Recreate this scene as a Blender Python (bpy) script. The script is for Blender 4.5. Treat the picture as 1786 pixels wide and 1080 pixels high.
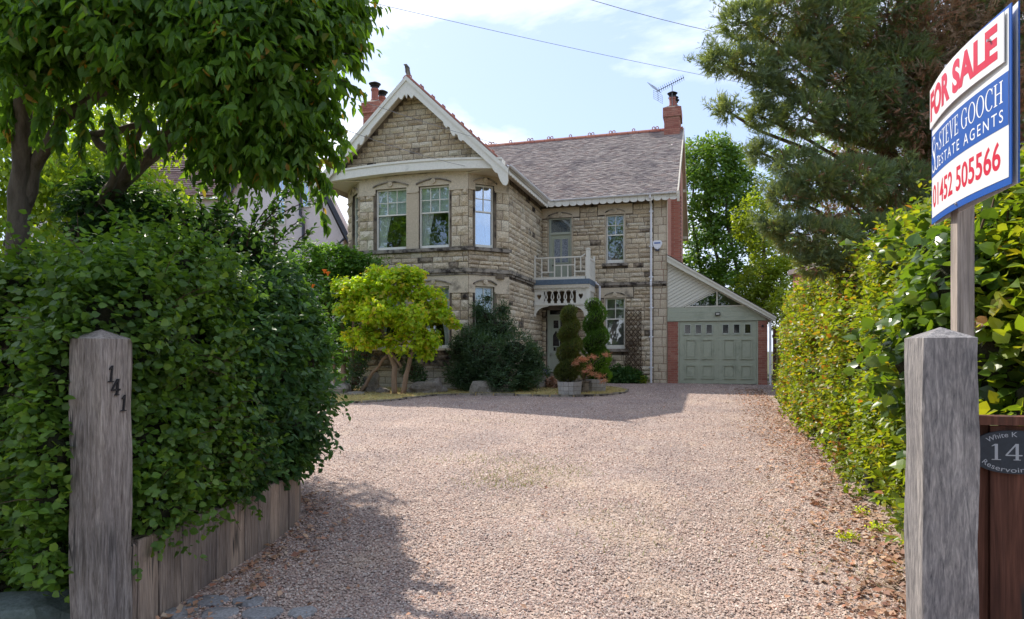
import bpy, math, random
import numpy as np
from mathutils import Matrix, Vector

for _o in list(bpy.data.objects):
    bpy.data.objects.remove(_o)
SC = bpy.context.scene
COL = SC.collection
RS = np.random.RandomState(7)
random.seed(7)

# ------------------------------------------------------------------ camera
EYE = 1.55
cam_d = bpy.data.cameras.new('camera'); cam = bpy.data.objects.new('camera', cam_d); COL.objects.link(cam)
cam.location = (0, 0, EYE); cam.rotation_euler = (math.radians(90), 0, 0)
cam_d.sensor_width = 36; cam_d.lens = 36 * 1170 / 1786; cam_d.shift_y = 72 / 1786
cam_d.clip_start = 0.05; cam_d.clip_end = 3000
SC.camera = cam

# ------------------------------------------------------------------ light
SUN_DIR = Vector((-0.59, 0.81, 1.08)).normalized()      # towards the sun: behind the house, to the left
world = bpy.data.worlds.new('World'); SC.world = world; world.use_nodes = True
wn, wl = world.node_tree.nodes, world.node_tree.links
wn.clear()
w_out = wn.new('ShaderNodeOutputWorld'); w_bg = wn.new('ShaderNodeBackground')
sky = wn.new('ShaderNodeTexSky'); sky.sky_type = 'NISHITA'; sky.sun_disc = False
sky.sun_elevation = math.asin(SUN_DIR.z); sky.sun_rotation = math.atan2(SUN_DIR.x, SUN_DIR.y)
sky.dust_density = 1.2; sky.air_density = 1.0; sky.ozone_density = 1.5
w_tc = wn.new('ShaderNodeTexCoord')
w_map = wn.new('ShaderNodeMapping'); w_map.inputs['Scale'].default_value = (1.0, 1.0, 2.6)
w_map.inputs['Location'].default_value = (0.9, 0.4, 0.15)
w_n = wn.new('ShaderNodeTexNoise'); w_n.inputs['Scale'].default_value = 2.3; w_n.inputs['Detail'].default_value = 9
w_n.inputs['Roughness'].default_value = 0.56
w_n.inputs['Distortion'].default_value = 0.3
w_r = wn.new('ShaderNodeValToRGB')
w_r.color_ramp.elements[0].position = 0.455; w_r.color_ramp.elements[0].color = (0.0, 0.0, 0.0, 1)
w_r.color_ramp.elements[1].position = 0.75; w_r.color_ramp.elements[1].color = (1, 1, 1, 1)
w_haze = wn.new('ShaderNodeMix'); w_haze.data_type = 'RGBA'; w_haze.inputs[0].default_value = 0.72; w_haze.inputs[7].default_value = (2.5, 3.15, 4.7, 1)
w_mix = wn.new('ShaderNodeMix'); w_mix.data_type = 'RGBA'
CLOUD = (7.9, 7.75, 7.6, 1)
w_mix.inputs[7].default_value = CLOUD
wl.new(w_tc.outputs['Generated'], w_map.inputs['Vector']); wl.new(w_map.outputs['Vector'], w_n.inputs['Vector'])
wl.new(w_n.outputs['Fac'], w_r.inputs['Fac']); wl.new(w_r.outputs['Color'], w_mix.inputs[0])
wl.new(sky.outputs['Color'], w_haze.inputs[6]); wl.new(w_haze.outputs[2], w_mix.inputs[6]); wl.new(w_mix.outputs[2], w_bg.inputs['Color'])
w_bg.inputs['Strength'].default_value = 0.092
wl.new(w_bg.outputs['Background'], w_out.inputs['Surface'])
sun_d = bpy.data.lights.new('sun', 'SUN'); sun = bpy.data.objects.new('sun', sun_d); COL.objects.link(sun)
sun_d.energy = 2.2; sun_d.angle = math.radians(0.53); sun_d.color = (1.0, 0.93, 0.83)
sun.rotation_euler = (-SUN_DIR).to_track_quat('-Z', 'Y').to_euler()
vs = SC.view_settings
vs.view_transform = 'Standard'; vs.look = 'None'; vs.exposure = 1.5; vs.gamma = 1; vs.use_curve_mapping = False
SC.render.engine = 'CYCLES'
SC.cycles.max_bounces = 6; SC.cycles.diffuse_bounces = 3; SC.cycles.glossy_bounces = 3
SC.cycles.transmission_bounces = 4; SC.cycles.transparent_max_bounces = 10
SC.cycles.caustics_reflective = False; SC.cycles.caustics_refractive = False
SC.cycles.sample_clamp_indirect = 6

# ------------------------------------------------------------------ materials
def ramp_node(nt, cols):
    r = nt.nodes.new('ShaderNodeValToRGB'); cr = r.color_ramp
    while len(cr.elements) < len(cols): cr.elements.new(0.5)
    for i, c in enumerate(cols):
        if len(c) == 4: p, c = c[0], c[1:]
        else: p = i / max(1, len(cols) - 1)
        cr.elements[i].position = p; cr.elements[i].color = (*c, 1)
    return r
def vary(nt):
    """a number 0..1 that differs per object, or per piece where the mesh carries 'var'"""
    a = nt.nodes.new('ShaderNodeAttribute'); a.attribute_name = 'var'
    o = nt.nodes.new('ShaderNodeObjectInfo')
    m = nt.nodes.new('ShaderNodeMath'); m.operation = 'ADD'
    f = nt.nodes.new('ShaderNodeMath'); f.operation = 'FRACT'
    nt.links.new(a.outputs['Fac'], m.inputs[0]); nt.links.new(o.outputs['Random'], m.inputs[1])
    nt.links.new(m.outputs[0], f.inputs[0])
    return f.outputs[0]
def position(nt, scale):
    g = nt.nodes.new('ShaderNodeNewGeometry')
    v = nt.nodes.new('ShaderNodeVectorMath'); v.operation = 'MULTIPLY'
    v.inputs[1].default_value = scale if hasattr(scale, '__len__') else (scale,) * 3
    nt.links.new(g.outputs['Position'], v.inputs[0])
    return v.outputs[0]
def noise(nt, scale, detail=4, rough=0.55, tex='ShaderNodeTexNoise', dist=0):
    n = nt.nodes.new('ShaderNodeTexNoise'); n.inputs['Scale'].default_value = 1
    n.inputs['Detail'].default_value = detail; n.inputs['Roughness'].default_value = rough
    n.inputs['Distortion'].default_value = dist
    nt.links.new(position(nt, scale), n.inputs['Vector'])
    return n.outputs['Fac']
def maprange(nt, v, a, b, c=0, d=1):
    m = nt.nodes.new('ShaderNodeMapRange'); m.inputs[1].default_value = a; m.inputs[2].default_value = b
    m.inputs[3].default_value = c; m.inputs[4].default_value = d
    nt.links.new(v, m.inputs[0]); return m.outputs[0]
def mixc(nt, fac, a, b, mode='MIX'):
    m = nt.nodes.new('ShaderNodeMix'); m.data_type = 'RGBA'; m.blend_type = mode
    for idx, v in ((0, fac), (6, a), (7, b)):
        if isinstance(v, (int, float)): m.inputs[idx].default_value = v
        elif isinstance(v, tuple): m.inputs[idx].default_value = (*v, 1)
        else: nt.links.new(v, m.inputs[idx])
    return m.outputs[2]
def new_mat(name):
    m = bpy.data.materials.new(name); m.use_nodes = True
    return m, m.node_tree, m.node_tree.nodes['Principled BSDF']
def bump(nt, p, h, strength, dist=0.01):
    b = nt.nodes.new('ShaderNodeBump'); b.inputs['Strength'].default_value = strength; b.inputs['Distance'].default_value = dist
    nt.links.new(h, b.inputs['Height']); nt.links.new(b.outputs[0], p.inputs['Normal'])
def surface(name, cols, rough=0.7, grime=None, nscale=3.0, bscale=40, bstr=0.3, bdist=0.006, use_var=True, spec=0.3, fine=0.15):
    """cols: ramp over per-piece variation; grime=(colour, scale, lo, hi) weathering patches"""
    m, nt, p = new_mat(name)
    if use_var and len(cols) > 1:
        r = ramp_node(nt, cols); nt.links.new(vary(nt), r.inputs[0]); c = r.outputs[0]
    elif len(cols) > 1:
        r = ramp_node(nt, cols); nt.links.new(maprange(nt, noise(nt, nscale), 0.3, 0.7), r.inputs[0]); c = r.outputs[0]
    else: c = tuple(cols[0])
    if fine:
        c = mixc(nt, 1.0, c, mixc(nt, maprange(nt, noise(nt, nscale * 9, 5, 0.65), 0.3, 0.7), (1 - fine * 1.6,) * 3, (1 + fine * .5,) * 3), 'MULTIPLY')
    if grime:
        g, s, lo, hi = grime
        c = mixc(nt, maprange(nt, noise(nt, s, 6, 0.62), lo, hi), c, g)
    if isinstance(c, tuple): p.inputs['Base Color'].default_value = (*c, 1)
    else: nt.links.new(c, p.inputs['Base Color'])
    p.inputs['Roughness'].default_value = rough; p.inputs['Specular IOR Level'].default_value = spec
    if bstr: bump(nt, p, noise(nt, bscale, 5, 0.6), bstr, bdist)
    return m
def leaf_mat(name, cols, trans=0.35, rough=0.42, tint=(1.7, 1.55, 0.5), spec=0.4, gain=1.15):
    m, nt, p = new_mat(name)
    r = ramp_node(nt, [tuple(q[:-3]) + tuple(min(.6, v * gain) for v in q[-3:]) for q in cols]); nt.links.new(vary(nt), r.inputs[0])
    c = mixc(nt, 1.0, r.outputs[0], mixc(nt, maprange(nt, noise(nt, 1.3, 3), .35, .65), (.78, .8, .8), (1.18, 1.16, 1.05)), 'MULTIPLY')
    nt.links.new(c, p.inputs['Base Color']); p.inputs['Roughness'].default_value = rough
    p.inputs['Specular IOR Level'].default_value = spec
    t = nt.nodes.new('ShaderNodeBsdfTranslucent')
    nt.links.new(mixc(nt, 1.0, c, tint, 'MULTIPLY'), t.inputs['Color'])
    s = nt.nodes.new('ShaderNodeMixShader'); s.inputs[0].default_value = trans
    nt.links.new(p.outputs[0], s.inputs[1]); nt.links.new(t.outputs[0], s.inputs[2])
    nt.links.new(s.outputs[0], nt.nodes['Material Output'].inputs['Surface'])
    return m
def wood_mat(name, cols, grain=(38, 38, 1.6), rough=0.8, knots=True, bstr=0.5, crack=(.03, .03, .03)):
    m, nt, p = new_mat(name)
    n = noise(nt, grain, 7, 0.7, dist=0.9)
    r = ramp_node(nt, cols); nt.links.new(maprange(nt, n, 0.3, 0.72), r.inputs[0])
    big = noise(nt, (4, 4, 1.2), 3)
    c = mixc(nt, 1.0, r.outputs[0], mixc(nt, maprange(nt, big, .32, .68), (.68, .68, .7), (1.15, 1.12, 1.08)), 'MULTIPLY')
    v = mixc(nt, vary(nt), (.8, .8, .82), (1.15, 1.1, 1.05))
    c = mixc(nt, 1.0, c, v, 'MULTIPLY')
    ck = noise(nt, (grain[0] * .22, grain[1] * .22, grain[2] * .22), 3, 0.5, dist=0.3)
    sb_ = nt.nodes.new('ShaderNodeMath'); sb_.operation = 'SUBTRACT'; sb_.inputs[1].default_value = .5; nt.links.new(ck, sb_.inputs[0])
    ab_ = nt.nodes.new('ShaderNodeMath'); ab_.operation = 'ABSOLUTE'; nt.links.new(sb_.outputs[0], ab_.inputs[0])
    mk = maprange(nt, noise(nt, (2.5, 2.5, 1.1), 2), .5, .6)
    mm_ = nt.nodes.new('ShaderNodeMath'); mm_.operation = 'MULTIPLY'; nt.links.new(maprange(nt, ab_.outputs[0], .028, .012), mm_.inputs[0]); nt.links.new(mk, mm_.inputs[1])
    ckf = mm_.outputs[0]
    fn = noise(nt, (grain[0] * 3.5, grain[1] * 3.5, grain[2] * 4), 3, 0.6)
    c = mixc(nt, 1.0, c, mixc(nt, maprange(nt, fn, .3, .7), (.72, .72, .73), (1.18, 1.17, 1.15)), 'MULTIPLY')
    c = mixc(nt, ckf, c, crack)
    nt.links.new(c, p.inputs['Base Color']); p.inputs['Roughness'].default_value = rough; p.inputs['Specular IOR Level'].default_value = .2
    bump(nt, p, n, bstr, 0.004)
    return m
def glass_mat(name, refl=0.5, tint=(.9, .95, .95), wav=0.0):
    m, nt, p = new_mat(name); nt.nodes.remove(p)
    g = nt.nodes.new('ShaderNodeBsdfGlossy'); g.inputs['Roughness'].default_value = 0.015; g.inputs['Color'].default_value = (.9, .95, 1, 1)
    t = nt.nodes.new('ShaderNodeBsdfTransparent'); t.inputs['Color'].default_value = (*tint, 1)
    l = nt.nodes.new('ShaderNodeLayerWeight'); l.inputs['Blend'].default_value = 0.35
    s = nt.nodes.new('ShaderNodeMixShader')
    nt.links.new(maprange(nt, l.outputs['Fresnel'], 0, 1, refl * 0.5, min(1, refl * 2.2)), s.inputs[0])
    nt.links.new(t.outputs[0], s.inputs[1]); nt.links.new(g.outputs[0], s.inputs[2])
    nt.links.new(s.outputs[0], nt.nodes['Material Output'].inputs['Surface'])
    if wav:
        b = nt.nodes.new('ShaderNodeBump'); b.inputs['Strength'].default_value = wav; b.inputs['Distance'].default_value = .01
        nt.links.new(noise(nt, 3.0, 2), b.inputs['Height']); nt.links.new(b.outputs[0], g.inputs['Normal'])
    return m

GR = (.035, .028, .024)
MT = {}
MT['stone'] = surface('rock_faced_stone', [(.69, .565, .385), (.75, .64, .46), (.60, .485, .335), (.78, .69, .52), (.51, .41, .285), (.71, .575, .385)],
                      .88, (GR, 2.4, .60, .74), 3.5, 30, .8, .012, fine=.35)
MT['stone_dark'] = surface('sooty_stone', [(.36, .29, .21), (.46, .37, .26), (.28, .23, .17), (.40, .32, .22)], .9, (GR, 2.6, .42, .62), 3.5, 30, .8, .012, fine=.3)
MT['dressed'] = surface('dressed_limestone', [(.63, .53, .385), (.69, .59, .435), (.59, .49, .35)], .85, ((.12, .10, .08), 2.3, .56, .76), 4, 60, .25, .005, fine=.22)
MT['ledge'] = surface('weathered_ledge_stone', [(.30, .26, .21), (.40, .35, .28)], .9, (GR, 5, .45, .62), 6, 60, .35, .006, fine=.25)
MT['plinth'] = surface('pale_plinth_stone', [(.46, .43, .37), (.54, .50, .43), (.40, .37, .32)], .9, (GR, 3, .6, .78), 4, 40, .5, .008, fine=.25)
MT['mortar'] = surface('mortar', [(.20, .16, .115)], .95, (GR, 3, .45, .65), 8, 50, .3)
MT['brick'] = surface('red_brick', [(.42, .165, .115), (.48, .21, .15), (.36, .13, .095), (.52, .26, .19)], .85, ((.62, .55, .50), 2.5, .66, .85), 5, 70, .4, .004, fine=.25)
MT['brick_mortar'] = surface('brick_mortar', [(.50, .36, .28)], .95, None, 8, 50, .3)
MT['white'] = surface('cream_white_paint', [(.80, .77, .67)], .45, ((.52, .50, .42), 3, .60, .82), 2, 40, .12, .002, fine=.07)
MT['cream'] = surface('cream_soffit_paint', [(.68, .62, .50)], .55, None, 2, 40, .12, .002, fine=.1)
MT['pvc'] = surface('white_downpipe_plastic', [(.80, .80, .82)], .35, ((.5, .48, .42), 4, .62, .9), 2, 30, .05, .002, fine=.05)
MT['pinktile'] = surface('pink_clay_tile', [(.48, .31, .27), (.56, .40, .35), (.40, .25, .22), (.60, .46, .40)], .85, None, 3, 50, .3)
MT['sage'] = surface('sage_green_paint', [(.42, .445, .335)], .45, ((.22, .25, .19), 2, .55, .85), 2, 60, .12, .0015, fine=.05)
MT['sage_pale'] = surface('pale_sage_paint', [(.44, .47, .38)], .45, None, 2, 60, .1, .0015, fine=.05)
MT['clad'] = surface('cream_cladding_paint', [(.66, .63, .51), (.70, .67, .55)], .5, None, 2, 60, .12, .002, fine=.07)
MT['lead'] = surface('blue_grey_lead', [(.13, .18, .24)], .5, ((.22, .27, .32), 3, .5, .8), 2, 20, .2, .004)
MT['tile'] = surface('weathered_clay_tile', [(.46, .385, .34), (.54, .46, .41), (.32, .255, .24), (.60, .52, .455), (.43, .32, .28)], .9, ((.17, .145, .15), (.9, .9, .9), .52, .70), 3, 50, .4, .005, fine=.25)
MT['ridge'] = surface('terracotta_ridge', [(.42, .16, .10), (.36, .13, .09), (.46, .20, .13)], .8, ((.12, .10, .08), 4, .6, .8), 4, 50, .3, .004)
MT['pot'] = surface('red_chimney_pot', [(.36, .13, .095)], .7, None, 4, 50, .2, .004)
MT['black'] = surface('black_metal', [(.025, .025, .03)], .45, None, 2, 60, .05, .002)
MT['grey'] = surface('grey_metal', [(.22, .22, .23)], .4, None, 2, 60, .05, .002)
MT['chrome'] = surface('dull_silver_metal', [(.55, .55, .55)], .3, None, 2, 60, .05, .002); MT['chrome'].node_tree.nodes['Principled BSDF'].inputs['Metallic'].default_value = .9
MT['glass'] = glass_mat('window_glass', .19, (.92, .95, .95), .15)
MT['glass_sky'] = glass_mat('bright_window_glass', .85, (.75, .85, .95), .1)
MT['glass_dark'] = surface('dark_glazing', [(.012, .014, .018)], .06, None, 2, 60, 0, spec=.6, fine=0)
MT['curtain'] = surface('pale_curtain_fabric', [(.84, .85, .78)], .9, None, 2, 30, .1)
MT['blind'] = surface('pale_green_blind', [(.74, .82, .78)], .8, None, 5, 30, .1, fine=.25)
MT['slat'] = surface('grey_blind_slats', [(.30, .29, .27)], .7, None, 5, 30, .1)
MT['net'] = surface('patterned_net_curtain', [(.34, .37, .40)], .8, ((.16, .18, .21), 26, .48, .56), 5, 30, .1)
MT['render'] = surface('pink_white_render', [(.80, .71, .70)], .9, ((.62, .53, .52), 1.3, .5, .8), 3, 40, .3, .004, fine=.06)
MT['slate_trim'] = surface('dark_slate_trim', [(.075, .08, .10)], .6, None, 3, 40, .2)
MT['oak_l'] = wood_mat('weathered_oak_brown', [(.12, .10, .09), (.24, .215, .195), (.37, .34, .315), (.49, .465, .44)], (60, 60, 5))
MT['oak_r'] = wood_mat('weathered_oak_grey', [(.10, .10, .11), (.21, .21, .22), (.33, .325, .33), (.50, .49, .49)], (52, 52, 6.5))
MT['sleeper'] = wood_mat('weathered_sleeper_oak', [(.13, .10, .08), (.25, .20, .165), (.36, .30, .255), (.44, .385, .34)], (60, 60, 2.6))
MT['signpost'] = wood_mat('pale_sawn_timber', [(.22, .20, .18), (.34, .31, .29), (.44, .41, .39)], (45, 45, 2), crack=(.12, .1, .09))
MT['fence'] = wood_mat('red_brown_stained_board', [(.07, .032, .022), (.13, .058, .04), (.19, .09, .065)], (26, 26, 1.2))
MT['bark'] = surface('tree_bark', [(.09, .07, .055), (.15, .12, .095), (.07, .055, .04)], .95, None, (9, 9, 3), (25, 25, 7), 1.0, .02, use_var=False, fine=0)
MT['bark_pale'] = surface('pale_brown_bark', [(.22, .15, .10), (.30, .22, .16)], .9, None, (9, 9, 3), (25, 25, 7), .8, .01, use_var=False, fine=0)
MT['twig'] = surface('brown_twig', [(.10, .065, .04)], .9, None, 3, 30, 0)
MT['rock'] = surface('garden_rock', [(.30, .27, .23), (.36, .33, .28), (.26, .23, .21)], .92, ((.10, .09, .07), 3, .5, .7), 4, 22, .8, .02, fine=.3)
MT['rock_blue'] = surface('blue_grey_rock', [(.16, .19, .18)], .85, ((.09, .11, .09), 4, .45, .7), 4, 22, .5, .02, fine=.3)
MT['planter'] = surface('pale_planter_block', [(.50, .47, .43), (.42, .40, .37), (.55, .52, .47)], .92, ((.2, .19, .17), 4, .55, .8), 6, 40, .5, .005, fine=.25)
MT['terracotta'] = surface('orange_terracotta', [(.55, .27, .09)], .8, None, 4, 40, .2)
MT['soil'] = surface('dark_soil', [(.07, .05, .035), (.12, .085, .06)], .95, None, 12, 30, .9, .02, use_var=False)
MT['ground'] = surface('rough_ground', [(.10, .085, .05), (.07, .09, .035), (.13, .10, .06)], .95, None, 1.2, 15, .9, .03, use_var=False)
MT['cobble'] = surface('grey_cobble', [(.26, .26, .27), (.34, .33, .33), (.22, .22, .24)], .85, ((.10, .09, .085), 7, .5, .75), 6, 40, .6, .008, fine=.3)
MT['straw'] = surface('dry_straw_lawn', [(.46, .31, .14), (.60, .43, .21), (.38, .30, .13)], .95, None, 4, 40, 1, .02, use_var=False)
MT['blade'] = leaf_mat('dry_grass_blade', [(.60, .42, .20), (.70, .52, .28), (.52, .40, .18), (.34, .33, .12)], .25, .7, (1, .95, .7))
MT['green_blade'] = leaf_mat('green_grass_blade', [(.16, .20, .05), (.24, .26, .07), (.30, .27, .10)], .25, .7, (1, 1, .6))
MT['red'] = surface('red_print', [(.62, .025, .06)], .35, None, 2, 30, 0, fine=0)
MT['blue'] = surface('blue_print', [(.022, .10, .40)], .35, None, 2, 30, 0, fine=0)
MT['board'] = surface('white_board', [(.84, .84, .84)], .3, None, 2, 30, 0, fine=.02)
MT['print_white'] = surface('white_print', [(.85, .86, .88)], .35, None, 2, 30, 0, fine=0)
MT['slate'] = surface('dark_slate_plaque', [(.035, .043, .055)], .5, None, 5, 60, .3, .002)
MT['engrave'] = surface('grey_engraved_lettering', [(.38, .40, .43)], .6, None, 2, 30, 0, fine=0)
MT['litter'] = leaf_mat('fallen_leaf', [(.30, .16, .10), (.40, .24, .16), (.22, .10, .075), (.48, .32, .22), (.36, .15, .09), (.46, .36, .28), (.28, .18, .13)], .15, .7, (1, .9, .7))
# gravel
def gravel_mat(name, tex):
    m, nt, p = new_mat(name)
    cols = [(.36, .27, .245), (.50, .41, .375), (.27, .21, .20), (.58, .50, .46), (.42, .32, .285), (.34, .31, .31), (.64, .59, .56), (.38, .25, .21), (.31, .26, .255)]
    r = ramp_node(nt, cols)
    if tex:
        v = nt.nodes.new('ShaderNodeTexVoronoi'); v.inputs['Scale'].default_value = 55
        nt.links.new(position(nt, 1), v.inputs['Vector'])
        sep = nt.nodes.new('ShaderNodeSeparateColor'); nt.links.new(v.outputs['Color'], sep.inputs[0])
        nt.links.new(sep.outputs[0], r.inputs[0])
        c = mixc(nt, maprange(nt, v.outputs['Distance'], .35, .8), r.outputs[0], (.13, .10, .09))
        bump(nt, p, v.outputs['Distance'], -.8, .012)
    else:
        nt.links.new(vary(nt), r.inputs[0]); c = r.outputs[0]
    c = mixc(nt, 1.0, c, mixc(nt, maprange(nt, noise(nt, .8, 4), .35, .65), (.90, .86, .84), (1.12, 1.05, .98)), 'MULTIPLY')
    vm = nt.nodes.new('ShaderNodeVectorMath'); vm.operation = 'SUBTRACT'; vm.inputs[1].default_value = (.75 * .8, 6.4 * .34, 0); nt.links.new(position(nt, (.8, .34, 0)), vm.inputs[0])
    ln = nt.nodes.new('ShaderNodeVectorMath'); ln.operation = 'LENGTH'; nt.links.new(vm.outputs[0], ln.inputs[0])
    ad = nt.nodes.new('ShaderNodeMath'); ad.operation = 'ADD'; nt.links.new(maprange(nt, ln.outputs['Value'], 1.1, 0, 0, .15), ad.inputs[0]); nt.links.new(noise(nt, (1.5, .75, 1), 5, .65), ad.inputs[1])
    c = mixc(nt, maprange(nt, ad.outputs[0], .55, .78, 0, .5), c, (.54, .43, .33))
    c = mixc(nt, 1.0, c, (.99, .97, .935), 'MULTIPLY')
    nt.links.new(c, p.inputs['Base Color']); p.inputs['Roughness'].default_value = .85; p.inputs['Specular IOR Level'].default_value = .25
    return m
MT['gravel'] = gravel_mat('pink_gravel_bed', True)
MT['pebble'] = gravel_mat('pink_grey_pebble', False)
# leaves
MT['l_hedge'] = leaf_mat('round_green_leaf', [(.06, .13, .025), (.10, .19, .03), (.045, .10, .022), (.17, .27, .04), (.08, .15, .035)], .45, gain=1.25)
MT['l_laurel'] = leaf_mat('dark_pointed_leaf', [(.04, .10, .032), (.06, .14, .035), (.03, .08, .028), (.085, .17, .045)], .34, .52, spec=.25)
MT['l_tree'] = leaf_mat('hanging_green_leaf', [(0, .06, .13, .025), (.3, .09, .18, .028), (.55, .05, .11, .025), (.8, .12, .22, .035), (.96, .07, .15, .03), (1, .30, .17, .05)], .58, gain=1.4)
MT['l_back'] = leaf_mat('sunlit_green_leaf', [(.12, .20, .02), (.20, .28, .03), (.09, .16, .02)], .6, gain=1.4)
MT['l_beech'] = leaf_mat('beech_leaf', [(.13, .20, .02), (.19, .25, .025), (.09, .16, .022), (.24, .27, .03), (.11, .18, .02), (.16, .23, .025), (.28, .24, .03), (.12, .19, .02), (.34, .14, .04)], .52, .38)
MT['l_vine'] = leaf_mat('large_glossy_leaf', [(.06, .13, .022), (.11, .19, .025), (.05, .10, .025), (.16, .23, .03)], .42, .3, spec=.6)
MT['l_lime'] = leaf_mat('lime_green_leaf', [(.20, .32, .02), (.30, .40, .025), (.13, .24, .025), (.36, .40, .03), (.24, .34, .03), (.40, .30, .05)], .62, gain=1.55)
MT['l_dark'] = leaf_mat('blue_green_narrow_leaf', [(.028, .06, .03), (.045, .085, .04), (.06, .10, .06), (.035, .07, .03)], .35, gain=1.5)
MT['l_campsis'] = leaf_mat('feathery_green_leaf', [(.07, .16, .03), (.11, .22, .035), (.05, .11, .03)], .48, gain=1.5)
MT['l_topi'] = leaf_mat('bright_conifer_frond', [(.09, .20, .02), (.14, .27, .025), (.06, .14, .02), (.11, .23, .03)], .35)
MT['l_topi_dark'] = leaf_mat('olive_conifer_frond', [(.07, .12, .02), (.10, .16, .025), (.05, .08, .02), (.10, .10, .03)], .35, gain=1.45)
MT['l_cypress'] = leaf_mat('blue_green_cypress_frond', [(.115, .16, .095), (.155, .205, .12), (.085, .12, .075), (.22, .27, .14), (.16, .165, .09)], .45, .6, gain=1.45)
MT['l_dead'] = leaf_mat('brown_dead_frond', [(.24, .13, .08), (.34, .17, .10), (.16, .11, .07), (.26, .18, .12)], .3, .8, (1.2, 1, .8), gain=1.3)
MT['l_far'] = leaf_mat('far_green_leaf', [(.06, .12, .025), (.09, .17, .03), (.05, .10, .03), (.13, .20, .03)], .42, gain=1.5)
MT['l_far_lime'] = leaf_mat('far_yellow_green_leaf', [(.16, .24, .02), (.22, .28, .03), (.11, .18, .02)], .5)
MT['l_acer'] = leaf_mat('pink_red_maple_leaf', [(.60, .20, .14), (.55, .30, .14), (.66, .26, .20), (.50, .14, .10)], .4, .5, (1.2, 1, .8))
MT['flower'] = surface('purple_petal', [(.10, .05, .35), (.16, .10, .45), (.35, .30, .55)], .6, None, 3, 30, 0)
MT['orange_flower'] = surface('orange_petal', [(.85, .22, .03)], .6, None, 3, 30, 0)
MT['core'] = surface('painted_shade_core', [(.02, .028, .012), (.035, .03, .018)], 1, None, 8, 20, .8, .05, use_var=False, fine=0)  # deep shade between leaves, painted as near-black colour on solid core lumps

# ------------------------------------------------------------------ helpers
class MB:
    def __init__(s): s.v = []; s.f = []; s.var = []; s.cur = 0.0
    def face(s, idx): s.f.append(idx); s.var.append(s.cur)
    def hexa(s, p):
        b = len(s.v); s.v += [tuple(q) for q in p]
        for q in ((0, 3, 2, 1), (4, 5, 6, 7), (0, 1, 5, 4), (1, 2, 6, 5), (2, 3, 7, 6), (3, 0, 4, 7)): s.face([b + i for i in q])
        return s
    def box(s, x0, x1, y0, y1, z0, z1):
        return s.hexa([(x0, y0, z0), (x1, y0, z0), (x1, y1, z0), (x0, y1, z0), (x0, y0, z1), (x1, y0, z1), (x1, y1, z1), (x0, y1, z1)])
    def prism(s, poly, f0, f1):
        """poly of 2-D points; f0/f1 map a 2-D point to the front and back 3-D points"""
        b = len(s.v); n = len(poly)
        s.v += [tuple(f0(*q)) for q in poly] + [tuple(f1(*q)) for q in poly]
        s.face(list(range(b, b + n))); s.face([b + n + i for i in reversed(range(n))])
        for i in range(n): j = (i + 1) % n; s.face([b + j, b + i, b + n + i, b + n + j])
        return s
    def tube(s, pts, rad, n=6, caps=True):
        pts = [Vector(p) for p in pts]
        if not hasattr(rad, '__len__'): rad = [rad] * len(pts)
        b = len(s.v)
        up = None
        for i, p in enumerate(pts):
            d = (pts[min(i + 1, len(pts) - 1)] - pts[max(i - 1, 0)]).normalized()
            if up is None: up = d.orthogonal().normalized()
            up = (up - d * up.dot(d)).normalized(); si = d.cross(up)
            for k in range(n):
                a = 2 * math.pi * k / n
                s.v.append(tuple(p + (up * math.cos(a) + si * math.sin(a)) * rad[i]))
        for i in range(len(pts) - 1):
            for k in range(n):
                k2 = (k + 1) % n
                s.face([b + i * n + k, b + i * n + k2, b + (i + 1) * n + k2, b + (i + 1) * n + k])
        if caps:
            s.face([b + k for k in reversed(range(n))]); s.face([b + (len(pts) - 1) * n + k for k in range(n)])
        return s
    def lathe(s, prof, c=(0, 0, 0), n=12):
        b = len(s.v)
        for r, z in prof:
            for k in range(n):
                a = 2 * math.pi * k / n
                s.v.append((c[0] + r * math.cos(a), c[1] + r * math.sin(a), c[2] + z))
        for i in range(len(prof) - 1):
            for k in range(n):
                k2 = (k + 1) % n
                s.face([b + i * n + k, b + i * n + k2, b + (i + 1) * n + k2, b + (i + 1) * n + k])
        s.face([b + k for k in reversed(range(n))]); s.face([b + (len(prof) - 1) * n + k for k in range(n)])
        return s
    def mesh(s, name, smooth=False):
        m = bpy.data.meshes.new(name); m.from_pydata(s.v, [], s.f); m.update()
        if any(s.var):
            a = m.attributes.new('var', 'FLOAT', 'FACE'); a.data.foreach_set('value', np.array(s.var, dtype=np.float32))
        if smooth: m.polygons.foreach_set('use_smooth', [True] * len(m.polygons))
        return m
    def build(s, name, mat, parent=None, smooth=False, **kw):
        return link(name, s.mesh(name, smooth), mat, parent, **kw)
def link(name, mesh, mat=None, parent=None, **kw):
    o = bpy.data.objects.new(name, mesh); COL.objects.link(o)
    if mat is not None and not mesh.materials: mesh.materials.append(MT[mat] if isinstance(mat, str) else mat)
    if parent is not None: o.parent = parent
    for k, v in kw.items(): o[k] = v
    return o
def tag(o, label, cat, group=None):
    o['label'] = label; o['category'] = cat
    if group: o['group'] = group
    return o
def empty(name, loc=(0, 0, 0), rz=0, parent=None):
    o = bpy.data.objects.new(name, None); COL.objects.link(o); o.location = loc; o.rotation_euler = (0, 0, rz); o.empty_display_size = .2
    if parent is not None: o.parent = parent
    return o
def structure(o): o['kind'] = 'structure'; return o
def stuff(o): o['kind'] = 'stuff'; return o
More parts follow.
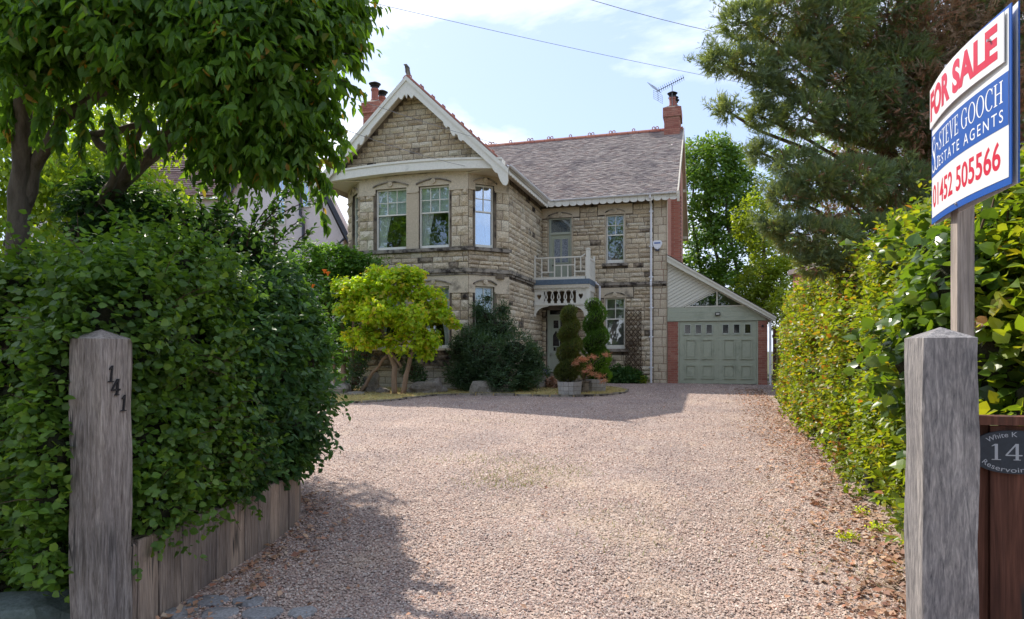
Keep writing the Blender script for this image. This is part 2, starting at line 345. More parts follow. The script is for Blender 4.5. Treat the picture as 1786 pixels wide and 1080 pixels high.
def npmesh(name, V, F, var=None, smooth=False):
    """V (n,3), F (m,k) constant-size faces, var (m,)"""
    m = bpy.data.meshes.new(name); V = np.ascontiguousarray(V, dtype=np.float32); F = np.ascontiguousarray(F, dtype=np.int32)
    m.vertices.add(len(V)); m.vertices.foreach_set('co', V.ravel())
    k = F.shape[1]; m.loops.add(F.size); m.loops.foreach_set('vertex_index', F.ravel())
    m.polygons.add(len(F)); m.polygons.foreach_set('loop_start', np.arange(0, F.size, k, dtype=np.int32))
    m.polygons.foreach_set('loop_total', np.full(len(F), k, dtype=np.int32))
    if smooth: m.polygons.foreach_set('use_smooth', np.ones(len(F), dtype=bool))
    m.update(calc_edges=True)
    if var is not None:
        a = m.attributes.new('var', 'FLOAT', 'FACE'); a.data.foreach_set('value', np.asarray(var, dtype=np.float32))
    return m
def at(px, py, d):                       # a real point d metres ahead
    return Vector(((px - 893) / 1170 * d, d, EYE + (612 - py) / 1170 * d))
def gz(x, y):
    y = np.asarray(y, dtype=float)
    return 0.0225 * (np.clip(y, 3, 23) - 3)
def G(x, y): return float(gz(x, y))
PHI = math.radians(16.7); CP, SP = math.cos(PHI), math.sin(PHI)
HX, HY = (1163 - 893) / 1170 * 22.9, 22.9
def W(u, v, z=0.0): return Vector((HX + u * CP + v * SP, HY - u * SP + v * CP, z))
# ================================================================== ground
def sheet(name, xs, ys, dz, mat, noise_amp=0.0, parent=None):
    X, Y = np.meshgrid(xs, ys); Z = gz(X, Y) + dz
    Z = Z + noise_amp * (np.sin(X * 2.1 + Y * .7) * np.cos(Y * 1.7 - X * .6))
    V = np.stack([X.ravel(), Y.ravel(), Z.ravel()], 1); nx, ny = len(xs), len(ys)
    i = np.arange((nx - 1) * (ny - 1)); a = (i // (nx - 1)) * nx + i % (nx - 1)
    return link(name, npmesh(name, V, np.stack([a, a + 1, a + nx + 1, a + nx], 1), smooth=True), mat)
gnd = structure(sheet('ground', np.array([-600, -60, -20, -10, 0, 10, 20, 60, 600.]), np.array([-300, -20, 0, 3, 8, 13, 18, 23, 40, 100, 900.]), -0.03, 'ground'))
drive = structure(sheet('driveway', np.linspace(-6.5, 11, 71), np.linspace(-3, 24.5, 111), 0, 'gravel', .006))

def drive_left(y): return np.where(y < 6.1, -1.83 - .06 * np.abs(y - 5.3), -.262 * y - .35)
def hedge_face(y): return HX + 2.75 * CP + (y - HY) * math.tan(PHI)        # foot of the right-hand hedge
def pebbles(name, n, y0, y1, size, seed, lift=.004):
    R = np.random.RandomState(seed)
    y = y0 * (y1 / y0) ** (R.rand(n * 2) ** 1.25); l = drive_left(y); r = np.minimum(hedge_face(y) + .9, .68 * y + .5)
    x = l + (r - l) * R.rand(n * 2)
    u = (x - HX) * CP - (y - HY) * SP; v = (x - HX) * SP + (y - HY) * CP
    ok = (v < -.05) & ~in_bed(x, y); x, y = x[ok][:n], y[ok][:n]; n = len(x)
    s = size * (.55 + .75 * R.rand(n)) * (.86 + .035 * y)
    T = np.array([(1, 0, 0), (.2, .9, .1), (-.9, .15, 0), (-.1, -.85, .05), (.15, .1, .62), (-.1, 0, -.45)])
    T = T[None] + R.randn(n, 6, 3) * .16
    a = R.rand(n) * 6.283; c, sn = np.cos(a)[:, None], np.sin(a)[:, None]
    t = R.randn(n) * .35; ct, st = np.cos(t)[:, None], np.sin(t)[:, None]
    X0, Y0, Z0 = T[..., 0], T[..., 1] * .8, T[..., 2]
    X1, Z1 = X0 * ct - Z0 * st, X0 * st + Z0 * ct
    V = np.stack([(X1 * c - Y0 * sn) * s[:, None] + x[:, None], (X1 * sn + Y0 * c) * s[:, None] + y[:, None],
                  Z1 * s[:, None] + (gz(x, y) + lift + s * .25 * R.rand(n))[:, None]], 2).reshape(-1, 3)
    F = np.array([(0, 1, 4), (1, 2, 4), (2, 3, 4), (3, 0, 4)])
    F = (F[None] + (np.arange(n) * 6)[:, None, None]).reshape(-1, 3)
    o = link(name, npmesh(name, V, F, np.repeat(R.rand(n), 4)), 'pebble')
    o['label'] = 'loose pink and grey gravel covering the driveway'; o['category'] = 'gravel'
    return stuff(o)
BED = [(-7.5, 15.7), (-4.14, 15.99), (-3.6, 16.1), (-3.01, 16.55), (-2.5, 17.4), (-2.06, 18.0), (-1.47, 18.3), (-.5, 18.15), (.11, 18.05), (1.0, 17.75), (1.63, 17.7), (2.2, 17.85),
       (2.75, 18.25), (3.2, 18.9), (3.38, 19.6), (3.25, 20.3), (2.9, 20.9), (2.4, 21.5), (2.2, 22.4), (0, 24.2), (-2, 20.6), (-7.5, 22)]
def in_bed(x, y):
    c = np.zeros(np.shape(x), bool); P = BED
    for i in range(len(P)):
        x1, y1 = P[i]; x2, y2 = P[i - 1]
        if y1 == y2: continue
        k = ((y1 > y) != (y2 > y)) & (x < (x2 - x1) * (y - y1) / (y2 - y1) + x1)
        c ^= k
    return c
pebbles('gravel', 150000, 3.3, 22.6, .0100, 3)

# planting bed with dry lawn
bm = MB(); zb = .035
tri = bpy.data.meshes.new('lawn_bed')
bm.prism(BED, lambda x, y: (x, y, G(x, y) + zb), lambda x, y: (x, y, G(x, y) - .1))
bed = structure(bm.build('planting_bed', 'straw'))
eds = []
for i in range(1, 17):
    a, b = Vector(BED[i - 1]) if i > 1 else Vector((-5.6, 15.85)), Vector(BED[i]); L = (b - a).length; n = max(1, round(L / .45))
    for k in range(n):
        p, q = a.lerp(b, (k + .04) / n), a.lerp(b, (k + .96) / n); d = (q - p).normalized(); nn = Vector((d.y, -d.x)) * .035
        m = MB(); z0, z1 = G(*p) - .03, G(*p) + .055 + random.uniform(-.008, .012)
        m.hexa([(*(p - nn), z0), (*(p + nn), z0), (*(q + nn), z0), (*(q - nn), z0), (*(p - nn), z1), (*(p + nn), z1), (*(q + nn), z1), (*(q - nn), z1)])
        m.build('edging_stone', 'ledge', bed)
def blades(name, mat, x, y, h, seed, dz, spread=.5, w=.004, label=None):
    R = np.random.RandomState(seed); n = len(x)
    a = R.rand(n) * 6.283; H = h * (.4 + .8 * R.rand(n)); lx, ly = R.randn(n) * spread * H, R.randn(n) * spread * H
    dx, dy = np.cos(a) * w, np.sin(a) * w; z = gz(x, y) + dz
    V = np.stack([np.stack([x - dx, y - dy, z], 1), np.stack([x + dx, y + dy, z], 1), np.stack([x + lx, y + ly, z + H], 1)], 1).reshape(-1, 3)
    o = link(name, npmesh(name, V, np.arange(3 * n).reshape(-1, 3), R.rand(n)), mat)
    if label: o['label'] = label; o['category'] = 'grass'
    return stuff(o)
R = np.random.RandomState(11); x = R.uniform(-6, 3.4, 60000); y = R.uniform(15.7, 21.5, 60000); ok = in_bed(x, y) & (R.rand(60000) < .8)
blades('dry_grass', 'blade', x[ok], y[ok], .055, 5, zb, 1.0, .007, 'straw coloured dry grass growing on the bed in front of the house')
R = np.random.RandomState(12); gx, gy = [], []
for cx_, cy_, sx, sy, n in ((.0, 7.4, .30, .25, 420), (.35, 8.1, .4, .3, 380), (-.25, 8.8, .5, .25, 240), (.9, 5.4, .35, .3, 100), (1.0, 6.3, .4, .3, 60), (2.1, 5.4, .2, .3, 60), (2.3, 4.5, .2, .3, 60), (-.3, 12.5, .5, .3, 50)):
    gx.append(R.normal(cx_, sx, n)); gy.append(R.normal(cy_, sy, n))
blades('weed_grass', 'green_blade', np.concatenate(gx), np.concatenate(gy), .04, 6, .008, .9, .004, 'thin green grass sprouting through the driveway gravel')

# cobbles at the gateway, pieces of the driveway
def rock_mesh(name, seed, sub=2, flat=.6, rough=.18, top=None):
    import bmesh
    b = bmesh.new(); bmesh.ops.create_icosphere(b, subdivisions=sub, radius=1)
    R = random.Random(seed); off = [Vector((R.uniform(-9, 9),) * 3) for _ in range(3)]
    from mathutils import noise as mn
    for v in b.verts:
        p = v.co.copy(); k = 1 + rough * 1.6 * mn.noise(p * 1.3 + off[0]) + rough * .8 * mn.noise(p * 3.1 + off[1])
        q = p * k; q.x = math.copysign(abs(q.x) ** .75, q.x); q.y = math.copysign(abs(q.y) ** .75, q.y)
        q.z *= flat
        if top and q.z > top: q.z = top + (q.z - top) * .12
        v.co = q
    m = bpy.data.meshes.new(name); b.to_mesh(m); b.free(); return m
cob = [rock_mesh('cobblestone', s, 2, .5, .16, .3) for s in range(5)]
k = 0
for r_, yy in enumerate((3.55, 3.73, 3.9, 4.06)):
    xx = -2.02 + .05 * (r_ % 2)
    while xx < (-.95 - .3 * (r_ - 1 if r_ > 1 else 0)):
        w = random.uniform(.085, .13)
        o = link('cobblestone', cob[k % 5], 'cobble', drive); k += 1
        o.location = (xx + w, yy + random.uniform(-.02, .02), G(0, yy) + .0); o.scale = (w * .98, .085, .06); o.rotation_euler = (0, 0, random.uniform(-.15, .15))
        xx += w * 2 + .012

# ================================================================== house helpers
H = empty('stone_house', (HX, HY, 0), -PHI)
tag(H, 'two storey rock-faced stone house with white gable bargeboards and tiled roof', 'house')
def frame(o, out):
    """wall frame: local x along the wall, y outwards, z up, origin o (house coordinates)"""
    out = Vector(out).normalized(); up = Vector((0, 0, 1)); xx = out.cross(up)
    M = Matrix((xx, out, up)).transposed().to_4x4(); M.translation = Vector(o); return M
def stone_proto(seed, amp=.5, nx=5, nz=4):
    R = random.Random(seed); m = MB()
    m.v = []
    for j in range(nz):
        for i in range(nx):
            fx, fz = i / (nx - 1), j / (nz - 1)
            edge = i in (0, nx - 1) or j in (0, nz - 1)
            x, z = fx - .5, fz - .5
            if not edge: x += R.uniform(-.06, .06); z += R.uniform(-.09, .09)
            m.v.append((x, .12 if edge else 1 - amp * R.random(), z))
    b = len(m.v)
    for (x, z) in ((-.5, -.5), (.5, -.5), (.5, .5), (-.5, .5)): m.v.append((x, -1, z))
    for j in range(nz - 1):
        for i in range(nx - 1):
            a = j * nx + i; q = [a, a + 1, a + nx + 1, a + nx]
            if R.random() < .5: m.f += [[q[0], q[1], q[2]], [q[0], q[2], q[3]]]
            else: m.f += [[q[0], q[1], q[3]], [q[1], q[2], q[3]]]
    m.f += [[b, b + 1] + [i for i in range(nx - 1, -1, -1)]]
    m.f += [[b + 2, b + 3] + [(nz - 1) * nx + i for i in range(nx)]]
    m.f += [[b + 3, b] + [j * nx for j in range(nz)]]
    m.f += [[b + 1, b + 2] + [j * nx + nx - 1 for j in range(nz - 1, -1, -1)]]
    m.var = [0] * len(m.f)
    return m
SP_ = [stone_proto(s) for s in range(14)]
SPm = {}
def clip_intervals(a, b, holes):
    iv = [(a, b)]
    for h0, h1 in holes:
        nv = []
        for p, q in iv:
            if h1 <= p or h0 >= q: nv.append((p, q)); continue
            if p < h0: nv.append((p, h0))
            if h1 < q: nv.append((h1, q))
        iv = nv
    return [(p, q) for p, q in iv if q - p > .03]
STONES = []          # (weight, mat, variant, matrix)
def lay(M, a, b, z0, z1, holes, course=.19, w=(.26, .62), mat='stone', depth=.035, rng=None, weight=1.0, edgefn=None, jitter=True):
    rng = rng or random.Random(int(a * 100 + z0 * 10 + b * 7) & 0xffff)
    z = z0
    while z < z1 - .05:
        h = course * (rng.choice((.72, 1, 1, 1.15)) if jitter else 1)
        if z + h > z1 - .07: h = z1 - z
        aa, bb = (a, b) if edgefn is None else edgefn(z + h * .5)
        hs = [(x0, x1) for (x0, x1, y0, y1) in holes if y0 < z + h - .02 and y1 > z + .02]
        for p, q in clip_intervals(aa, bb, hs):
            x = p; first = True
            while x < q - .01:
                ww = rng.uniform(*w) * (.55 if first and rng.random() < .5 else 1); first = False
                if x + ww > q - .12: ww = q - x
                g = .016
                S = Matrix.Translation((x + ww / 2, 0, z + h / 2)) @ Matrix.Diagonal((ww - g, depth * rng.uniform(.8, 1.7), h - g, 1))
                STONES.append((weight * ww * h, mat if rng.random() > .035 or mat != 'stone' else 'stone_dark', rng.randrange(14), M @ S)); x += ww
        z += h
def flush_stones(parent, limit, name='stone_block', mname='stone'):
    global STONES
    STONES.sort(key=lambda s: -s[0])
    for wgt, mt, vr, M in STONES[:limit]:
        if (vr, mt) not in SPm:
            me = SP_[vr].mesh('stone_block'); me.materials.append(MT[mt]); SPm[(vr, mt)] = me
        o = link(name, SPm[(vr, mt)], None, parent); o.matrix_local = M
    groups = {}
    for s in STONES[limit:]: groups.setdefault(s[1], []).append(s)
    for mt, ss in groups.items():
        V, F, A = [], [], []; n = 0
        for wgt, _, vr, M in ss:
            p = SP_[vr]; V += [tuple(M @ Vector(v)) for v in p.v]; F += [[i + n for i in f] for f in p.f]; n += len(p.v)
            A += [random.random()] * len(p.f)
        me = bpy.data.meshes.new(name); me.from_pydata(V, [], F); me.update()
        a = me.attributes.new('var', 'FLOAT', 'FACE'); a.data.foreach_set('value', A)
        stuff(link(name, me, mt, parent))
    STONES = []
def holed(mb, M, a, b, z0, z1, holes, thick=.3, front=0.0):
    xs = sorted({a, b} | {min(max(h[i], a), b) for h in holes for i in (0, 1)}); zs = sorted({z0, z1} | {min(max(h[i], z0), z1) for h in holes for i in (2, 3)})
    for j in range(len(zs) - 1):
        run = None
        for i in range(len(xs) - 1):
            cx_, cz = (xs[i] + xs[i + 1]) / 2, (zs[j] + zs[j + 1]) / 2
            solid = not any(h[0] < cx_ < h[1] and h[2] < cz < h[3] for h in holes)
            if solid: run = (run[0] if run else xs[i], xs[i + 1])
            if (not solid or i == len(xs) - 2) and run:
                mbox(mb, M, run[0], run[1], -thick, front, zs[j], zs[j + 1]); run = None
def mbox(mb, M, x0, x1, y0, y1, z0, z1):
    mb.hexa([M @ Vector(p) for p in ((x0, y0, z0), (x1, y0, z0), (x1, y1, z0), (x0, y1, z0), (x0, y0, z1), (x1, y0, z1), (x1, y1, z1), (x0, y1, z1))])
def pbox(name, mat, M, x0, x1, y0, y1, z0, z1, parent=None, **kw):
    m = MB(); mbox(m, M, x0, x1, y0, y1, z0, z1); return m.build(name, mat, parent or H, **kw)

# wall frames.  Every frame: x runs to the viewer's left (so x = -u on the front walls)
UC = -7.13
FW = frame((0, 0, 0), (0, -1, 0))                       # front wing, x = -u
FF = frame((0, -5.0, 0), (0, -1, 0))                    # bay front, x = -u
FR = frame((-4.4, -4.05, 0), (1, -1, 0))                # right canted facet, x 0..1.34 from the right end
FL = frame((-9.86 + .95, -5.0, 0), (-1, -1, 0))         # left canted facet
FS = frame((-4.4, 0, 0), (1, 0, 0))                     # flank wall: x = ? along -v
FG = frame((0, 0, 0), (1, 0, 0))                        # right gable end (brick)
FLW = frame((-9.86, -4.05, 0), (-1, 0, 0))
def xdir(M): return (M @ Vector((1, 0, 0))) - (M @ Vector((0, 0, 0)))
walls = MB()
BW, BWs = (4.6, 6.47), (1.62, 3.46)
bay_win = [(5.95, 6.93), (7.33, 8.37)]
hF = [(a, b, *BW) for a, b in bay_win] + [(a, b, *BWs) for a, b in bay_win]
hR = [(.50, 1.13, *BW), (.50, 1.13, *BWs)]
hL = [(.21, .84, *BW), (.21, .84, *BWs)]
UD, UW, LW, FD = (3.30, 4.14, 3.97, 6.30), (1.44, 2.08, 4.60, 6.31), (1.42, 2.10, 1.62, 3.40), (3.34, 4.20, .77, 3.22)
hW = [UD, UW, LW, FD]
ZT, ZTB = 6.85, 7.12
holed(walls, FW, 0, 4.4, .1, ZT, hW)
holed(walls, FF, 5.35, 8.91, .0, ZTB, hF)
holed(walls, FR, 0, 1.3435, .0, ZTB, hR)
holed(walls, FL, 0, 1.3435, .0, ZTB, hL)
mbox(walls, FS, -4.05 if xdir(FS).y > 0 else 0, 0 if xdir(FS).y > 0 else 4.05, -.3, 0, .0, ZTB)
mbox(walls, FLW, *( (-0.0, 13.0) if xdir(FLW).y > 0 else (-13.0, 0.0) ), -.3, 0, .0, 6.7)
walls.box(-9.86, 0, 8.5, 8.8, 0, 6.85)
walls.box(-9.5, -4.5, -4.4, -.3, 3.7, 3.85); walls.box(-9.8, -.3, .3, 8.5, 3.7, 3.85)       # floors
walls.box(-4.8, -4.69, .3, 8.5, 0, 6.8)                                                   # inner wall
walls.build('wall_core', 'mortar', H)

# ---- stones
S1, S2 = 3.78, 4.52
for M, a, b, hs, wt in ((FF, 5.35, 8.91, hF, 1.2), (FR, 0, 1.3435, hR, 1.0), (FL, 0, 1.3435, hL, .5)):
    # between the windows and at the corners: rock-faced piers
    pier = [(h[0] - .07, h[1] + .07, h[2], h[3] + .2) for h in hs]
    if M is FF: pier += [(6.86, 7.4, 4.6, 6.7), (6.86, 7.4, 1.6, 3.7)]
    lay(M, a, b, S2 + .1, 6.32, pier, .285, (.3, .5), depth=.05, weight=wt)
    lay(M, a, b, 3.98, S2 - .02, [], .165, (.26, .55), weight=wt, depth=.04)
    lay(M, a, b, 1.62, 3.28, pier, .27, (.3, .5), depth=.05, weight=wt)
    lay(M, a, b, 1.08, 1.60, [], .2, (.3, .55), 'stone_dark', weight=wt, depth=.045)
    lay(M, a, b, 0.05, 1.04, [], .19, (.35, .75), 'plinth', weight=wt, depth=.012)
sgn = 1 if xdir(FS).y > 0 else -1
fs = (-4.05, -.02) if sgn > 0 else (.02, 4.05)
lay(FS, *fs, 3.98, 6.6, [], .175, (.3, .62), weight=.8)
lay(FS, *fs, 1.08, S1 - .06, [], .175, (.3, .62), weight=.8)
lay(FS, *fs, .1, 1.06, [], .175, (.3, .62), weight=.6)
# front wing
QZ = 0.46
heads = [(h[0] - .3, h[1] + .3, h[3], h[3] + .36) for h in hW]
sills = [(LW[0] - .12, LW[1] + .12, LW[2] - .13, LW[2]), (UW[0] - .12, UW[1] + .12, UW[2] - .13, UW[2])]
jambs = [(h[0] - .04, h[1] + .04, h[2], h[3]) for h in hW]
lay(FW, QZ, 4.39, 3.93, 6.62, hW + heads + sills + jambs, .165, (.24, .58), weight=1.5, depth=.04)
lay(FW, QZ, 4.39, .1, 3.77, hW + heads + sills + jambs, .175, (.24, .58), weight=1.2, depth=.045)
# smooth quoins on the right corner
lay(FW, 0, QZ - .01, .1, 3.77, [], .27, (.2, .33), 'dressed', .012, weight=1.0)
lay(FW, 0, QZ - .01, 3.93, 6.75, [], .28, (.2, .33), 'dressed', .012, weight=1.0)
# gable triangle above the bay
GA, GE, GH = 9.60, 6.72, 3.05          # apex z, eaves z, half width
GS = (GA - GE) / GH
def gedge(z):
    hw = (GA - .28 - z) / GS
    return (-UC - hw, -UC + hw)
gw = MB()
gw.prism([(-2.6, 7.12), (2.6, 7.12), (0.0, 9.42)], lambda x, z: (UC + x, -5.0, z), lambda x, z: (UC + x, -4.7, z))
gw.build('gable_wall', 'mortar', H)
lay(FF, 0, 0, 7.14, 9.3, [], .165, (.24, .5), edgefn=lambda z: gedge(z), weight=1.4, depth=.04)
flush_stones(H, 300)

# ---- dressed stone: string courses, sills, friezes
def course(M, a, b, z0, z1, y1, mat, name='string_course', parent=None):
    return pbox(name, mat, M, a, b, 0.0, y1, z0, z1, parent)
DZ = .003
for z0, z1, y, mt, nm in ((3.86, 3.97, .10, 'ledge', 'string_course'), (3.79, 3.857, .055, 'ledge', 'string_course'), (4.50, 4.60, .11, 'ledge', 'window_sill_course'),
                          (6.92, 6.99, .10, 'dressed', 'cornice'), (6.84, 6.917, .055, 'ledge', 'cornice'), (1.03, 1.09, .06, 'ledge', 'plinth_course'), (1.56, 1.625, .09, 'dressed', 'window_sill_course')):
    m = MB(); e = y * math.tan(math.radians(22.5))
    for M, a, b in ((FF, 5.35, 8.91), (FR, 0, 1.3435), (FL, 0, 1.3435)):
        m.prism([(a, 0), (b, 0), (b + e, y), (a - e, y)], lambda p, q, M=M: M @ Vector((p, q, z0)), lambda p, q, M=M: M @ Vector((p, q, z1)))
    if z0 in (3.86, 3.79, 6.84): mbox(m, FS, *((-4.05 - y, -.001) if sgn > 0 else (.001, 4.05 + y)), 0, y - .002, z0 + .001, z1 - .001)
    m.build(nm, mt, H)
course(FW, 0, 4.39, 3.83, 3.92, .10, 'ledge'); course(FW, 0, 4.39, 3.775, 3.827, .05, 'ledge')
def frieze(M, a, b, z0, z1, holes, d=.022):
    m = MB(); holed(m, M, a, b, z0, z1, holes, -.0005, d)
    return m.build('frieze_stone', 'dressed', H)
for M, a, b, hs in ((FF, 5.35, 8.91, hF), (FR, 0, 1.3435, hR), (FL, 0, 1.3435, hL)):
    frieze(M, a, b, 6.33, 6.84, hs); frieze(M, a, b, 3.30, 3.785, hs)
    # small moulding under the frieze beside the openings
    for z in (6.33, 3.30):
        m = MB(); holed(m, M, a, b, z - .045, z - .001, [(h[0] - .02, h[1] + .02, 0, 9) for h in hs], -.0005, .05); m.build('impost_moulding', 'dressed', H)
for z0, z1 in ((4.605, 6.28), (1.63, 3.25)):
    pbox('mullion_pier', 'dressed', FF, 6.93, 7.33, -.1, .025, z0, z1)
def hood(M, x0, x1, z, mat='ledge', rise=.13, y=.075, key=True):
    n = 10; m = MB(); c = (x0 + x1) / 2; hw = (x1 - x0) / 2
    pts = [(c - hw + 2 * hw * i / n, z + rise * (1 - ((2 * i / n) - 1) ** 2)) for i in range(n + 1)]
    for i in range(n):
        (a, za), (b, zb_) = pts[i], pts[i + 1]
        m.hexa([M @ Vector(p) for p in ((a, .02, za), (b, .02, zb_), (b, y, zb_), (a, y, za), (a, .02, za + .035), (b, .02, zb_ + .035), (b, y, zb_ + .035), (a, y, za + .035))])
    o = m.build('hood_mould', mat, H)
    if key:
        k = MB(); k.tube([M @ Vector((c, .02, z + rise * .62)), M @ Vector((c, .085, z + rise * .62))], .075, 10); k.tube([M @ Vector((c, .086, z + rise * .62)), M @ Vector((c, .10, z + rise * .62))], .03, 8)
        k.build('carved_rosette', 'dressed', o)
for M, hs in ((FF, hF), (FR, hR), (FL, hL)):
    for h in hs: hood(M, h[0] - .07, h[1] + .07, h[3] + .045)
for h in hW[:3]:
    frieze(FW, h[0] - .28, h[1] + .28, h[3] + .004, h[3] + .35, [], .03)
    hood(FW, h[0] - .02, h[1] + .02, h[3] + .06, rise=.1, y=.06)
    m = MB()
    for s_ in (-1, 1):      # narrow margins beside the opening
        x = h[0] if s_ < 0 else h[1]; mbox(m, FW, *sorted((x, x + s_ * .04)), -.05, .02, h[2], h[3])
    m.build('jamb_stone', 'dressed', H)
for h in sills: course(FW, h[0], h[1], h[2] + .03, h[3] - .002, .13, 'ledge', 'window_sill')
# air vents in the plinth
for u in (5.75, 7.35, 8.3):
    m = MB(); mbox(m, FF, u, u + .24, .005, .02, .86, .95); v = m.build('air_vent', 'mortar', H)
    for k in range(3): pbox('vent_slot', 'black', FF, u + .02, u + .22, .02, .024, .868 + k * .028, .884 + k * .028, v)

# ---- windows
def window(M, x0, x1, z0, z1, cols=3, rows=2, meet=.52, glass='glass', upper='blind', lower='curtain', side=1, depth=.09, fw=.05, mat='white', bot=.10, gl_low=None):
    m = MB(); y0, y1 = -depth - .06, -depth + .015
    mbox(m, M, x0, x0 + fw, y0, y1, z0, z1); mbox(m, M, x1 - fw, x1, y0, y1, z0, z1)
    mbox(m, M, x0 + fw, x1 - fw, y0, y1, z1 - fw, z1); mbox(m, M, x0 + fw, x1 - fw, y0, y1 + .02, z0, z0 + bot)
    f = m.build('window', mat, H)
    zm = z0 + bot + (z1 - z0 - bot - fw) * meet
    a, b = x0 + fw, x1 - fw
    pbox('meeting_rail', mat, M, a, b, y0 + .01, y1 - .005, zm - .02, zm + .02, f)
    m = MB()
    for i in range(1, cols): xx = a + (b - a) * i / cols; mbox(m, M, xx - .011, xx + .011, y1 - .045, y1 - .01, zm + .02, z1 - fw)
    m.build('glazing_bar', mat, f) if cols > 1 else None
    for j in range(1, rows):
        zz = zm + .02 + (z1 - fw - zm - .02) * j / rows
        pbox('glazing_bar', mat, M, a, b, y1 - .043, y1 - .012, zz - .011, zz + .011, f)
    for j in range(rows):
        for i in range(cols):
            za = zm + .02 + (z1 - fw - zm - .02) * j / rows; zb2 = zm + .02 + (z1 - fw - zm - .02) * (j + 1) / rows
            pbox('pane', glass, M, a + (b - a) * i / cols, a + (b - a) * (i + 1) / cols, y1 - .034, y1 - .03, za, zb2, f)
    pbox('pane', gl_low or glass, M, a, b, y1 - .046, y1 - .042, z0 + bot, zm - .02, f)
    yb = y0 - .045
    if upper == 'blind': pbox('roller_blind', 'blind', M, a - .02, b + .02, yb - .01, yb, zm + .0, z1 - .02, f)
    if lower == 'curtain':
        for s_ in ((-1, 1) if side == 0 else (side,)):
            c = MB(); n = 22; rows_ = 6; wd = (b - a) * (.42 if side else .34)
            P = []
            for j in range(rows_ + 1):
                t = j / rows_; z = z0 + bot * .6 + (zm + .1 - z0 - bot * .6) * (1 - t)
                wj = wd * (1 - .45 * math.sin(min(1, t * 1.1) * math.pi * .5) ** 1.5 * (1 if t < .9 else .9))
                for i in range(n + 1):
                    q = i / n; x = (b - q * wj) if s_ > 0 else (a + q * wj)
                    P.append(M @ Vector((x, yb + .03 * math.sin(q * 34 + t * 1.5), z)))
            c.v = [tuple(p) for p in P]
            for j in range(rows_):
                for i in range(n): k = j * (n + 1) + i; c.face([k, k + 1, k + n + 2, k + n + 1])
            c.build('curtain', 'curtain', f, smooth=True)
    if lower == 'slats':
        m = MB(); z = z0 + bot
        while z < z1 - fw: mbox(m, M, a, b, yb - .012, yb + .012, z, z + .006); z += .03
        sb = m.build('venetian_blind', 'slat', f)
        pbox('blind_back', 'slat', M, a, b, yb - .06, yb - .05, z0 + bot * .5, z1 - .02, f)
    return f
for i, (a, b) in enumerate(bay_win):
    window(FF, a, b, *BW, cols=3, rows=2, meet=.57, side=1); window(FF, a, b, *BWs, cols=3, rows=2, meet=.57, upper='blind', side=0)
window(FR, .50, 1.13, *BW, cols=2, rows=2, meet=.57, glass='glass_sky', upper=None, side=-1)
window(FR, .50, 1.13, *BWs, cols=2, rows=2, meet=.57, upper='blind', side=-1)
window(FL, .21, .84, *BW, cols=2, rows=2, meet=.57, side=1); window(FL, .21, .84, *BWs, cols=2, rows=2, meet=.57, side=1)
window(FW, UW[0], UW[1], UW[2], UW[3], cols=2, rows=2, meet=.57, upper=None, lower='slats', bot=.13)
window(FW, LW[0], LW[1], LW[2], LW[3], cols=2, rows=2, meet=.57, upper=None, lower='slats', bot=.13)

for z0, z1 in (BW, BWs):          # added panels block sky through left canted windows; back of each bay room
    pbox('sky_blocker', 'curtain', FL, .0, 1.1, -.55, -.53, z0 - .1, z1 + .1)
    m = MB(); m.box(-9.5, -4.75, -3.3, -3.25, z0 - .5, z1 + .3); m.build('room_partition', 'mortar', H)
# ---- doors
def panel(mb, M, x0, x1, z0, z1, y, t=.02, e=.03):
    """raised moulding round a recessed panel"""
    for q in ((x0, x1, z1 - e, z1), (x0, x1, z0, z0 + e), (x0, x0 + e, z0 + e, z1 - e), (x1 - e, x1, z0 + e, z1 - e)):
        mbox(mb, M, q[0], q[1], y, y + t, q[2], q[3])
# upper balcony door
a, b, z0, z1 = UD
m = MB()
for q in ((a, a + .07, z0, z1), (b - .07, b, z0, z1), (a + .07, b - .07, z1 - .05, z1), (a + .07, b - .07, 5.72, 5.80)): mbox(m, FW, q[0], q[1], -.16, -.06, q[2], q[3])
bd = m.build('balcony_door', 'sage_pale', H)
pbox('pane', 'glass', FW, a + .07, b - .07, -.12, -.115, 5.80, z1 - .05, bd); pbox('transom_blind', 'net', FW, a + .07, b - .07, -.2, -.19, 5.80, z1 - .05, bd)
pbox('door_leaf', 'sage', FW, a + .07, b - .07, -.15, -.11, z0, 5.72, bd)
for q in (.155, .435): pbox('door_pane', 'net', FW, a + q, a + q + .22, -.109, -.104, 4.72, 5.55, bd)
m = MB(); panel(m, FW, a + .14, a + .39, 4.7, 5.57, -.11, .02, .016); panel(m, FW, a + .42, a + .67, 4.7, 5.57, -.11, .02, .016); m.build('door_moulding', 'sage_pale', bd)
m = MB(); m.tube([FW @ Vector((b - .14, -.11, 4.62)), FW @ Vector((b - .14, -.06, 4.62))], .025, 8); m.build('door_knob', 'black', bd)
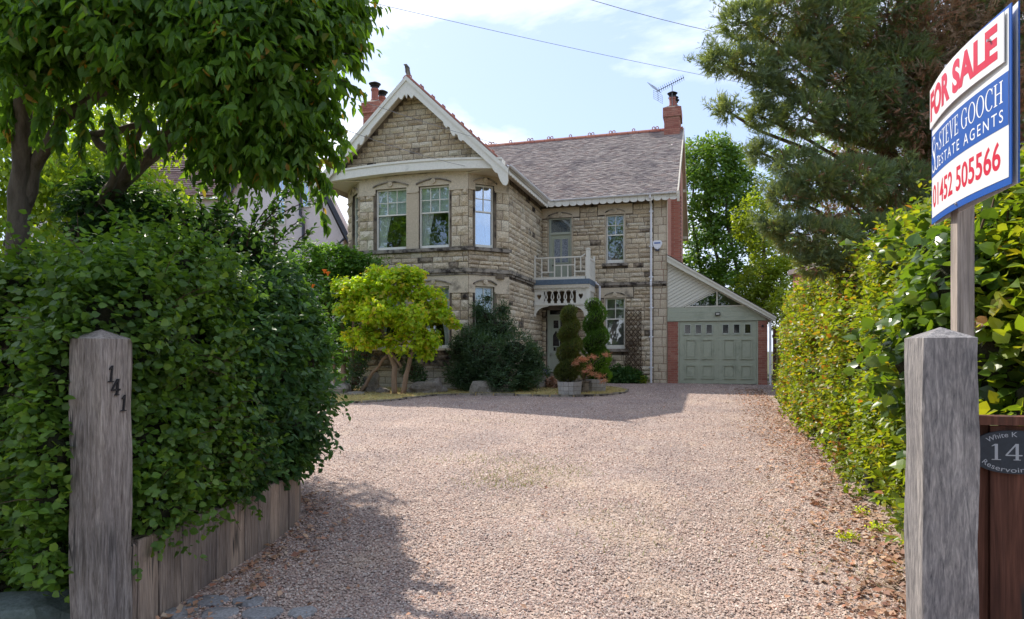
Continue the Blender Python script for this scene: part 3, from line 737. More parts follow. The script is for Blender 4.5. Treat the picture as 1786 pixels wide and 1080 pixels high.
# front door
a, b, z0, z1 = FD
m = MB()
for q in ((a, a + .08, z0, z1), (b - .08, b, z0, z1), (a + .08, b - .08, z1 - .06, z1), (a + .08, b - .08, 2.78, 2.85)): mbox(m, FW, q[0], q[1], -.18, -.05, q[2], q[3])
fd = m.build('front_door', 'sage_pale', H)
pbox('pane', 'glass_dark', FW, a + .08, b - .08, -.13, -.125, 2.85, z1 - .06, fd)
pbox('door_leaf', 'sage_pale', FW, a + .08, b - .08, -.15, -.10, z0 + .02, 2.78, fd)
xa, xb = a + .08, b - .08; mid = (xa + xb) / 2
for s_ in (-1, 1):
    c = mid + s_ * .125
    pbox('pane', 'glass_dark', FW, c - .09, c + .09, -.1, -.095, 2.36, 2.64, fd)
    m = MB(); m.prism([(c - .11, 1.72), (c + .11, 1.72), (c + .11, 2.1), (c, 2.27), (c - .11, 2.1)], lambda x, z: FW @ Vector((x, -.1, z)), lambda x, z: FW @ Vector((x, -.094, z)))
    m.build('pane', 'glass_dark', fd) if s_ == 1 else None
    pbox('pane', 'glass_dark', FW, c - .09, c - .01, -.1, -.095, 1.55, 1.68, fd); pbox('pane', 'glass_dark', FW, c + .01, c + .09, -.1, -.095, 1.55, 1.68, fd)
    m = MB(); panel(m, FW, c - .10, c + .10, .95, 1.32, -.1, .02, .018); m.build('door_panel', 'sage_pale', fd)
m = MB(); c = mid - .125; m.prism([(c - .11, 1.72), (c + .11, 1.72), (c + .11, 2.1), (c, 2.27), (c - .11, 2.1)], lambda x, z: FW @ Vector((x, -.1, z)), lambda x, z: FW @ Vector((x, -.094, z))); m.build('pane', 'glass_dark', fd)
pbox('letter_slot', 'grey', FW, mid - .12, mid + .1, -.1, -.085, 1.40, 1.46, fd)
m = MB(); m.tube([FW @ Vector((xb - .06, -.1, 1.42)), FW @ Vector((xb - .06, -.04, 1.42))], .03, 8); m.build('door_knob', 'chrome', fd)
for k, (zz, dd) in enumerate(((.60, .95), (.76, .45))):
    pbox('door_step', 'ledge', FW, a - .15, b + .1, 0, dd, .2, zz, H)

# ---- porch with balcony
PV, PR = 1.15, 2.45          # projection, right end (x = -u)
pc = MB()
mbox(pc, FW, PR, 4.40, .0, PV + .06, 3.80, 3.97); pc.build('balcony_deck', 'lead', H)
balc = pbox('balcony', 'white', FW, PR + .02, 4.39, .02, PV + .02, 3.672, 3.797)
def bbar(x0, x1, y0, y1, z0, z1, name='baluster'): return pbox(name, 'white', FW, x0, x1, y0, y1, z0, z1, balc)
yf0, yf1 = PV - .03, PV + .01
bbar(PR + .16, 4.33, yf0 - .01, yf1 + .01, 3.972, 4.06, 'bottom_rail'); bbar(PR + .30, 4.28, yf0 - .01, yf1 + .01, 4.70, 4.745, 'top_rail')
for x, zt in ((4.33, 4.82), (PR, 4.95)):
    w = .05 if x > 4 else .125
    m = MB(); mbox(m, FW, x, x + w, PV - .14 if w > .1 else PV - .05, PV + .02, 3.972, zt)
    if w > .1: mbox(m, FW, x - .015, x + w + .015, PV - .155, PV + .035, zt, zt + .03); mbox(m, FW, x + .02, x + w - .02, PV - .12, PV, zt + .03, zt + .06)
    m.build('corner_post', 'white', balc)
X1 = 4.28
for x in (X1 - .17, X1 - .62, X1 - 1.32, X1 - 1.70): bbar(x - .018, x + .018, yf0, yf1, 4.06, 4.70)
bbar(X1 - .42 + .0, X1 - .385, yf0, yf1, 4.25, 4.70); bbar(X1 - 1.54, X1 - 1.505, yf0, yf1, 4.25, 4.70)
bbar(X1 - .602, X1 - .188, yf0 + .003, yf1 - .003, 4.215, 4.25, 'cross_rail'); bbar(X1 - 1.682, X1 - 1.338, yf0 + .003, yf1 - .003, 4.215, 4.25, 'cross_rail')
bbar(X1 - 1.302, X1 - .638, yf0 + .003, yf1 - .003, 4.44, 4.475, 'cross_rail')
for x in (X1 - .86, X1 - 1.08): bbar(x - .018, x + .018, yf0, yf1, 4.06, 4.44)
m = MB(); m.hexa([FW @ Vector(p) for p in ((PR + .16, yf0, 4.78), (PR + .30, yf0, 4.70), (PR + .30, yf1, 4.70), (PR + .16, yf1, 4.78), (PR + .16, yf0, 4.83), (PR + .30, yf0, 4.745), (PR + .30, yf1, 4.745), (PR + .16, yf1, 4.83))]); m.build('top_rail', 'white', balc)
m = MB(); m.hexa([FW @ Vector(p) for p in ((X1, yf0, 4.70), (X1 + .05, yf0, 4.76), (X1 + .05, yf1, 4.76), (X1, yf1, 4.70), (X1, yf0, 4.745), (X1 + .05, yf0, 4.80), (X1 + .05, yf1, 4.80), (X1, yf1, 4.745))]); m.build('top_rail', 'white', balc)
# right side of the balcony
bbar(PR, PR + .07, .04, .12, 3.972, 4.86, 'corner_post'); bbar(PR + .02, PR + .06, .12, PV - .14, 4.66, 4.72, 'top_rail'); bbar(PR + .02, PR + .06, .12, PV - .14, 3.972, 4.05, 'bottom_rail')
for k in range(6): bbar(PR + .02, PR + .05, .2 + k * .14, .24 + k * .14, 4.05, 4.66)
# scalloped trim
m = MB()
n = 18
pts = []
x0_, x1_ = PR + .0, 4.39
for k in range(n):
    for j in range(5):
        t = j / 4; pts.append((x0_ + (x1_ - x0_) * (k + t) / n, 3.70 - .045 * math.sin(t * math.pi)))
pts += [(x1_, 3.795), (x0_, 3.795)]
m.prism(pts, lambda x, z: FW @ Vector((x, PV + .045, z)), lambda x, z: FW @ Vector((x, PV + .022, z))); m.build('scalloped_trim', 'cream', balc)
porch = pbox('porch', 'white', FW, PR, PR + .14, PV - .14, PV, .35, 3.668)
def pp(name, x0, x1, y0, y1, z0, z1, mat='white'): return pbox(name, mat, FW, x0, x1, y0, y1, z0, z1, porch)
pp('top_beam', PR + .14, 4.39, PV - .10, PV - .01, 3.60, 3.668); pp('bottom_beam', PR + .14, 4.39, PV - .10, PV + .0, 3.10, 3.17)
pp('back_board', PR + .2, 4.35, .05, .07, 3.0, 3.66, 'mortar'); pp('ceiling_board', PR + .02, 4.39, .02, PV - .12, 3.655, 3.668, 'white')
pp('side_beam', PR + .01, PR + .10, .0, PV - .14, 3.58, 3.668); pp('side_beam', PR + .01, PR + .10, .0, PV - .14, 3.08, 3.15)
pp('side_post', PR + .01, PR + .12, .0, .1, .35, 3.08)
for k in range(6): pp('side_baluster', PR + .03, PR + .07, .16 + k * .15, .20 + k * .15, 3.15, 3.58)
def heart_panel(xc):
    m = MB(); w, z0, z1 = .165, 3.17, 3.60; y0, y1 = PV - .07, PV - .03
    n = 24; H_ = []
    for i in range(n):
        t = 2 * math.pi * i / n
        hx = .82 * math.sin(t) ** 3; hz = (.8125 * math.cos(t) - .3125 * math.cos(2 * t) - .125 * math.cos(3 * t) - .0625 * math.cos(4 * t))
        H_.append((xc + hx * .095, 3.40 + hz * .115))
    O = []
    for (x, z) in H_:
        dx, dz = x - xc, z - 3.385
        s = min((w / abs(dx)) if dx else 99, ((z1 - 3.385) if dz > 0 else (3.385 - z0)) / abs(dz) if dz else 99); O.append((xc + dx * s, 3.385 + dz * s))
    for yy, rev in ((y1, 0), (y0, 1)):
        b_ = len(m.v); m.v += [tuple(FW @ Vector((x, yy, z))) for x, z in H_] + [tuple(FW @ Vector((x, yy, z))) for x, z in O]
        for i in range(n): j = (i + 1) % n; m.face([b_ + i, b_ + j, b_ + n + j, b_ + n + i])
    for i in range(n): j = (i + 1) % n; m.face([i, j, 2 * n + j, 2 * n + i])
    m.build('heart_panel', 'white', porch)
    m = MB()
    for sx, sz in ((-1, 1), (1, 1), (-1, -1), (1, -1)):      # corner fill
        zc = z1 if sz > 0 else z0
        m.prism([(xc + sx * w, zc), (xc + sx * w, zc - sz * .12), (xc + sx * (w - .09), zc)], lambda x, z: FW @ Vector((x, y1 + .001, z)), lambda x, z: FW @ Vector((x, y1 - .02, z)))
    m.build('panel_corner', 'white', porch)
heart_panel(PR + .14 + .17); heart_panel(4.38 - .17)
for k in range(5):
    xc = PR + .62 + k * .225
    prof = [(.045, 0), (.06, .0), (.06, .06), (.035, .09), (.022, .12), (.05, .15), (.06, .2), (.055, .24), (.02, .37), (.02, .39), (.055, .40), (.055, .43)]
    left = [(xc - w_, 3.17 + z) for w_, z in prof]; right = [(xc + w_, 3.17 + z) for w_, z in reversed(prof)]
    m = MB()
    for s_ in (-1, 1):
        hole = [(.0, .0), (.0, .13), (.028, .18), (.03, .22), (.0, .35), (.0, .43)]
        for (w0, za), (w1, zb_) in zip(prof[1:-1], prof[2:]):
            def hw(z): return 0 if z < .13 or z > .35 else (.03 * min(1, (z - .13) / .06) if z < .22 else .03 * (.35 - z) / .13)
            if zb_ - za < .001: continue
            m.hexa([FW @ Vector((xc + s_ * hw(za), PV - .06, 3.17 + za)), FW @ Vector((xc + s_ * w0, PV - .06, 3.17 + za)), FW @ Vector((xc + s_ * w0, PV - .03, 3.17 + za)), FW @ Vector((xc + s_ * hw(za), PV - .03, 3.17 + za)),
                    FW @ Vector((xc + s_ * hw(zb_), PV - .06, 3.17 + zb_)), FW @ Vector((xc + s_ * w1, PV - .06, 3.17 + zb_)), FW @ Vector((xc + s_ * w1, PV - .03, 3.17 + zb_)), FW @ Vector((xc + s_ * hw(zb_), PV - .03, 3.17 + zb_))])
    m.build('shaped_baluster', 'white', porch)
for xc, s_ in ((4.39, -1), (PR + .14, 1)):
    n = 8; arc = [(xc + s_ * (.48 - .42 * math.cos(math.pi / 2 * i / n)), 3.06 - .30 * (1 - math.sin(math.pi / 2 * i / n)) + .0) for i in range(n + 1)]
    pts = [(xc, 3.10)] + [(xc, 2.74)] + [(xc + s_ * .06, 2.72)] + arc + [(xc + s_ * .54, 3.10)]
    m = MB(); m.prism(pts, lambda x, z: FW @ Vector((x, PV - .03, z)), lambda x, z: FW @ Vector((x, PV - .07, z))); m.build('curved_bracket', 'white', porch)
m = MB(); m.tube([FW @ Vector(p) for p in ((PR - .02, .12, 3.97), (PR - .05, .12, 3.9), (PR - .16, .06, 3.82), (PR - .16, .06, .35))], .035, 8); m.build('downpipe', 'pvc', H)
# ================================================================== roofs
def brick_far():
    m, nt, p = new_mat('coursed_red_brick')
    b = nt.nodes.new('ShaderNodeTexBrick'); b.inputs['Scale'].default_value = 1; b.inputs['Brick Width'].default_value = .225; b.inputs['Row Height'].default_value = .075
    b.inputs['Mortar Size'].default_value = .008; b.inputs['Color1'].default_value = (.42, .15, .10, 1); b.inputs['Color2'].default_value = (.52, .21, .14, 1); b.inputs['Mortar'].default_value = (.42, .30, .24, 1)
    g = nt.nodes.new('ShaderNodeNewGeometry'); s = nt.nodes.new('ShaderNodeSeparateXYZ'); c = nt.nodes.new('ShaderNodeCombineXYZ'); a = nt.nodes.new('ShaderNodeMath'); a.operation = 'ADD'
    nt.links.new(g.outputs['Position'], s.inputs[0]); nt.links.new(s.outputs[0], a.inputs[0]); nt.links.new(s.outputs[1], a.inputs[1])
    nt.links.new(a.outputs[0], c.inputs[0]); nt.links.new(s.outputs[2], c.inputs[1]); nt.links.new(c.outputs[0], b.inputs['Vector'])
    nt.links.new(b.outputs[0], p.inputs['Base Color']); p.inputs['Roughness'].default_value = .9
    return m
MT['brick_far'] = brick_far()
MK = .758; MZ = lambda v: 6.9 + (v + .35) * MK            # main roof plane
GZ = lambda u: GA - GS * abs(u - UC)                       # gable roof plane
def tile_rows(name, mat, org, along, upv, nrm, L, rng_fn, parent, gauge=.1, tw=.17, thick=.010, seed=1):
    R = np.random.RandomState(seed); org, along, upv, nrm = [np.array(q, float) for q in (org, along, upv, nrm)]
    V, A = [], []; r = 0; s = 0.0
    while s < L:
        a, b = rng_fn(s); off = (r % 2) * tw / 2
        if b - a > .05:
            k0 = math.floor((a - off) / tw); k1 = math.ceil((b - off) / tw)
            for k in range(k0, k1):
                x0, x1 = max(a, off + k * tw + .003), min(b, off + (k + 1) * tw - .003)
                if x1 - x0 < .02: continue
                j, t = R.uniform(-.005, .005), R.uniform(0, .009)
                h0, h1 = thick * 1.9 + t, .004 + t * .3
                P = [org + along * x + upv * (s + y) + nrm * h for x, y, h in ((x0, j - .01, h0 - thick), (x1, j - .01, h0 - thick), (x0, j - .01, h0), (x1, j - .01, h0), (x0, gauge + .03, h1), (x1, gauge + .03, h1))]
                V.append(P); A.append(R.rand())
        s += gauge; r += 1
    V = np.array(V); n = len(V)
    F = np.array([(0, 1, 3, 2), (2, 3, 5, 4), (1, 0, 4, 5)])[None] + (np.arange(n) * 6)[:, None, None]
    return stuff(link(name, npmesh(name, V.reshape(-1, 3), F.reshape(-1, 4), np.repeat(A, 3)), mat, parent))
# decks under the tiles
m = MB()
VR = 4.4
uV = lambda z: UC + (GA - z) / GS                      # right valley, u at height z
# main front slope deck (two polygons: right of the gable; above and left)
def roofpoly(mb, pts, th=.09): mb.prism(pts, lambda u, v: (u, v, MZ(v) - .005), lambda u, v: (u, v, MZ(v) - th))
roofpoly(m, [(.36, -.40), (.36, VR), (UC, VR), (UC, (GA - 6.9) / MK - .35), (uV(MZ(-.40)) - .02, -.40)])
roofpoly(m, [(-9.9, VR), (UC, VR), (UC, (GA - 6.9) / MK - .35), (-10.2, -.40), (-10.2, 4.4)][:])
md = m.build('roof', 'tile', H)
m = MB(); k2 = (10.5 - 6.85) / 4.8
m.prism([(-10.2, VR), (.36, VR), (.36, 9.2), (-10.2, 9.2)], lambda u, v: (u, v, 10.5 - (v - VR) * k2 - .005), lambda u, v: (u, v, 10.5 - (v - VR) * k2 - .09)); m.build('rear_roof_slope', 'tile', H)
V_END = -5.42
m = MB()
for s_ in (-1, 1):
    vtop = (GA - 6.9) / MK - .35; vbot = (GE - 6.9) / MK - .35
    m.prism([(0, V_END), (0, vtop), (GH, vbot + .1), (GH, V_END)], lambda d, v, s_=s_: (UC + s_ * d, v, GA - GS * d - .005), lambda d, v, s_=s_: (UC + s_ * d, v, GA - GS * d - .09))
gr_ = m.build('gable_roof', 'tile', H)
cm = math.cos(math.atan(MK)); sm = math.sin(math.atan(MK)); LM = (10.5 - MZ(-.42)) / sm
tile_rows('roof_tiles', 'tile', (0, -.42, MZ(-.42)), (1, 0, 0), (0, cm, sm), (0, -sm, cm), LM - .05,
          lambda s: (max(-9.9, uV(min(MZ(-.42) + s * sm, GA))) if MZ(-.42) + s * sm < GA else -9.9, .38), md, .1, .165)
cg = math.cos(math.atan(GS)); sg = math.sin(math.atan(GS)); LG = (GA - GE) / sg + .06
for s_ in (-1, 1):
    tile_rows('roof_tiles', 'tile', (UC + s_ * (GH + .04), 0, GE - .04 * GS), (0, 1, 0), (-s_ * cg, 0, sg), (s_ * sg, 0, cg), LG,
              lambda s: (V_END - .03, ((GE - .04 * GS + s * sg) - 6.9) / MK - .35), gr_, .1, .165, seed=3 + s_)
# ridge tiles with ring crests
def ridge_proto(rings, L=.44):
    m = MB(); n = 6
    prof = [(-.13, -.09), (-.12, -.02), (-.06, .045), (0, .06), (.06, .045), (.12, -.02), (.13, -.09)]
    m.prism(prof, lambda y, z: (-L / 2 + .006, y, z), lambda y, z: (L / 2 - .006, y, z))
    for xr in rings:
        R_, r = .055, .018; b = len(m.v); N, K = 10, 4
        for i in range(N):
            a = 2 * math.pi * i / N
            for j in range(K):
                c = 2 * math.pi * j / K; q = R_ + r * math.cos(c); m.v.append((xr + q * math.cos(a), r * math.sin(c), .105 + q * math.sin(a)))
        for i in range(N):
            for j in range(K): m.face([b + i * K + j, b + ((i + 1) % N) * K + j, b + ((i + 1) % N) * K + (j + 1) % K, b + i * K + (j + 1) % K])
    me = m.mesh('ridge_tile'); me.materials.append(MT['ridge']); return me
RT = [ridge_proto((-.07, .07)), ridge_proto(()), ridge_proto((0,))]
x = .36 - .22; k = 0
while x > -8.0:
    if not (-.42 < x < .12):
        o = link('ridge_tile', RT[(2 if k == 0 else (0, 1, 0, 1, 2, 1)[k % 6])], None, H); o.location = (x, VR, 10.52); o.rotation_euler = (0, 0, 0)
    else: o = link('ridge_tile', RT[1], None, H); o.location = (x, VR, 10.52)
    x -= .44; k += 1
v = V_END + .2; k = 0
while v < 2.9:
    o = link('ridge_tile', RT[(0, 1)[k % 2]], None, H); o.location = (UC, v, GA + .02); o.rotation_euler = (0, 0, math.pi / 2); v += .44; k += 1
# finial: a small perched bird
m = MB(); m.tube([(UC, V_END + .08, GA), (UC, V_END + .08, GA + .12), (UC - .02, V_END + .08, GA + .2), (UC - .01, V_END + .08, GA + .3), (UC - .06, V_END + .06, GA + .4), (UC - .12, V_END + .05, GA + .42)], [.075, .045, .06, .075, .045, .012], 7)
m.tube([(UC + .02, V_END + .08, GA + .26), (UC + .07, V_END + .10, GA + .12)], [.04, .012], 5); m.build('bird_finial', 'ledge', H)

# ================================================================== bargeboards, tie beam, eaves
def barge(mb, s_, v0, v1, top=0.0, depth=.34, L=None, deco=True, foot=True):
    """outline along the slope: t from apex, d below the roof line"""
    L = L or (GH / cg) + .10
    low = []
    if deco:
        low += [(0.0, .62), (.10, .50), (.16, depth + .06), (.22, depth)]
        a = L * .50
        low += [(a - .36, depth), (a - .33, depth + .09), (a - .26, depth + .05), (a - .22, depth + .13)]
        low += [(a - .14 + .1 * k, depth + .13 + .05 * math.sin(k * 2)) for k in range(0)]
        low += [(a - .10, depth + .03), (a + .02, depth + .03), (a + .06, depth + .13), (a + .13, depth + .05), (a + .22, depth + .09), (a + .26, depth)]
    else: low += [(0, depth)]
    if foot:
        low += [(L - .62, depth), (L - .56, depth + .05), (L - .46, depth + .06), (L - .42, depth + .02)]
        for k in range(9):
            an = math.radians(-200 + k * 28); low.append((L - .20 + .20 * math.cos(-an - math.pi * 0), depth + .02 - .20 * math.sin(an) * 1 if False else depth + .02 + .20 * math.sin(-an)))
    low += [(L, depth * .5), (L, top)]
    poly = [(0, top)] + low
    def P(v):
        return lambda t, d: (UC + s_ * (t * cg - 0 * d), v, GA - t * sg - d / cg)
    mb.prism(poly, P(v0), P(v1))
# the apex: boards meet on the centre line, so d is measured straight down
for s_ in (-1, 1):
    L = GH / cg + .10; D = .33
    low = [(0.0, .62), (.05, .47), (.13, .46), (.2, .50), (.27, .44), (.33, D)]
    a = L * .47
    low += [(a - .42, D), (a - .38, D + .07), (a - .27, D + .09), (a - .23, D + .01), (a - .13, D - .01), (a - .09, D + .10), (a, D + .14), (a + .08, D + .10), (a + .1, D + .02), (a + .2, D + .0), (a + .24, D + .09), (a + .34, D + .09), (a + .42, D)]
    low += [(L - .66, D), (L - .60, D + .06), (L - .50, D + .08), (L - .42, D + .04), (L - .38, D + .10), (L - .31, D + .19), (L - .20, D + .23), (L - .09, D + .19), (L - .02, D + .10), (L + .01, D - .02), (L - .0, D - .12), (L, .02)]
    m = MB(); m.prism([(0, .02)] + low, lambda t, d: (UC + s_ * t * cg, V_END - .03, GA - t * sg - d), lambda t, d: (UC + s_ * t * cg, V_END + .015, GA - t * sg - d))
    bb = m.build('bargeboard', 'white', H)
    m = MB(); m.prism([(0, -.035), (0, .10), (L + .03, .10), (L + .03, -.035)], lambda t, d: (UC + s_ * t * cg, V_END - .065, GA - t * sg - d), lambda t, d: (UC + s_ * t * cg, V_END - .032, GA - t * sg - d)); m.build('bargeboard_moulding', 'white', bb)
    # soffit between board and wall
    m = MB(); m.prism([(0, .10), (0, .13), (L - .1, .13), (L - .1, .10)], lambda t, d: (UC + s_ * t * cg, V_END + .016, GA - t * sg - d), lambda t, d: (UC + s_ * t * cg, -4.98, GA - t * sg - d)); m.build('gable_soffit', 'cream', H)
m = MB(); n = 14; pts = []
XB = 2.92
for i in range(n + 1): x = -XB + 2 * XB * i / n; pts.append((x, 7.14 - .14 * (x / XB) ** 2))
for i in range(n + 1): x = XB - 2 * XB * i / n; pts.append((x, 6.86 - .14 * (x / XB) ** 2))
m.prism(pts, lambda x, z: (UC + x, -5.33, z), lambda x, z: (UC + x, -5.03, z)); tb = m.build('tie_beam', 'white', H)
m = MB(); top = [p for p in pts[:n + 1]]
m.prism([(x, z + .03) for x, z in top] + [(x, z - .03) for x, z in reversed(top)], lambda x, z: (UC + x, -5.36, z), lambda x, z: (UC + x, -5.331, z)); m.build('tie_beam_moulding', 'white', tb)
for s_ in (-1, 1):
    m = MB(); m.prism([(1.7, -5.03), (2.95, -5.31), (3.0, -3.2), (2.74, -3.2), (2.74, -4.06), (1.79, -5.02)], lambda d, v: (UC + s_ * d, v, 6.83 - .05), lambda d, v: (UC + s_ * d, v, 6.80 - .05)); m.build('corner_soffit', 'cream', H)
    m = MB(); x0, x1 = sorted((UC + s_ * 2.74, UC + s_ * 3.0)); m.box(x0, x1, -3.2, -.4 if s_ > 0 else 4, 6.745, 6.775); m.build('eaves_soffit', 'cream', H)
m = MB(); m.box(-4.4, .3, -.36, -.01, 6.745, 6.775); m.build('eaves_soffit', 'cream', H)
# scalloped valance boards + gutters
sc = MB(); w = .262; n = 8
pts = [(-w / 2 + .004, .0), (-w / 2 + .004, -.16)] + [(-(w / 2 - .012) * math.cos(math.pi * i / n), -.16 - .075 * math.sin(math.pi * i / n) ** .7) for i in range(1, n)] + [(w / 2 - .004, -.16), (w / 2 - .004, 0)]
sc.prism(pts, lambda x, z: (x, -.012, z), lambda x, z: (x, .012, z)); scm = sc.mesh('valance_board'); scm.materials.append(MT['white'])
k = 0; x = .24
while x > -4.0:
    o = link('valance_board', scm, None, H); o.location = (x, -.40, 6.85); x -= w
v = -.62
while v > -5.3:
    o = link('valance_board', scm, None, H); o.location = (UC + GH + .02, v, 6.80); o.rotation_euler = (0, 0, math.pi / 2); v -= w
v = -4.2
for k in range(5):
    o = link('valance_board', scm, None, H); o.location = (UC - GH - .02, -5.25 + k * w, 6.80); o.rotation_euler = (0, 0, math.pi / 2)
def gutter(p0, p1, name='gutter', r=.06):
    m = MB(); p0, p1 = Vector(p0), Vector(p1); d = (p1 - p0).normalized(); s = d.cross(Vector((0, 0, 1))); n = 6
    pr = [(math.cos(math.pi * (1 + i / n)) * r, math.sin(math.pi * (1 + i / n)) * r) for i in range(n + 1)] + [(math.cos(math.pi * (2 - i / n)) * (r - .012), math.sin(math.pi * (2 - i / n)) * (r - .012)) for i in range(n + 1)]
    m.prism(pr, lambda a, z: p0 + s * a + Vector((0, 0, z)), lambda a, z: p1 + s * a + Vector((0, 0, z))); return m.build(name, 'pvc', H)
gutter((UC + GH + .09, -.42, 6.86), (.34, -.48, 6.86)); gutter((UC + GH + .09, -5.4, 6.80), (UC + GH + .09, -.50, 6.84))
UP = -.52
m = MB(); m.tube([(UP, -.48, 6.84), (UP, -.46, 6.72), (UP, -.14, 6.52), (UP, -.10, 6.40), (UP, -.10, 3.98), (UP, -.155, 3.93), (UP, -.155, 3.80), (UP, -.10, 3.72), (UP, -.10, .45)], .038, 8)
dp = m.build('downpipe', 'pvc', H)
for z in (6.3, 5.1, 4.05, 3.0, 2.0, .95): m = MB(); m.lathe([(.05, 0), (.05, .06)], (UP, -.10, z), 8); m.box(UP - .075, UP + .075, -.07, -.055, z + .01, z + .05); m.build('pipe_bracket', 'pvc', dp)
# alarm box
m = MB(); c = (-.31, 5.18); hx = [(.0, -.17), (.09, -.12), (.16, .02), (.15, .10), (.10, .14), (-.10, .14), (-.15, .10), (-.16, .02), (-.09, -.12)]
m.prism([(c[0] + x, c[1] + z) for x, z in hx], lambda x, z: (x, -.10, z), lambda x, z: (x, -.015, z)); ab = m.build('alarm_box', 'pvc', H)
m = MB(); m.box(c[0] - .07, c[0] + .07, -.09, -.03, c[1] - .215, c[1] - .155); m.build('alarm_strobe', 'slate_trim', ab)
m = MB(); m.box(c[0] - .1, c[0] + .1, -.108, -.101, c[1] + .03, c[1] + .07); m.build('alarm_label', 'blue', ab)
# trellis by the right ground floor window
tr = MB()
for k in range(-9, 14):
    for s_ in (1, -1):
        pts = []
        x0, x1, z0, z1 = -1.38, -.86, .75, 3.0
        a = z0 + k * .19
        # line z = a + s*(x-x0)*1.2
        q = []
        for t in range(11):
            x = x0 + (x1 - x0) * t / 10; z = a + (1.2 * (x - x0) if s_ > 0 else 1.2 * (x1 - x))
            if z0 <= z <= z1: q.append((x, z))
        if len(q) > 1: tr.tube([(q[0][0], -.085 - .012 * s_, q[0][1]), (q[-1][0], -.085 - .012 * s_, q[-1][1])], .012, 4)
for x in (-1.38, -.86): tr.tube([(x, -.10, .5), (x, -.10, 3.02)], .014, 4)
trellis = tr.build('trellis', 'twig', H)

# ================================================================== right gable end
m = MB(); holed(m, FG, -8.8, 0, 0, 6.85, [], .3, .0)
m.prism([(0, 6.85), (8.8, 6.85), (4.4, 10.2)], lambda v, z: (0, v, z), lambda v, z: (-.3, v, z)); m.build('brick_end_wall', 'brick_far', H)
m = MB(); m.box(.002, .34, 2.6, 4.6, .3, 7.9); m.prism([(2.6, 7.9), (4.6, 7.9), (4.2, 8.6), (3.0, 8.6)], lambda v, z: (.002, v, z), lambda v, z: (.338, v, z)); m.build('chimney_breast', 'brick_far', H)
m = MB(); m.box(.0, .012, -.045, .30, .1, 6.7); m.build('corner_return', 'dressed', H)
for z in np.arange(4.0, 7.4, .15): m = MB(); m.box(.342, .36, 2.62, 2.78, z, z + .075); m.build('dark_brick', 'slate_trim', H)
for a, b, za, zb_ in ((VR, -.42, 10.5, MZ(-.42)), (VR, 9.2, 10.5, 10.5 - 4.8 * k2)):
    m = MB(); m.prism([(a, za + .03), (b, zb_ + .03), (b, zb_ - .22), (a, za - .22)], lambda v, z: (.365, v, z), lambda v, z: (.405, v, z)); m.build('verge_board', 'cream', H)
    m = MB(); m.prism([(a, za - .10), (b, zb_ - .10), (b, zb_ - .13), (a, za - .13)], lambda v, z: (.364, v, z), lambda v, z: (.01, v, z)); m.build('verge_soffit', 'cream', H)
m = MB(); m.box(.36, .44, -.44, -.30, 6.55, 6.9); m.build('verge_foot', 'cream', H)
for v in (.25, 2.2, 6.6, 8.8):
    zz = (MZ(v) if v < 4.4 else 10.5 - (v - 4.4) * k2) - .28; m = MB(); m.box(-.0 + .012, .36, v - .06, v + .06, zz - .12, zz); m.build('purlin_end', 'cream', H)

# ================================================================== chimneys
def chimney(cu, cv, z0, z1, wu, wv, pots, name='chimney_stack'):
    m = MB(); g = .008; rr = random.Random(5)
    def courses(za, zb_, wu, wv):
        z = za; r = 0
        while z < zb_ - .02:
            for (ax, L, W_) in (('u', wu, wv), ('v', wv, wu)):
                for s_ in (-1, 1):
                    x = -L / 2 - (.11 if r % 2 else 0) + g
                    while x < L / 2:
                        a, b = max(x, -L / 2 + g), min(x + .215, L / 2 - g); x += .225
                        if b - a < .03: continue
                        m.cur = rr.random(); y0, y1 = s_ * (W_ / 2 - .02), s_ * (W_ / 2 + .004 + rr.random() * .004)
                        if ax == 'u': m.box(cu + a, cu + b, *sorted((cv + y0, cv + y1)), z, z + .067)
                        else: m.box(*sorted((cu + y0, cu + y1)), cv + a, cv + b, z, z + .067)
            z += .075; r += 1
    c = MB(); c.box(cu - wu / 2 + .01, cu + wu / 2 - .01, cv - wv / 2 + .01, cv + wv / 2 - .01, z0, z1)
    c.box(cu - wu / 2 - .04, cu + wu / 2 + .04, cv - wv / 2 - .04, cv + wv / 2 + .04, z1 - .36, z1 - .001)
    ch = c.build(name, 'brick_mortar', H)
    courses(z0, z1 - .38, wu, wv); courses(z1 - .36, z1 - .01, wu + .10, wv + .10)
    stuff(m.build('brickwork', 'brick', ch))
    c = MB(); wa, wb = wu / 2 + .05, wv / 2 + .05
    c.hexa([(cu - wa, cv - wb, z1), (cu + wa, cv - wb, z1), (cu + wa, cv + wb, z1), (cu - wa, cv + wb, z1), (cu - wa * .5, cv - wb * .6, z1 + .13), (cu + wa * .5, cv - wb * .6, z1 + .13), (cu + wa * .5, cv + wb * .6, z1 + .13), (cu - wa * .5, cv + wb * .6, z1 + .13)]); c.build('flaunching', 'ledge', ch)
    for (pu, pv, h) in pots:
        p = MB(); p.lathe([(.15, 0), (.145, .12), (.12, .14), (.115, h), (.135, h + .02), (.135, h + .08)], (cu + pu, cv + pv, z1 + .05), 12); po = p.build('chimney_pot', 'pot', ch, smooth=False)
        p = MB(); z = z1 + .05 + h + .08; p.lathe([(.11, 0), (.11, .08), (.16, .09), (.15, .11)], (cu + pu, cv + pv, z), 12); p.lathe([(.2, .16), (.21, .175), (.09, .24), (.02, .26)], (cu + pu, cv + pv, z), 14)
        for a in range(3): p.tube([(cu + pu + .13 * math.cos(a * 2.1), cv + pv + .13 * math.sin(a * 2.1), z + .09), (cu + pu + .15 * math.cos(a * 2.1), cv + pv + .15 * math.sin(a * 2.1), z + .17)], .008, 4)
        p.build('chimney_cowl', 'black', po)
    return ch
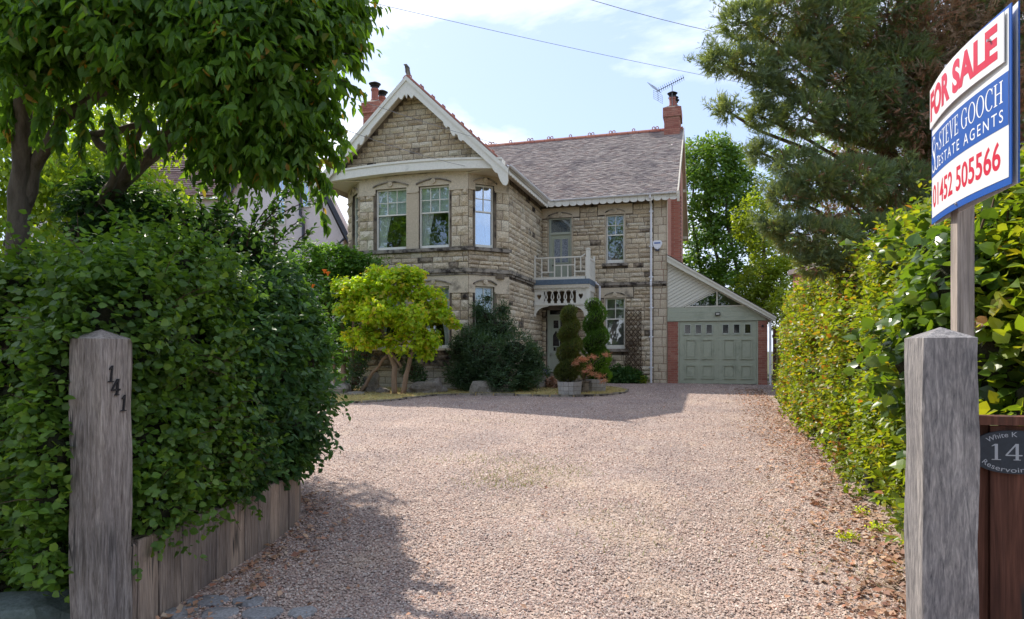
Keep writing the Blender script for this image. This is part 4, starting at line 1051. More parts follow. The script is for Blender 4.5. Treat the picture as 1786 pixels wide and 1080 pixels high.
chimney(-.05, 4.4, 10.1, 11.22, .60, 1.0, [(0, -.25, .34), (.02, .12, .30), (.04, .38, .28)])
chimney(-9.55, -2.6, 6.6, 9.95, .62, 1.0, [(-.02, -.22, .42), (.02, .22, .30)])
# aerial
m = MB(); A0 = Vector((-.05, 4.0, 11.3)); A1 = A0 + Vector((0, 0, .85)); m.tube([A0, A1], .016, 6)
aer = m.build('television_aerial', 'grey', H)
bd0, bd1 = A1 + Vector((-.62, 0, -.20)), A1 + Vector((.45, -.1, .20)); m = MB(); m.tube([bd0, bd1], .013, 5); m.build('aerial_boom', 'black', aer)
m = MB(); ax = (bd1 - bd0).normalized()
for k in range(13): p = bd0.lerp(bd1, .12 + .88 * k / 12); m.tube([p + Vector((-.02, -.0, .0)) + Vector((.03, .15, -.05)), p - Vector((.03, .15, -.05)) + Vector((.0, 0, .0))], .009, 4); m.tube([p - Vector((0, 0, .03)), p + Vector((0, 0, .03))], .010, 4)
m.build('aerial_element', 'black', aer)
m = MB(); pz = ax.cross(Vector((0, 1, 0))).normalized()
for s_ in (-1, 1):
    e = bd0 + Vector((.06, 0, 0)); tip = e + pz * s_ * .36 + ax * -.12
    m.tube([e, tip], .012, 4)
    for k in range(5):
        q = e.lerp(tip, .15 + .85 * k / 4); m.tube([q + Vector((-.16, -.2, .05)), q + Vector((.16, .2, -.05))], .006, 4)
    for f in (-1, 1): m.tube([e.lerp(tip, .15) + Vector((.16, .2, -.05)) * f, tip + Vector((.16, .2, -.05)) * f], .006, 4)
m.build('aerial_reflector', 'grey', aer)

# ================================================================== garage (its own building, leaning on the house)
GRG = empty('garage', W(0.02, 0), -PHI); tag(GRG, 'lean-to garage with sage green double doors and cream diagonal boarding under a sloping roof', 'garage')
def gbox(name, mat, x0, x1, y0, y1, z0, z1, parent=None): m = MB(); m.box(x0, x1, y0, y1, z0, z1); return m.build(name, mat, parent or GRG)
m = MB(); m.box(0, .36, .012, .3, .2, 2.55); m.box(2.91, 3.2, .012, .3, .2, 2.55); m.box(2.9, 3.2, .3, 6, .2, 2.6); m.box(0, 3.2, 5.8, 6, .2, 3.0); m.build('wall_core', 'brick_mortar', GRG)
bp = MB(); bp.box(-.5, .5, 0, 1, -.5, .5); bpm = bp.mesh('brick'); bpm.materials.append(MT['brick'])
for x0, x1 in ((.006, .36), (2.91, 3.194)):
    z = .36; r = 0
    while z < 2.53:
        x = x0 - (.1125 if r % 2 else 0)
        while x < x1:
            a, b = max(x, x0), min(x + .215, x1); x += .225
            if b - a < .02: continue
            o = link('brick', bpm, None, GRG); o.location = ((a + b) / 2, random.uniform(-.003, .003), z + .0335); o.scale = (b - a, .03, .066)
        z += .075; r += 1
gbox('door_frame', 'sage', .36, .40, -.01, .1, .40, 2.55); gbox('door_frame', 'sage', 2.87, 2.91, -.01, .1, .40, 2.55)
for i, (x0, x1) in enumerate(((.405, 1.632), (1.638, 2.865))):
    d = gbox('garage_door', 'sage', x0, x1, .02, .06, .45, 2.545)
    W3 = x1 - x0
    for k in range(3):
        c = x0 + W3 * (.215 + .285 * k) + (0 if i == 0 else -.01); gbox('pane', 'glass_dark', c - .085, c + .085, .010, .019, 2.14, 2.42, d)
        m = MB()
        for q in ((c - .115, c - .085, 2.11, 2.45), (c + .085, c + .115, 2.11, 2.45), (c - .085, c + .085, 2.42, 2.45), (c - .13, c + .13, 2.085, 2.14)): m.box(q[0], q[1], -.004, .02, q[2], q[3])
        m.build('window_frame', 'sage_pale', d)
        gbox('pane_blind', 'slat', c - .08, c + .08, .0195, .0199, 2.15, 2.41, d) if False else None
    for (z0, z1) in ((1.30, 1.94), (.64, 1.08)):
        for c in (x0 + W3 * .30, x0 + W3 * .74):
            m = MB(); hw = .19
            for q in ((c - hw, c - hw + .035, z0, z1), (c + hw - .035, c + hw, z0, z1), (c - hw + .035, c + hw - .035, z1 - .035, z1), (c - hw - .02, c + hw + .02, z0 - .03, z0)): m.box(q[0], q[1], -.012, .02, q[2], q[3])
            m.box(c - hw + .07, c + hw - .07, .008, .02, z0 + .05, z1 - .08)
            m.build('door_panel', 'sage', d)
    m = MB()
    for z in (.9, 1.7, 2.3):
        xx = x0 - .02 if i == 0 else x1; m.box(xx, xx + .02, .0, .02, z, z + .10)
    m.build('hinge', 'sage_pale', d)
gbox('meeting_strip', 'sage', 1.615, 1.655, .0, .0199, .46, 2.54)
RZ = lambda x: 4.58 - .62 * x
for z0, z1, y in ((2.552, 2.68, -.03), (2.683, 2.84, -.02), (2.843, 3.02, -.01)):
    xe0, xe1 = (4.58 - z0) / .62, (4.58 - z1) / .62
    m = MB(); m.prism([(0, z0), (min(3.2, xe0), z0), (min(3.2, xe1), z1), (0, z1)], lambda x, z: (x, y, z), lambda x, z: (x, .1, z)); m.build('lintel_board', 'sage', GRG)
def clip_poly(P, a, b, c):
    """keep a*x+b*z<=c"""
    out = []
    for i in range(len(P)):
        p, q = P[i], P[(i + 1) % len(P)]; fp, fq = a * p[0] + b * p[1] - c, a * q[0] + b * q[1] - c
        if fp <= 0: out.append(p)
        if fp * fq < 0: t = fp / (fp - fq); out.append((p[0] + t * (q[0] - p[0]), p[1] + t * (q[1] - p[1])))
    return out
gl = [(.66, 3.06), (1.62, 3.56), (2.44, 3.06)]
for k in range(-3, 15):
    z0 = 2.9 + k * .118; P = [(0, z0 + .008), (3.2, z0 + .008 + 3.2 * .54), (3.2, z0 + .118 + 3.2 * .54), (0, z0 + .118)]
    P = clip_poly(P, 0, -1, -3.025); P = clip_poly(P, .62, 1, 4.58) if P else P
    # left of the glazed triangle: above the line through its left edge
    P = clip_poly(P, .52, -1, .52 * .60 - 3.06) if len(P) > 2 else P
    if len(P) > 2:
        m = MB(); m.prism(P, lambda x, z: (x, -.012 + .012 * ((z - z0 - .54 * x) / .118), z), lambda x, z: (x, .05, z)); m.build('cladding_board', 'clad', GRG)
m = MB(); m.prism(gl, lambda x, z: (x, .03, z), lambda x, z: (x, .035, z)); gp = m.build('gable_window', 'glass', GRG)
m = MB(); m.prism([(.5, 3.03), (1.62, 3.62), (2.55, 3.03), (2.44, 3.03), (1.62, 3.555), (.62, 3.03)], lambda x, z: (x, -.025, z), lambda x, z: (x, .04, z)) if False else None
for p, q in (((.58, 3.03), (1.62, 3.575)), ((1.62, 3.575), (2.52, 3.03))):
    d = Vector((q[0] - p[0], q[1] - p[1])).normalized(); nn = (-d.y * .03, d.x * .03)
    m.prism([p, q, (q[0] - nn[0], q[1] - nn[1]), (p[0] - nn[0], p[1] - nn[1])], lambda x, z: (x, -.02, z), lambda x, z: (x, .04, z))
m.box(1.595, 1.645, -.025, .045, 3.03, 3.55); m.box(.6, 2.5, -.022, .04, 3.022, 3.06); m.build('window_frame', 'clad', gp)
m = MB(); m.prism([(.02, 2.9), (2.5, 2.9), (.02, 4.3)], lambda x, z: (x, .9, z), lambda x, z: (x, .92, z)); m.build('inner_board', 'slate_trim', GRG)
# gable-side piece between glass and roof
P = [(1.64, 3.57), (2.52, 3.03), (2.50, 3.03)]
RT_ = lambda x: 4.80 - .62 * x
m = MB(); m.prism([(-.0, RT_(0)), (3.42, RT_(3.42)), (3.42, RT_(3.42) - .08), (0, RT_(0) - .08)], lambda x, z: (x, -.2, z), lambda x, z: (x, 6.1, z)); rd = m.build('lean_to_roof', 'tile', GRG)
ca = math.cos(math.atan(.62)); sa = math.sin(math.atan(.62))
tile_rows('roof_tiles', 'tile', (3.46, 0, RT_(3.46)), (0, 1, 0), (-ca, 0, sa), (sa, 0, ca), 3.46 / ca, lambda s: (-.22, 6.1), rd, .1, .165, seed=9)
m = MB(); m.prism([(0, RT_(0) - .03), (3.44, RT_(3.44) - .03), (3.44, RT_(3.44) - .17), (0, RT_(0) - .25)], lambda x, z: (x, -.24, z), lambda x, z: (x, -.205, z)); m.build('verge_board', 'clad', GRG)
m = MB(); m.prism([(0, RT_(0) - .02), (3.46, RT_(3.46) - .02), (3.46, RT_(3.46) - .07), (0, RT_(0) - .09)], lambda x, z: (x, -.265, z), lambda x, z: (x, -.241, z)); m.build('verge_moulding', 'clad', GRG)
m = MB(); m.prism([(0, RT_(0) - .2), (3.3, RT_(3.3) - .2), (3.3, RT_(3.3) - .22), (0, RT_(0) - .22)], lambda x, z: (x, -.204, z), lambda x, z: (x, .012, z)); m.build('verge_soffit', 'clad', GRG)
m = MB(); m.box(1.56, 1.72, -.10, -.035, 2.73, 2.83); fl = m.build('floodlight', 'black', GRG)
gbox('floodlight_glass', 'chrome', 1.585, 1.695, -.104, -.1005, 2.75, 2.81, fl)
gbox('wall_sensor', 'black', 3.02, 3.08, -.06, -.005, 2.33, 2.40)
m = MB(); m.tube([(3.36, -.12, 2.62), (3.28, -.06, 2.45), (3.28, -.06, .4)], .035, 8); m.build('downpipe', 'pvc', GRG)

# ================================================================== neighbour's house
NB = empty('neighbour_house', at(500, 700, 28.2)); NB.location.z = .3; tag(NB, 'pink rendered house with steep gable and red tiled roof behind the left trees', 'house')
NBL = Vector(NB.location)
def nat(px, py, d): return at(px, py, d) - NBL
D0 = 27.5
poly = [(599, 640), (599, 414), (497, 205), (398, 345), (398, 640)]
m = MB(); m.prism(poly, lambda a, b: nat(a, b, D0), lambda a, b: nat(a, b, D0) + Vector((-1, 7, 0))); m.build('wall', 'render', NB)
for p, q in (((607, 418), (497, 196)), ((497, 196), (390, 350))):
    m = MB(); a, b = nat(*p, D0 - .3), nat(*q, D0 - .3); up = Vector((0, 0, .26))
    m.hexa([a, b, b + Vector((-1, 7.6, 0)), a + Vector((-1, 7.6, 0)), a + up, b + up, b + up + Vector((-1, 7.6, 0)), a + up + Vector((-1, 7.6, 0))]); m.build('gable_roof', 'pinktile', NB)
    m = MB(); o_ = Vector((0, -.06, 0)); m.hexa([a + o_ - up * .5, b + o_ - up * .5, b - up * .5 - o_ * .1, a - up * .5 - o_ * .1, a + o_ + up, b + o_ + up, b + up - o_ * .1, a + up - o_ * .1]); m.build('bargeboard', 'slate_trim', NB)
for (x0, x1, y0, y1) in ((484, 498, 314, 392), (527, 540, 318, 362)):
    m = MB(); a, b = nat(x0, y1, D0 - .02), nat(x1, y0, D0 - .02); m.box(a.x, b.x, a.y - .03, a.y, a.z, b.z); w_ = m.build('window', 'white', NB)
    for j in range(2):
        z0 = a.z + (b.z - a.z) * (j * .5) + .04; z1 = a.z + (b.z - a.z) * (j * .5 + .5) - .02; mm = MB(); mm.box(a.x + .05, b.x - .05, a.y - .036, a.y - .031, z0, z1); mm.build('pane', 'glass_sky', w_)
        mm = MB(); mm.box((a.x + b.x) / 2 - .012, (a.x + b.x) / 2 + .012, a.y - .045, a.y - .037, z0, z1); mm.build('glazing_bar', 'white', w_)
m = MB(); m.tube([nat(523, 290, D0 - .1), nat(524, 375, D0 - .1), nat(529, 380, D0 - .1), nat(529, 640, D0 - .1)], .065, 8); m.tube([nat(529, 392, D0 - .1), nat(518, 386, D0 - .1)], .03, 6); m.build('downpipe', 'slate_trim', NB)
m = MB(); m.tube([nat(601, 416, D0 - .2), nat(592, 424, D0 - .2), nat(590, 640, D0 - .2)], .05, 8); m.build('downpipe', 'slate_trim', NB)
# the tiled wing to the left
a, b = nat(20, 345, 27.3), nat(404, 345, 27.3); r0, r1 = nat(20, 345, 27.3) + Vector((0, 3.0, 2.9)), b + Vector((0, 3.0, 2.9))
m = MB(); m.hexa([a, b, r1, r0, a + Vector((0, 0, .1)), b + Vector((0, 0, .1)), r1 + Vector((0, 0, .1)), r0 + Vector((0, 0, .1))]); wr = m.build('wing_roof', 'pinktile', NB)
l_ = (r0 - a).length; upv = (r0 - a) / l_; nr = Vector((1, 0, 0)).cross(upv)
tile_rows('roof_tiles', 'pinktile', a + nr * .1, (1, 0, 0), upv, nr, l_, lambda s: (0, b.x - a.x), wr, .16, .24, .03, 5)
m = MB(); m.box(a.x + .2, b.x, a.y + .35, a.y + 6, -.3, a.z + .05); m.build('wing_wall', 'render', NB)
m = MB(); c = nat(120, 345, 27.4)
for px in (90, 240): q = nat(px, 440, 27.6); m.box(q.x, q.x + 1.1, q.y + .02, q.y + .1, q.z, q.z + 1.2)
m.build('window', 'white', NB)
# brick garden building glimpsed over the right-hand hedge
q = at(1432, 470, 16.5); GB = empty('brick_outbuilding', (q.x, q.y, .3)); tag(GB, 'sunlit red brick outbuilding wall glimpsed above the hedge beneath the conifer', 'outbuilding')
m = MB(); m.box(-.02, 2.6, .0, 1.6, 0, 3.3); m.build('wall', 'brick_far', GB); m = MB(); m.box(-.12, 2.7, -.1, 1.7, 3.3, 3.42); m.build('roof', 'tile', GB)
# ================================================================== gateposts
GA_ = math.radians(-12)          # the gate line
gc, gs = math.cos(GA_), math.sin(GA_)
def gatepost(name, near, mat, label, corner, w=.205, h=1.605, hc=.05):
    """near = world xy of the corner nearest the camera; corner 'R' if it is the post's right front corner"""
    o = empty(name, (near[0], near[1], 0), GA_); tag(o, label, 'gatepost', 'oak gateposts')
    x0, x1 = (-w, 0) if corner == 'R' else (0, w)
    m = MB(); e = .006; n = 26; R = random.Random(len(label))
    ring = []
    S = [(x0 + e, 0), (x0 + w * .33, 0), (x0 + w * .66, 0), (x1 - e, 0), (x1, e), (x1, w * .5), (x1, w - e), (x1 - e, w), (x0 + w * .5, w), (x0 + e, w), (x0, w - e), (x0, w * .5), (x0, e)]
    K = len(S)
    for j in range(n + 1):
        z = -.3 + (h + .3) * j / n
        for k, (x, y) in enumerate(S):
            m.v.append((x + .0035 * math.sin(z * 9 + k) + R.uniform(-.001, .001), y + .0035 * math.cos(z * 7 + k * 2) + R.uniform(-.001, .001), z))
    for j in range(n):
        for k in range(K): k2 = (k + 1) % K; m.face([j * K + k, j * K + k2, (j + 1) * K + k2, (j + 1) * K + k])
    b = n * K; m.v.append(((x0 + x1) / 2, w / 2, h + hc)); t = len(m.v) - 1
    cm_ = MB(); cm_.v = [m.v[b + k] for k in range(K)] + [m.v[t]]
    for k in range(K): cm_.face([k, (k + 1) % K, K])
    m.v.pop()
    m.build('post_shaft', mat, o); cm_.build('weathered_cap', mat, o)
    return o
PLx, PLy = -715 / 1170 * 3.37, 3.37
PRx, PRy = 717 / 1170 * 2.67, 2.67
gp1 = gatepost('gatepost', (PLx, PLy), 'oak_l', 'brown weathered oak gatepost with black numerals 141, left of the drive', 'R', .20, 1.612, .05)
gp2 = gatepost('gatepost', (PRx, PRy), 'oak_r', 'grey cracked oak gatepost in front of the for sale sign', 'L', .20, 1.602, .045)
# numerals on the left post, screwed to its inner face
def digit(ch, h):
    if ch == '1': return [[(.38, 0), (.62, 0), (.62, .06), (.55, .09), (.55, 1.0), (.47, 1.0), (.28, .80), (.30, .74), (.44, .80), (.44, .09), (.38, .06)], [(.28, 0), (.40, 0), (.40, .06), (.28, .06)], [(.60, 0), (.72, 0), (.72, .06), (.60, .06)]]
    return [[(.50, 0), (.64, 0), (.64, 1.0), (.50, 1.0)], [(.10, .28), (.80, .28), (.80, .40), (.10, .40)], [(.10, .40), (.22, .40), (.54, .92), (.52, 1.0), (.46, 1.0)], [(.40, 0), (.74, 0), (.74, .06), (.40, .06)]]
for ch, y, z in (('1', .052, 1.45 - .03), ('4', .085, 1.365 - .015), ('1', .135, 1.265)):
    m = MB(); hh = .085
    for P in digit(ch, hh): m.prism([((a - .5) * hh * .95 + .12 * b * hh, b * hh) for a, b in P], lambda a, b: (.0035 + .004, y + a, z - .03 + b), lambda a, b: (.001, y + a, z - .03 + b))
    m.build('numeral', 'black', gp1)

# ================================================================== sleeper wall
SW = empty('sleeper_wall', (-1.95, 4.5, 0)); tag(SW, 'low curved retaining wall of upright weathered oak boards beneath the left hedge', 'retaining wall')
path = [(-2.07, 3.5), (-2.02, 3.9), (-1.955, 4.4), (-1.90, 4.85), (-1.86, 5.25), (-1.85, 5.6), (-1.87, 5.9), (-1.95, 6.2), (-2.1, 6.5), (-2.35, 6.85), (-2.7, 7.2)]
def plen(P): return [0] + list(np.cumsum([math.dist(a, b) for a, b in zip(P, P[1:])]))
LS = plen(path)
def pat(s):
    for i in range(len(path) - 1):
        if s <= LS[i + 1] or i == len(path) - 2: t = (s - LS[i]) / (LS[i + 1] - LS[i]); return Vector((path[i][0] + t * (path[i + 1][0] - path[i][0]), path[i][1] + t * (path[i + 1][1] - path[i][1])))
s = 0; rr = random.Random(3)
while s < LS[-1] - .1:
    w = rr.uniform(.17, .215); p, q = pat(s + .004), pat(min(s + w - .004, LS[-1])); d = (q - p).normalized(); n_ = Vector((d.y, -d.x)) * -1
    n_ = Vector((-d.y, d.x)); off = rr.uniform(-.012, .004)
    p2, q2 = p - n_ * off, q - n_ * off; back = n_ * .09; zt = .50 + rr.uniform(-.012, .015)
    m = MB(); b0 = G(0, p.y)
    lvls = [-.2, .1, .25, .4, zt - .01, zt]
    ch = .006
    for z in lvls:
        c_ = ch if z == zt else 0; wob = Vector((rr.uniform(-.003, .003), rr.uniform(-.003, .003)))
        a_, b_ = p2 + wob + n_ * c_, q2 + wob + n_ * c_
        for P3 in (a_ + d * ch, b_ - d * ch, b_ + n_ * ch, b_ + back, a_ + back, a_ + n_ * ch): m.v.append((P3.x - SW.location.x, P3.y - SW.location.y, z))
    for j in range(len(lvls) - 1):
        for k in range(6): k2_ = (k + 1) % 6; m.face([j * 6 + k, j * 6 + k2_, j * 6 + 6 + k2_, j * 6 + 6 + k])
    m.face([(len(lvls) - 1) * 6 + k for k in range(6)])
    m.build('upright_board', 'sleeper', SW); s += w
# soil bank behind the boards
m = MB(); pts = [(x - .05, y) for x, y in path] + [(-9, 8.5), (-9, 5.0), (-2.6, 4.5)]
m.prism(pts, lambda x, y: (x, y, .44), lambda x, y: (x, y, -.1)); structure(m.build('raised_soil', 'soil'))

# ================================================================== right-hand fence and plaque
FB = Vector((PRx + .20 * gc, PRy + .20 * gs)); FO = FB + Vector((-gs, gc)) * .13
FN = empty('board_fence', (FO.x, FO.y, 0), GA_ + .02); tag(FN, 'red-brown stained board fence with a capping rail, right of the grey gatepost', 'fence')
x = -.05; k = 0
while x < 1.5:
    w = .152; y = -.012 if k % 2 else .006
    m = MB(); m.box(x, x + w - .004 + (.012 if k % 2 else 0), y, y + .018, .03, 1.245); m.build('fence_board', 'fence', FN); x += w - .012; k += 1
m = MB(); m.box(-.06, 1.52, -.035, .045, 1.25, 1.285); m.build('capping_rail', 'fence', FN)
m = MB(); m.box(-.06, 1.5, .03, .07, .3, .38); m.box(-.06, 1.5, .03, .07, 1.05, 1.13); m.build('back_rail', 'fence', FN)

def text_mesh(body, w, h, depth, bold=0.0, shear=0.0, space=1.0):
    c = bpy.data.curves.new('lettering', 'FONT'); c.body = body; c.size = 1; c.extrude = 0; c.offset = bold; c.shear = shear; c.space_character = space; c.resolution_u = 4
    o = bpy.data.objects.new('lettering', c); COL.objects.link(o); bpy.context.view_layer.update()
    me = bpy.data.meshes.new_from_object(o.evaluated_get(bpy.context.evaluated_depsgraph_get())); bpy.data.objects.remove(o); bpy.data.curves.remove(c)
    V = np.array([v.co[:] for v in me.vertices]); lo, hi = V.min(0), V.max(0)
    s = (w / (hi[0] - lo[0]), h / (hi[1] - lo[1]))
    F = [list(p.vertices) for p in me.polygons]; bpy.data.meshes.remove(me)
    return [((v[0] - lo[0]) * s[0], (v[1] - lo[1]) * s[1]) for v in V], F
def put_text(body, mat, parent, fn, w, h, **kw):
    """fn maps flat (x, z) to a 3-D point lying just proud of the surface"""
    V, F = text_mesh(body, w, h, 0, **kw); m = bpy.data.meshes.new('lettering'); m.from_pydata([tuple(fn(x, z)) for x, z in V], [], F); m.update()
    return link('lettering', m, mat, parent)
# serif letters drawn as strokes: (x, y) points with thickness
def arc(cx, cy, rx, ry, a0, a1, n=14): return [(cx + rx * math.cos(math.radians(a0 + (a1 - a0) * i / n)), cy + ry * math.sin(math.radians(a0 + (a1 - a0) * i / n))) for i in range(n + 1)]
def ring(cx, cy, rx, ry, a0, a1, thick, thin, n=18):
    """a round stroke: thick at the sides, thin at top and bottom -> polygon strips"""
    out = []; P = arc(cx, cy, rx, ry, a0, a1, n)
    for i in range(n):
        q = []
        for j in (i, i + 1):
            a = math.radians(a0 + (a1 - a0) * j / n); t = thin + (thick - thin) * abs(math.cos(a)); q.append((P[j], (P[j][0] - t * math.cos(a), P[j][1] - t * .8 * math.sin(a))))
        out.append([q[0][0], q[1][0], q[1][1], q[0][1]])
    return out
def R_(x0, x1, y0, y1): return [(x0, y0), (x1, y0), (x1, y1), (x0, y1)]
TK, TN, SR = .13, .05, .045
SER = {
 'T': (.74, [R_(.30, .44, 0, 1), R_(.04, .70, .95, 1), R_(.02, .07, .78, 1), R_(.67, .72, .78, 1), R_(.2, .54, 0, SR)]),
 'E': (.66, [R_(.10, .23, 0, 1), R_(.02, .60, 0, .05), R_(.02, .58, .95, 1), R_(.2, .48, .49, .54), R_(.58, .63, 0, .22), R_(.54, .59, .80, 1), R_(.46, .50, .40, .63)]),
 'V': (.80, [[(.10, 1), (.24, 1), (.46, 0), (.38, 0)], [(.62, 1), (.68, 1), (.46, 0), (.40, 0)], R_(.02, .32, .955, 1), R_(.54, .78, .955, 1)]),
 'H': (.88, [R_(.12, .25, 0, 1), R_(.63, .76, 0, 1), R_(.25, .63, .48, .53), R_(.02, .35, 0, SR), R_(.02, .35, .955, 1), R_(.53, .86, 0, SR), R_(.53, .86, .955, 1)]),
 'O': (.90, ring(.45, .5, .43, .52, 0, 360, .13, .045, 26)),
 'C': (.80, ring(.45, .5, .43, .52, 45, 315, .13, .045, 20) + [R_(.70, .75, .68, .98)]),
 'G': (.88, ring(.45, .5, .43, .52, 45, 312, .13, .045, 20) + [R_(.70, .75, .70, .98), R_(.66, .78, .04, .44), R_(.56, .86, .42, .465)]),
 'S': (.60, None),
}
def fat(pts, ws):
    out = []
    for i in range(len(pts) - 1):
        a, b = Vector(pts[i]), Vector(pts[i + 1]); d = (b - a).normalized(); n = Vector((-d.y, d.x))
        out.append([tuple(a + n * ws[i] / 2), tuple(a - n * ws[i] / 2), tuple(b - n * ws[i + 1] / 2), tuple(b + n * ws[i + 1] / 2)])
    return out
sp = arc(.30, .75, .20, .22, 40, 200, 8) + [(.16, .60), (.30, .50), (.43, .38)] + arc(.28, .25, .21, .22, 20, -150, 9)[1:]
SER['S'] = (.58, fat(sp, [.045, .045, .05, .06, .07, .09, .1, .11, .11, .12, .14, .12, .11, .1, .09, .07, .06, .05, .045, .045, .045][:len(sp)]) + [R_(.44, .48, .74, .98), R_(.06, .10, .02, .26)])
SER['1'] = (.5, [R_(.20, .32, 0, .98), R_(.08, .44, 0, .05), [(.20, .98), (.32, .98), (.20, .88), (.08, .82), (.08, .86)]])
SER['4'] = (.72, [R_(.42, .54, 0, 1), R_(.04, .68, .26, .33), [(.04, .33), (.12, .33), (.50, 1), (.42, 1)], R_(.34, .62, 0, .045)])
def put_serif(body, mat, parent, fn, w, h, gap=.07, space=.35, slant=0, squeeze=1):
    x = 0; polys = []
    for ch in body:
        if ch == ' ': x += space; continue
        adv, P = SER[ch]
        for p in P: polys.append([(x + a + slant * b, b) for a, b in p])
        x += adv + gap
    tot = x - gap; m = MB()
    for i, p in enumerate(polys):
        b = len(m.v); lift = (i % 7) * .00004
        for a, c in p: v = fn(a / tot * w, c * h); m.v.append((v[0], v[1] - lift, v[2]))
        m.face(list(range(b, b + len(p))))
    return m.build('lettering', mat, parent)

# slate oval: name, number and road
SL = empty('house_plaque', (FO.x, FO.y, 0), GA_ + .02); tag(SL, 'oval dark slate plaque engraved 14, screwed to the red-brown fence', 'plaque')
ocx, ocz, orx, orz = .166, 1.142, .166, .088
m = MB(); m.prism([(ocx + orx * math.cos(math.radians(a)) * (1 + .012 * math.sin(a * .7)), ocz + orz * math.sin(math.radians(a)) * (1 + .012 * math.sin(a * .9))) for a in range(0, 360, 8)], lambda x, z: (x, -.030, z), lambda x, z: (x, -.020, z)); m.build('slate_oval', 'slate', SL)
put_serif('141', 'engrave', SL, lambda x, z: (ocx - .088 + x, -.0308, ocz - .032 + z), .176, .066, .07)
def curved(txt, r0, a0, a1, h, up=True):
    V, F = text_mesh(txt, 1, 1, 0); nV = []
    for x, z in V:
        a = math.radians(a0 + (a1 - a0) * x); rr_ = 1 if up else -1
        ex, ez = math.cos(a), math.sin(a)
        bx, bz = ocx + (orx * r0) * ex, ocz + (orz * r0) * ez
        # baseline normal of the ellipse
        nx_, nz_ = ex / orx, ez / orz; L = math.hypot(nx_, nz_); nx_, nz_ = nx_ / L, nz_ / L
        k = z * h if up else (z) * h * -1 + h
        nV.append((bx + nx_ * k, -.0309, bz + nz_ * k))
    me = bpy.data.meshes.new('lettering'); me.from_pydata(nV, [], F); me.update(); link('lettering', me, 'engrave', SL)
curved('White K', .70, 142, 84, .020); curved('Reservoir', .70, 208, 288, .020, up=False)
m = MB(); m.tube([(ocx - orx * .9, -.034, ocz), (ocx - orx * .9, -.028, ocz)], .005, 8); m.build('screw', 'black', SL)

# ================================================================== for sale sign
Pl, Pr_ = Vector((732 / 1170 * 3.45, 3.45)), Vector((871 / 1170 * 2.6, 2.6)); BWd = (Pr_ - Pl).length; bx = (Pr_ - Pl).normalized(); bn = Vector((-abs(bx.y), bx.x if False else -abs(bx.x)))
bn = Vector((bx.y, -bx.x)); 
if bn.dot(-Pl) < 0: bn = -bn
SG = empty('for_sale_sign', (Pl.x, Pl.y, 0)); tag(SG, 'white and blue for sale board on a square timber post behind the grey gatepost', 'sign')
ZB, ZT_ = 2.198, 2.90
def sb(x, y, z, bend=0.0): p = bx * x + bn * y; return (p.x, p.y, z)
def bowed(y0, y1, x0, x1, z0, z1, name, mat, parent, bow=0.0, n=10):
    m = MB()
    for i in range(n):
        a, b = x0 + (x1 - x0) * i / n, x0 + (x1 - x0) * (i + 1) / n
        f = lambda x: bow * math.sin(math.pi * x / BWd)
        m.hexa([sb(a, y0 + f(a), z0), sb(b, y0 + f(b), z0), sb(b, y1 + f(b), z0), sb(a, y1 + f(a), z0), sb(a, y0 + f(a), z1), sb(b, y0 + f(b), z1), sb(b, y1 + f(b), z1), sb(a, y1 + f(a), z1)])
    return m.build(name, mat, parent)
BO = .03
brd = bowed(-.004, 0, 0, BWd, ZB, ZT_, 'front_board', 'blue', SG, BO)
bowed(.0003, .0015, .017, BWd - .015, ZB + .03, ZT_ - .012, 'white_face', 'board', brd, BO)
bowed(.0018, .0025, .017, BWd - .015, ZB + .235, ZB + .445, 'blue_band', 'blue', brd, BO)
slip = bowed(.006, .010, .012, BWd - .03, ZB + .485, ZT_ - .018, 'slip_board', 'board', brd, BO + .008)
SF = lambda y, b=BO: (lambda x0, z0: (lambda x, z: sb(x0 + x, y + b * math.sin(math.pi * (x0 + x) / BWd), z0 + z)))
put_text('FOR SALE', 'red', slip, SF(.0106, BO + .008)(.03, ZB + .513), BWd - .10, .148, bold=.045)
put_text('01452 505566', 'red', brd, SF(.002)(.04, ZB + .075), BWd - .11, .115, bold=.018)
put_serif('STEVE GOOCH', 'print_white', brd, SF(.003)(.165, ZB + .335), BWd - .215, .088, .06, .32)
put_text('ESTATE AGENTS', 'print_white', brd, SF(.003)(.165, ZB + .258), BWd - .215, .050, space=1.35)
put_serif('S', 'print_white', brd, SF(.0032)(.022, ZB + .25), .078, .185); put_serif('G', 'print_white', brd, SF(.0034)(.072, ZB + .255), .09, .13)
for x, z in ((.42, ZB + .02), (BWd - .12, ZT_ - .09), (.3, ZT_ - .004)): m = MB(); m.tube([sb(x, .0 + BO * .8, z), sb(x, .014 + BO * .8, z)], .006, 8); m.build('bolt', 'chrome', brd)
# the back board, splayed behind
m = MB(); A_, B_ = sb(0, -.012, ZB), sb(BWd + .006, -.02, ZB); nn = Vector((bn.x, bn.y, 0)) * .004; A_, B_ = Vector(A_), Vector(B_); up = Vector((0, 0, ZT_ - ZB))
m.hexa([A_ - nn, B_ - nn, B_, A_, A_ - nn + up, B_ - nn + up, B_ + up, A_ + up]); m.build('back_board', 'board', SG)
m = MB(); m.hexa([B_ + nn * 0 + Vector((0, 0, 0)), B_ - nn * 1.2, B_ - nn * 1.2 + up, B_ + up] + [v + Vector((bx.x, bx.y, 0)) * .004 for v in (B_, B_ - nn * 1.2, B_ - nn * 1.2 + up, B_ + up)]); m.build('board_edge', 'blue', SG)
pc_ = Vector(sb(.27, -.045, 0)); m = MB(); h_ = .036
ax_, ay_ = Vector((gc, gs, 0)) * h_, Vector((-gs, gc, 0)) * h_
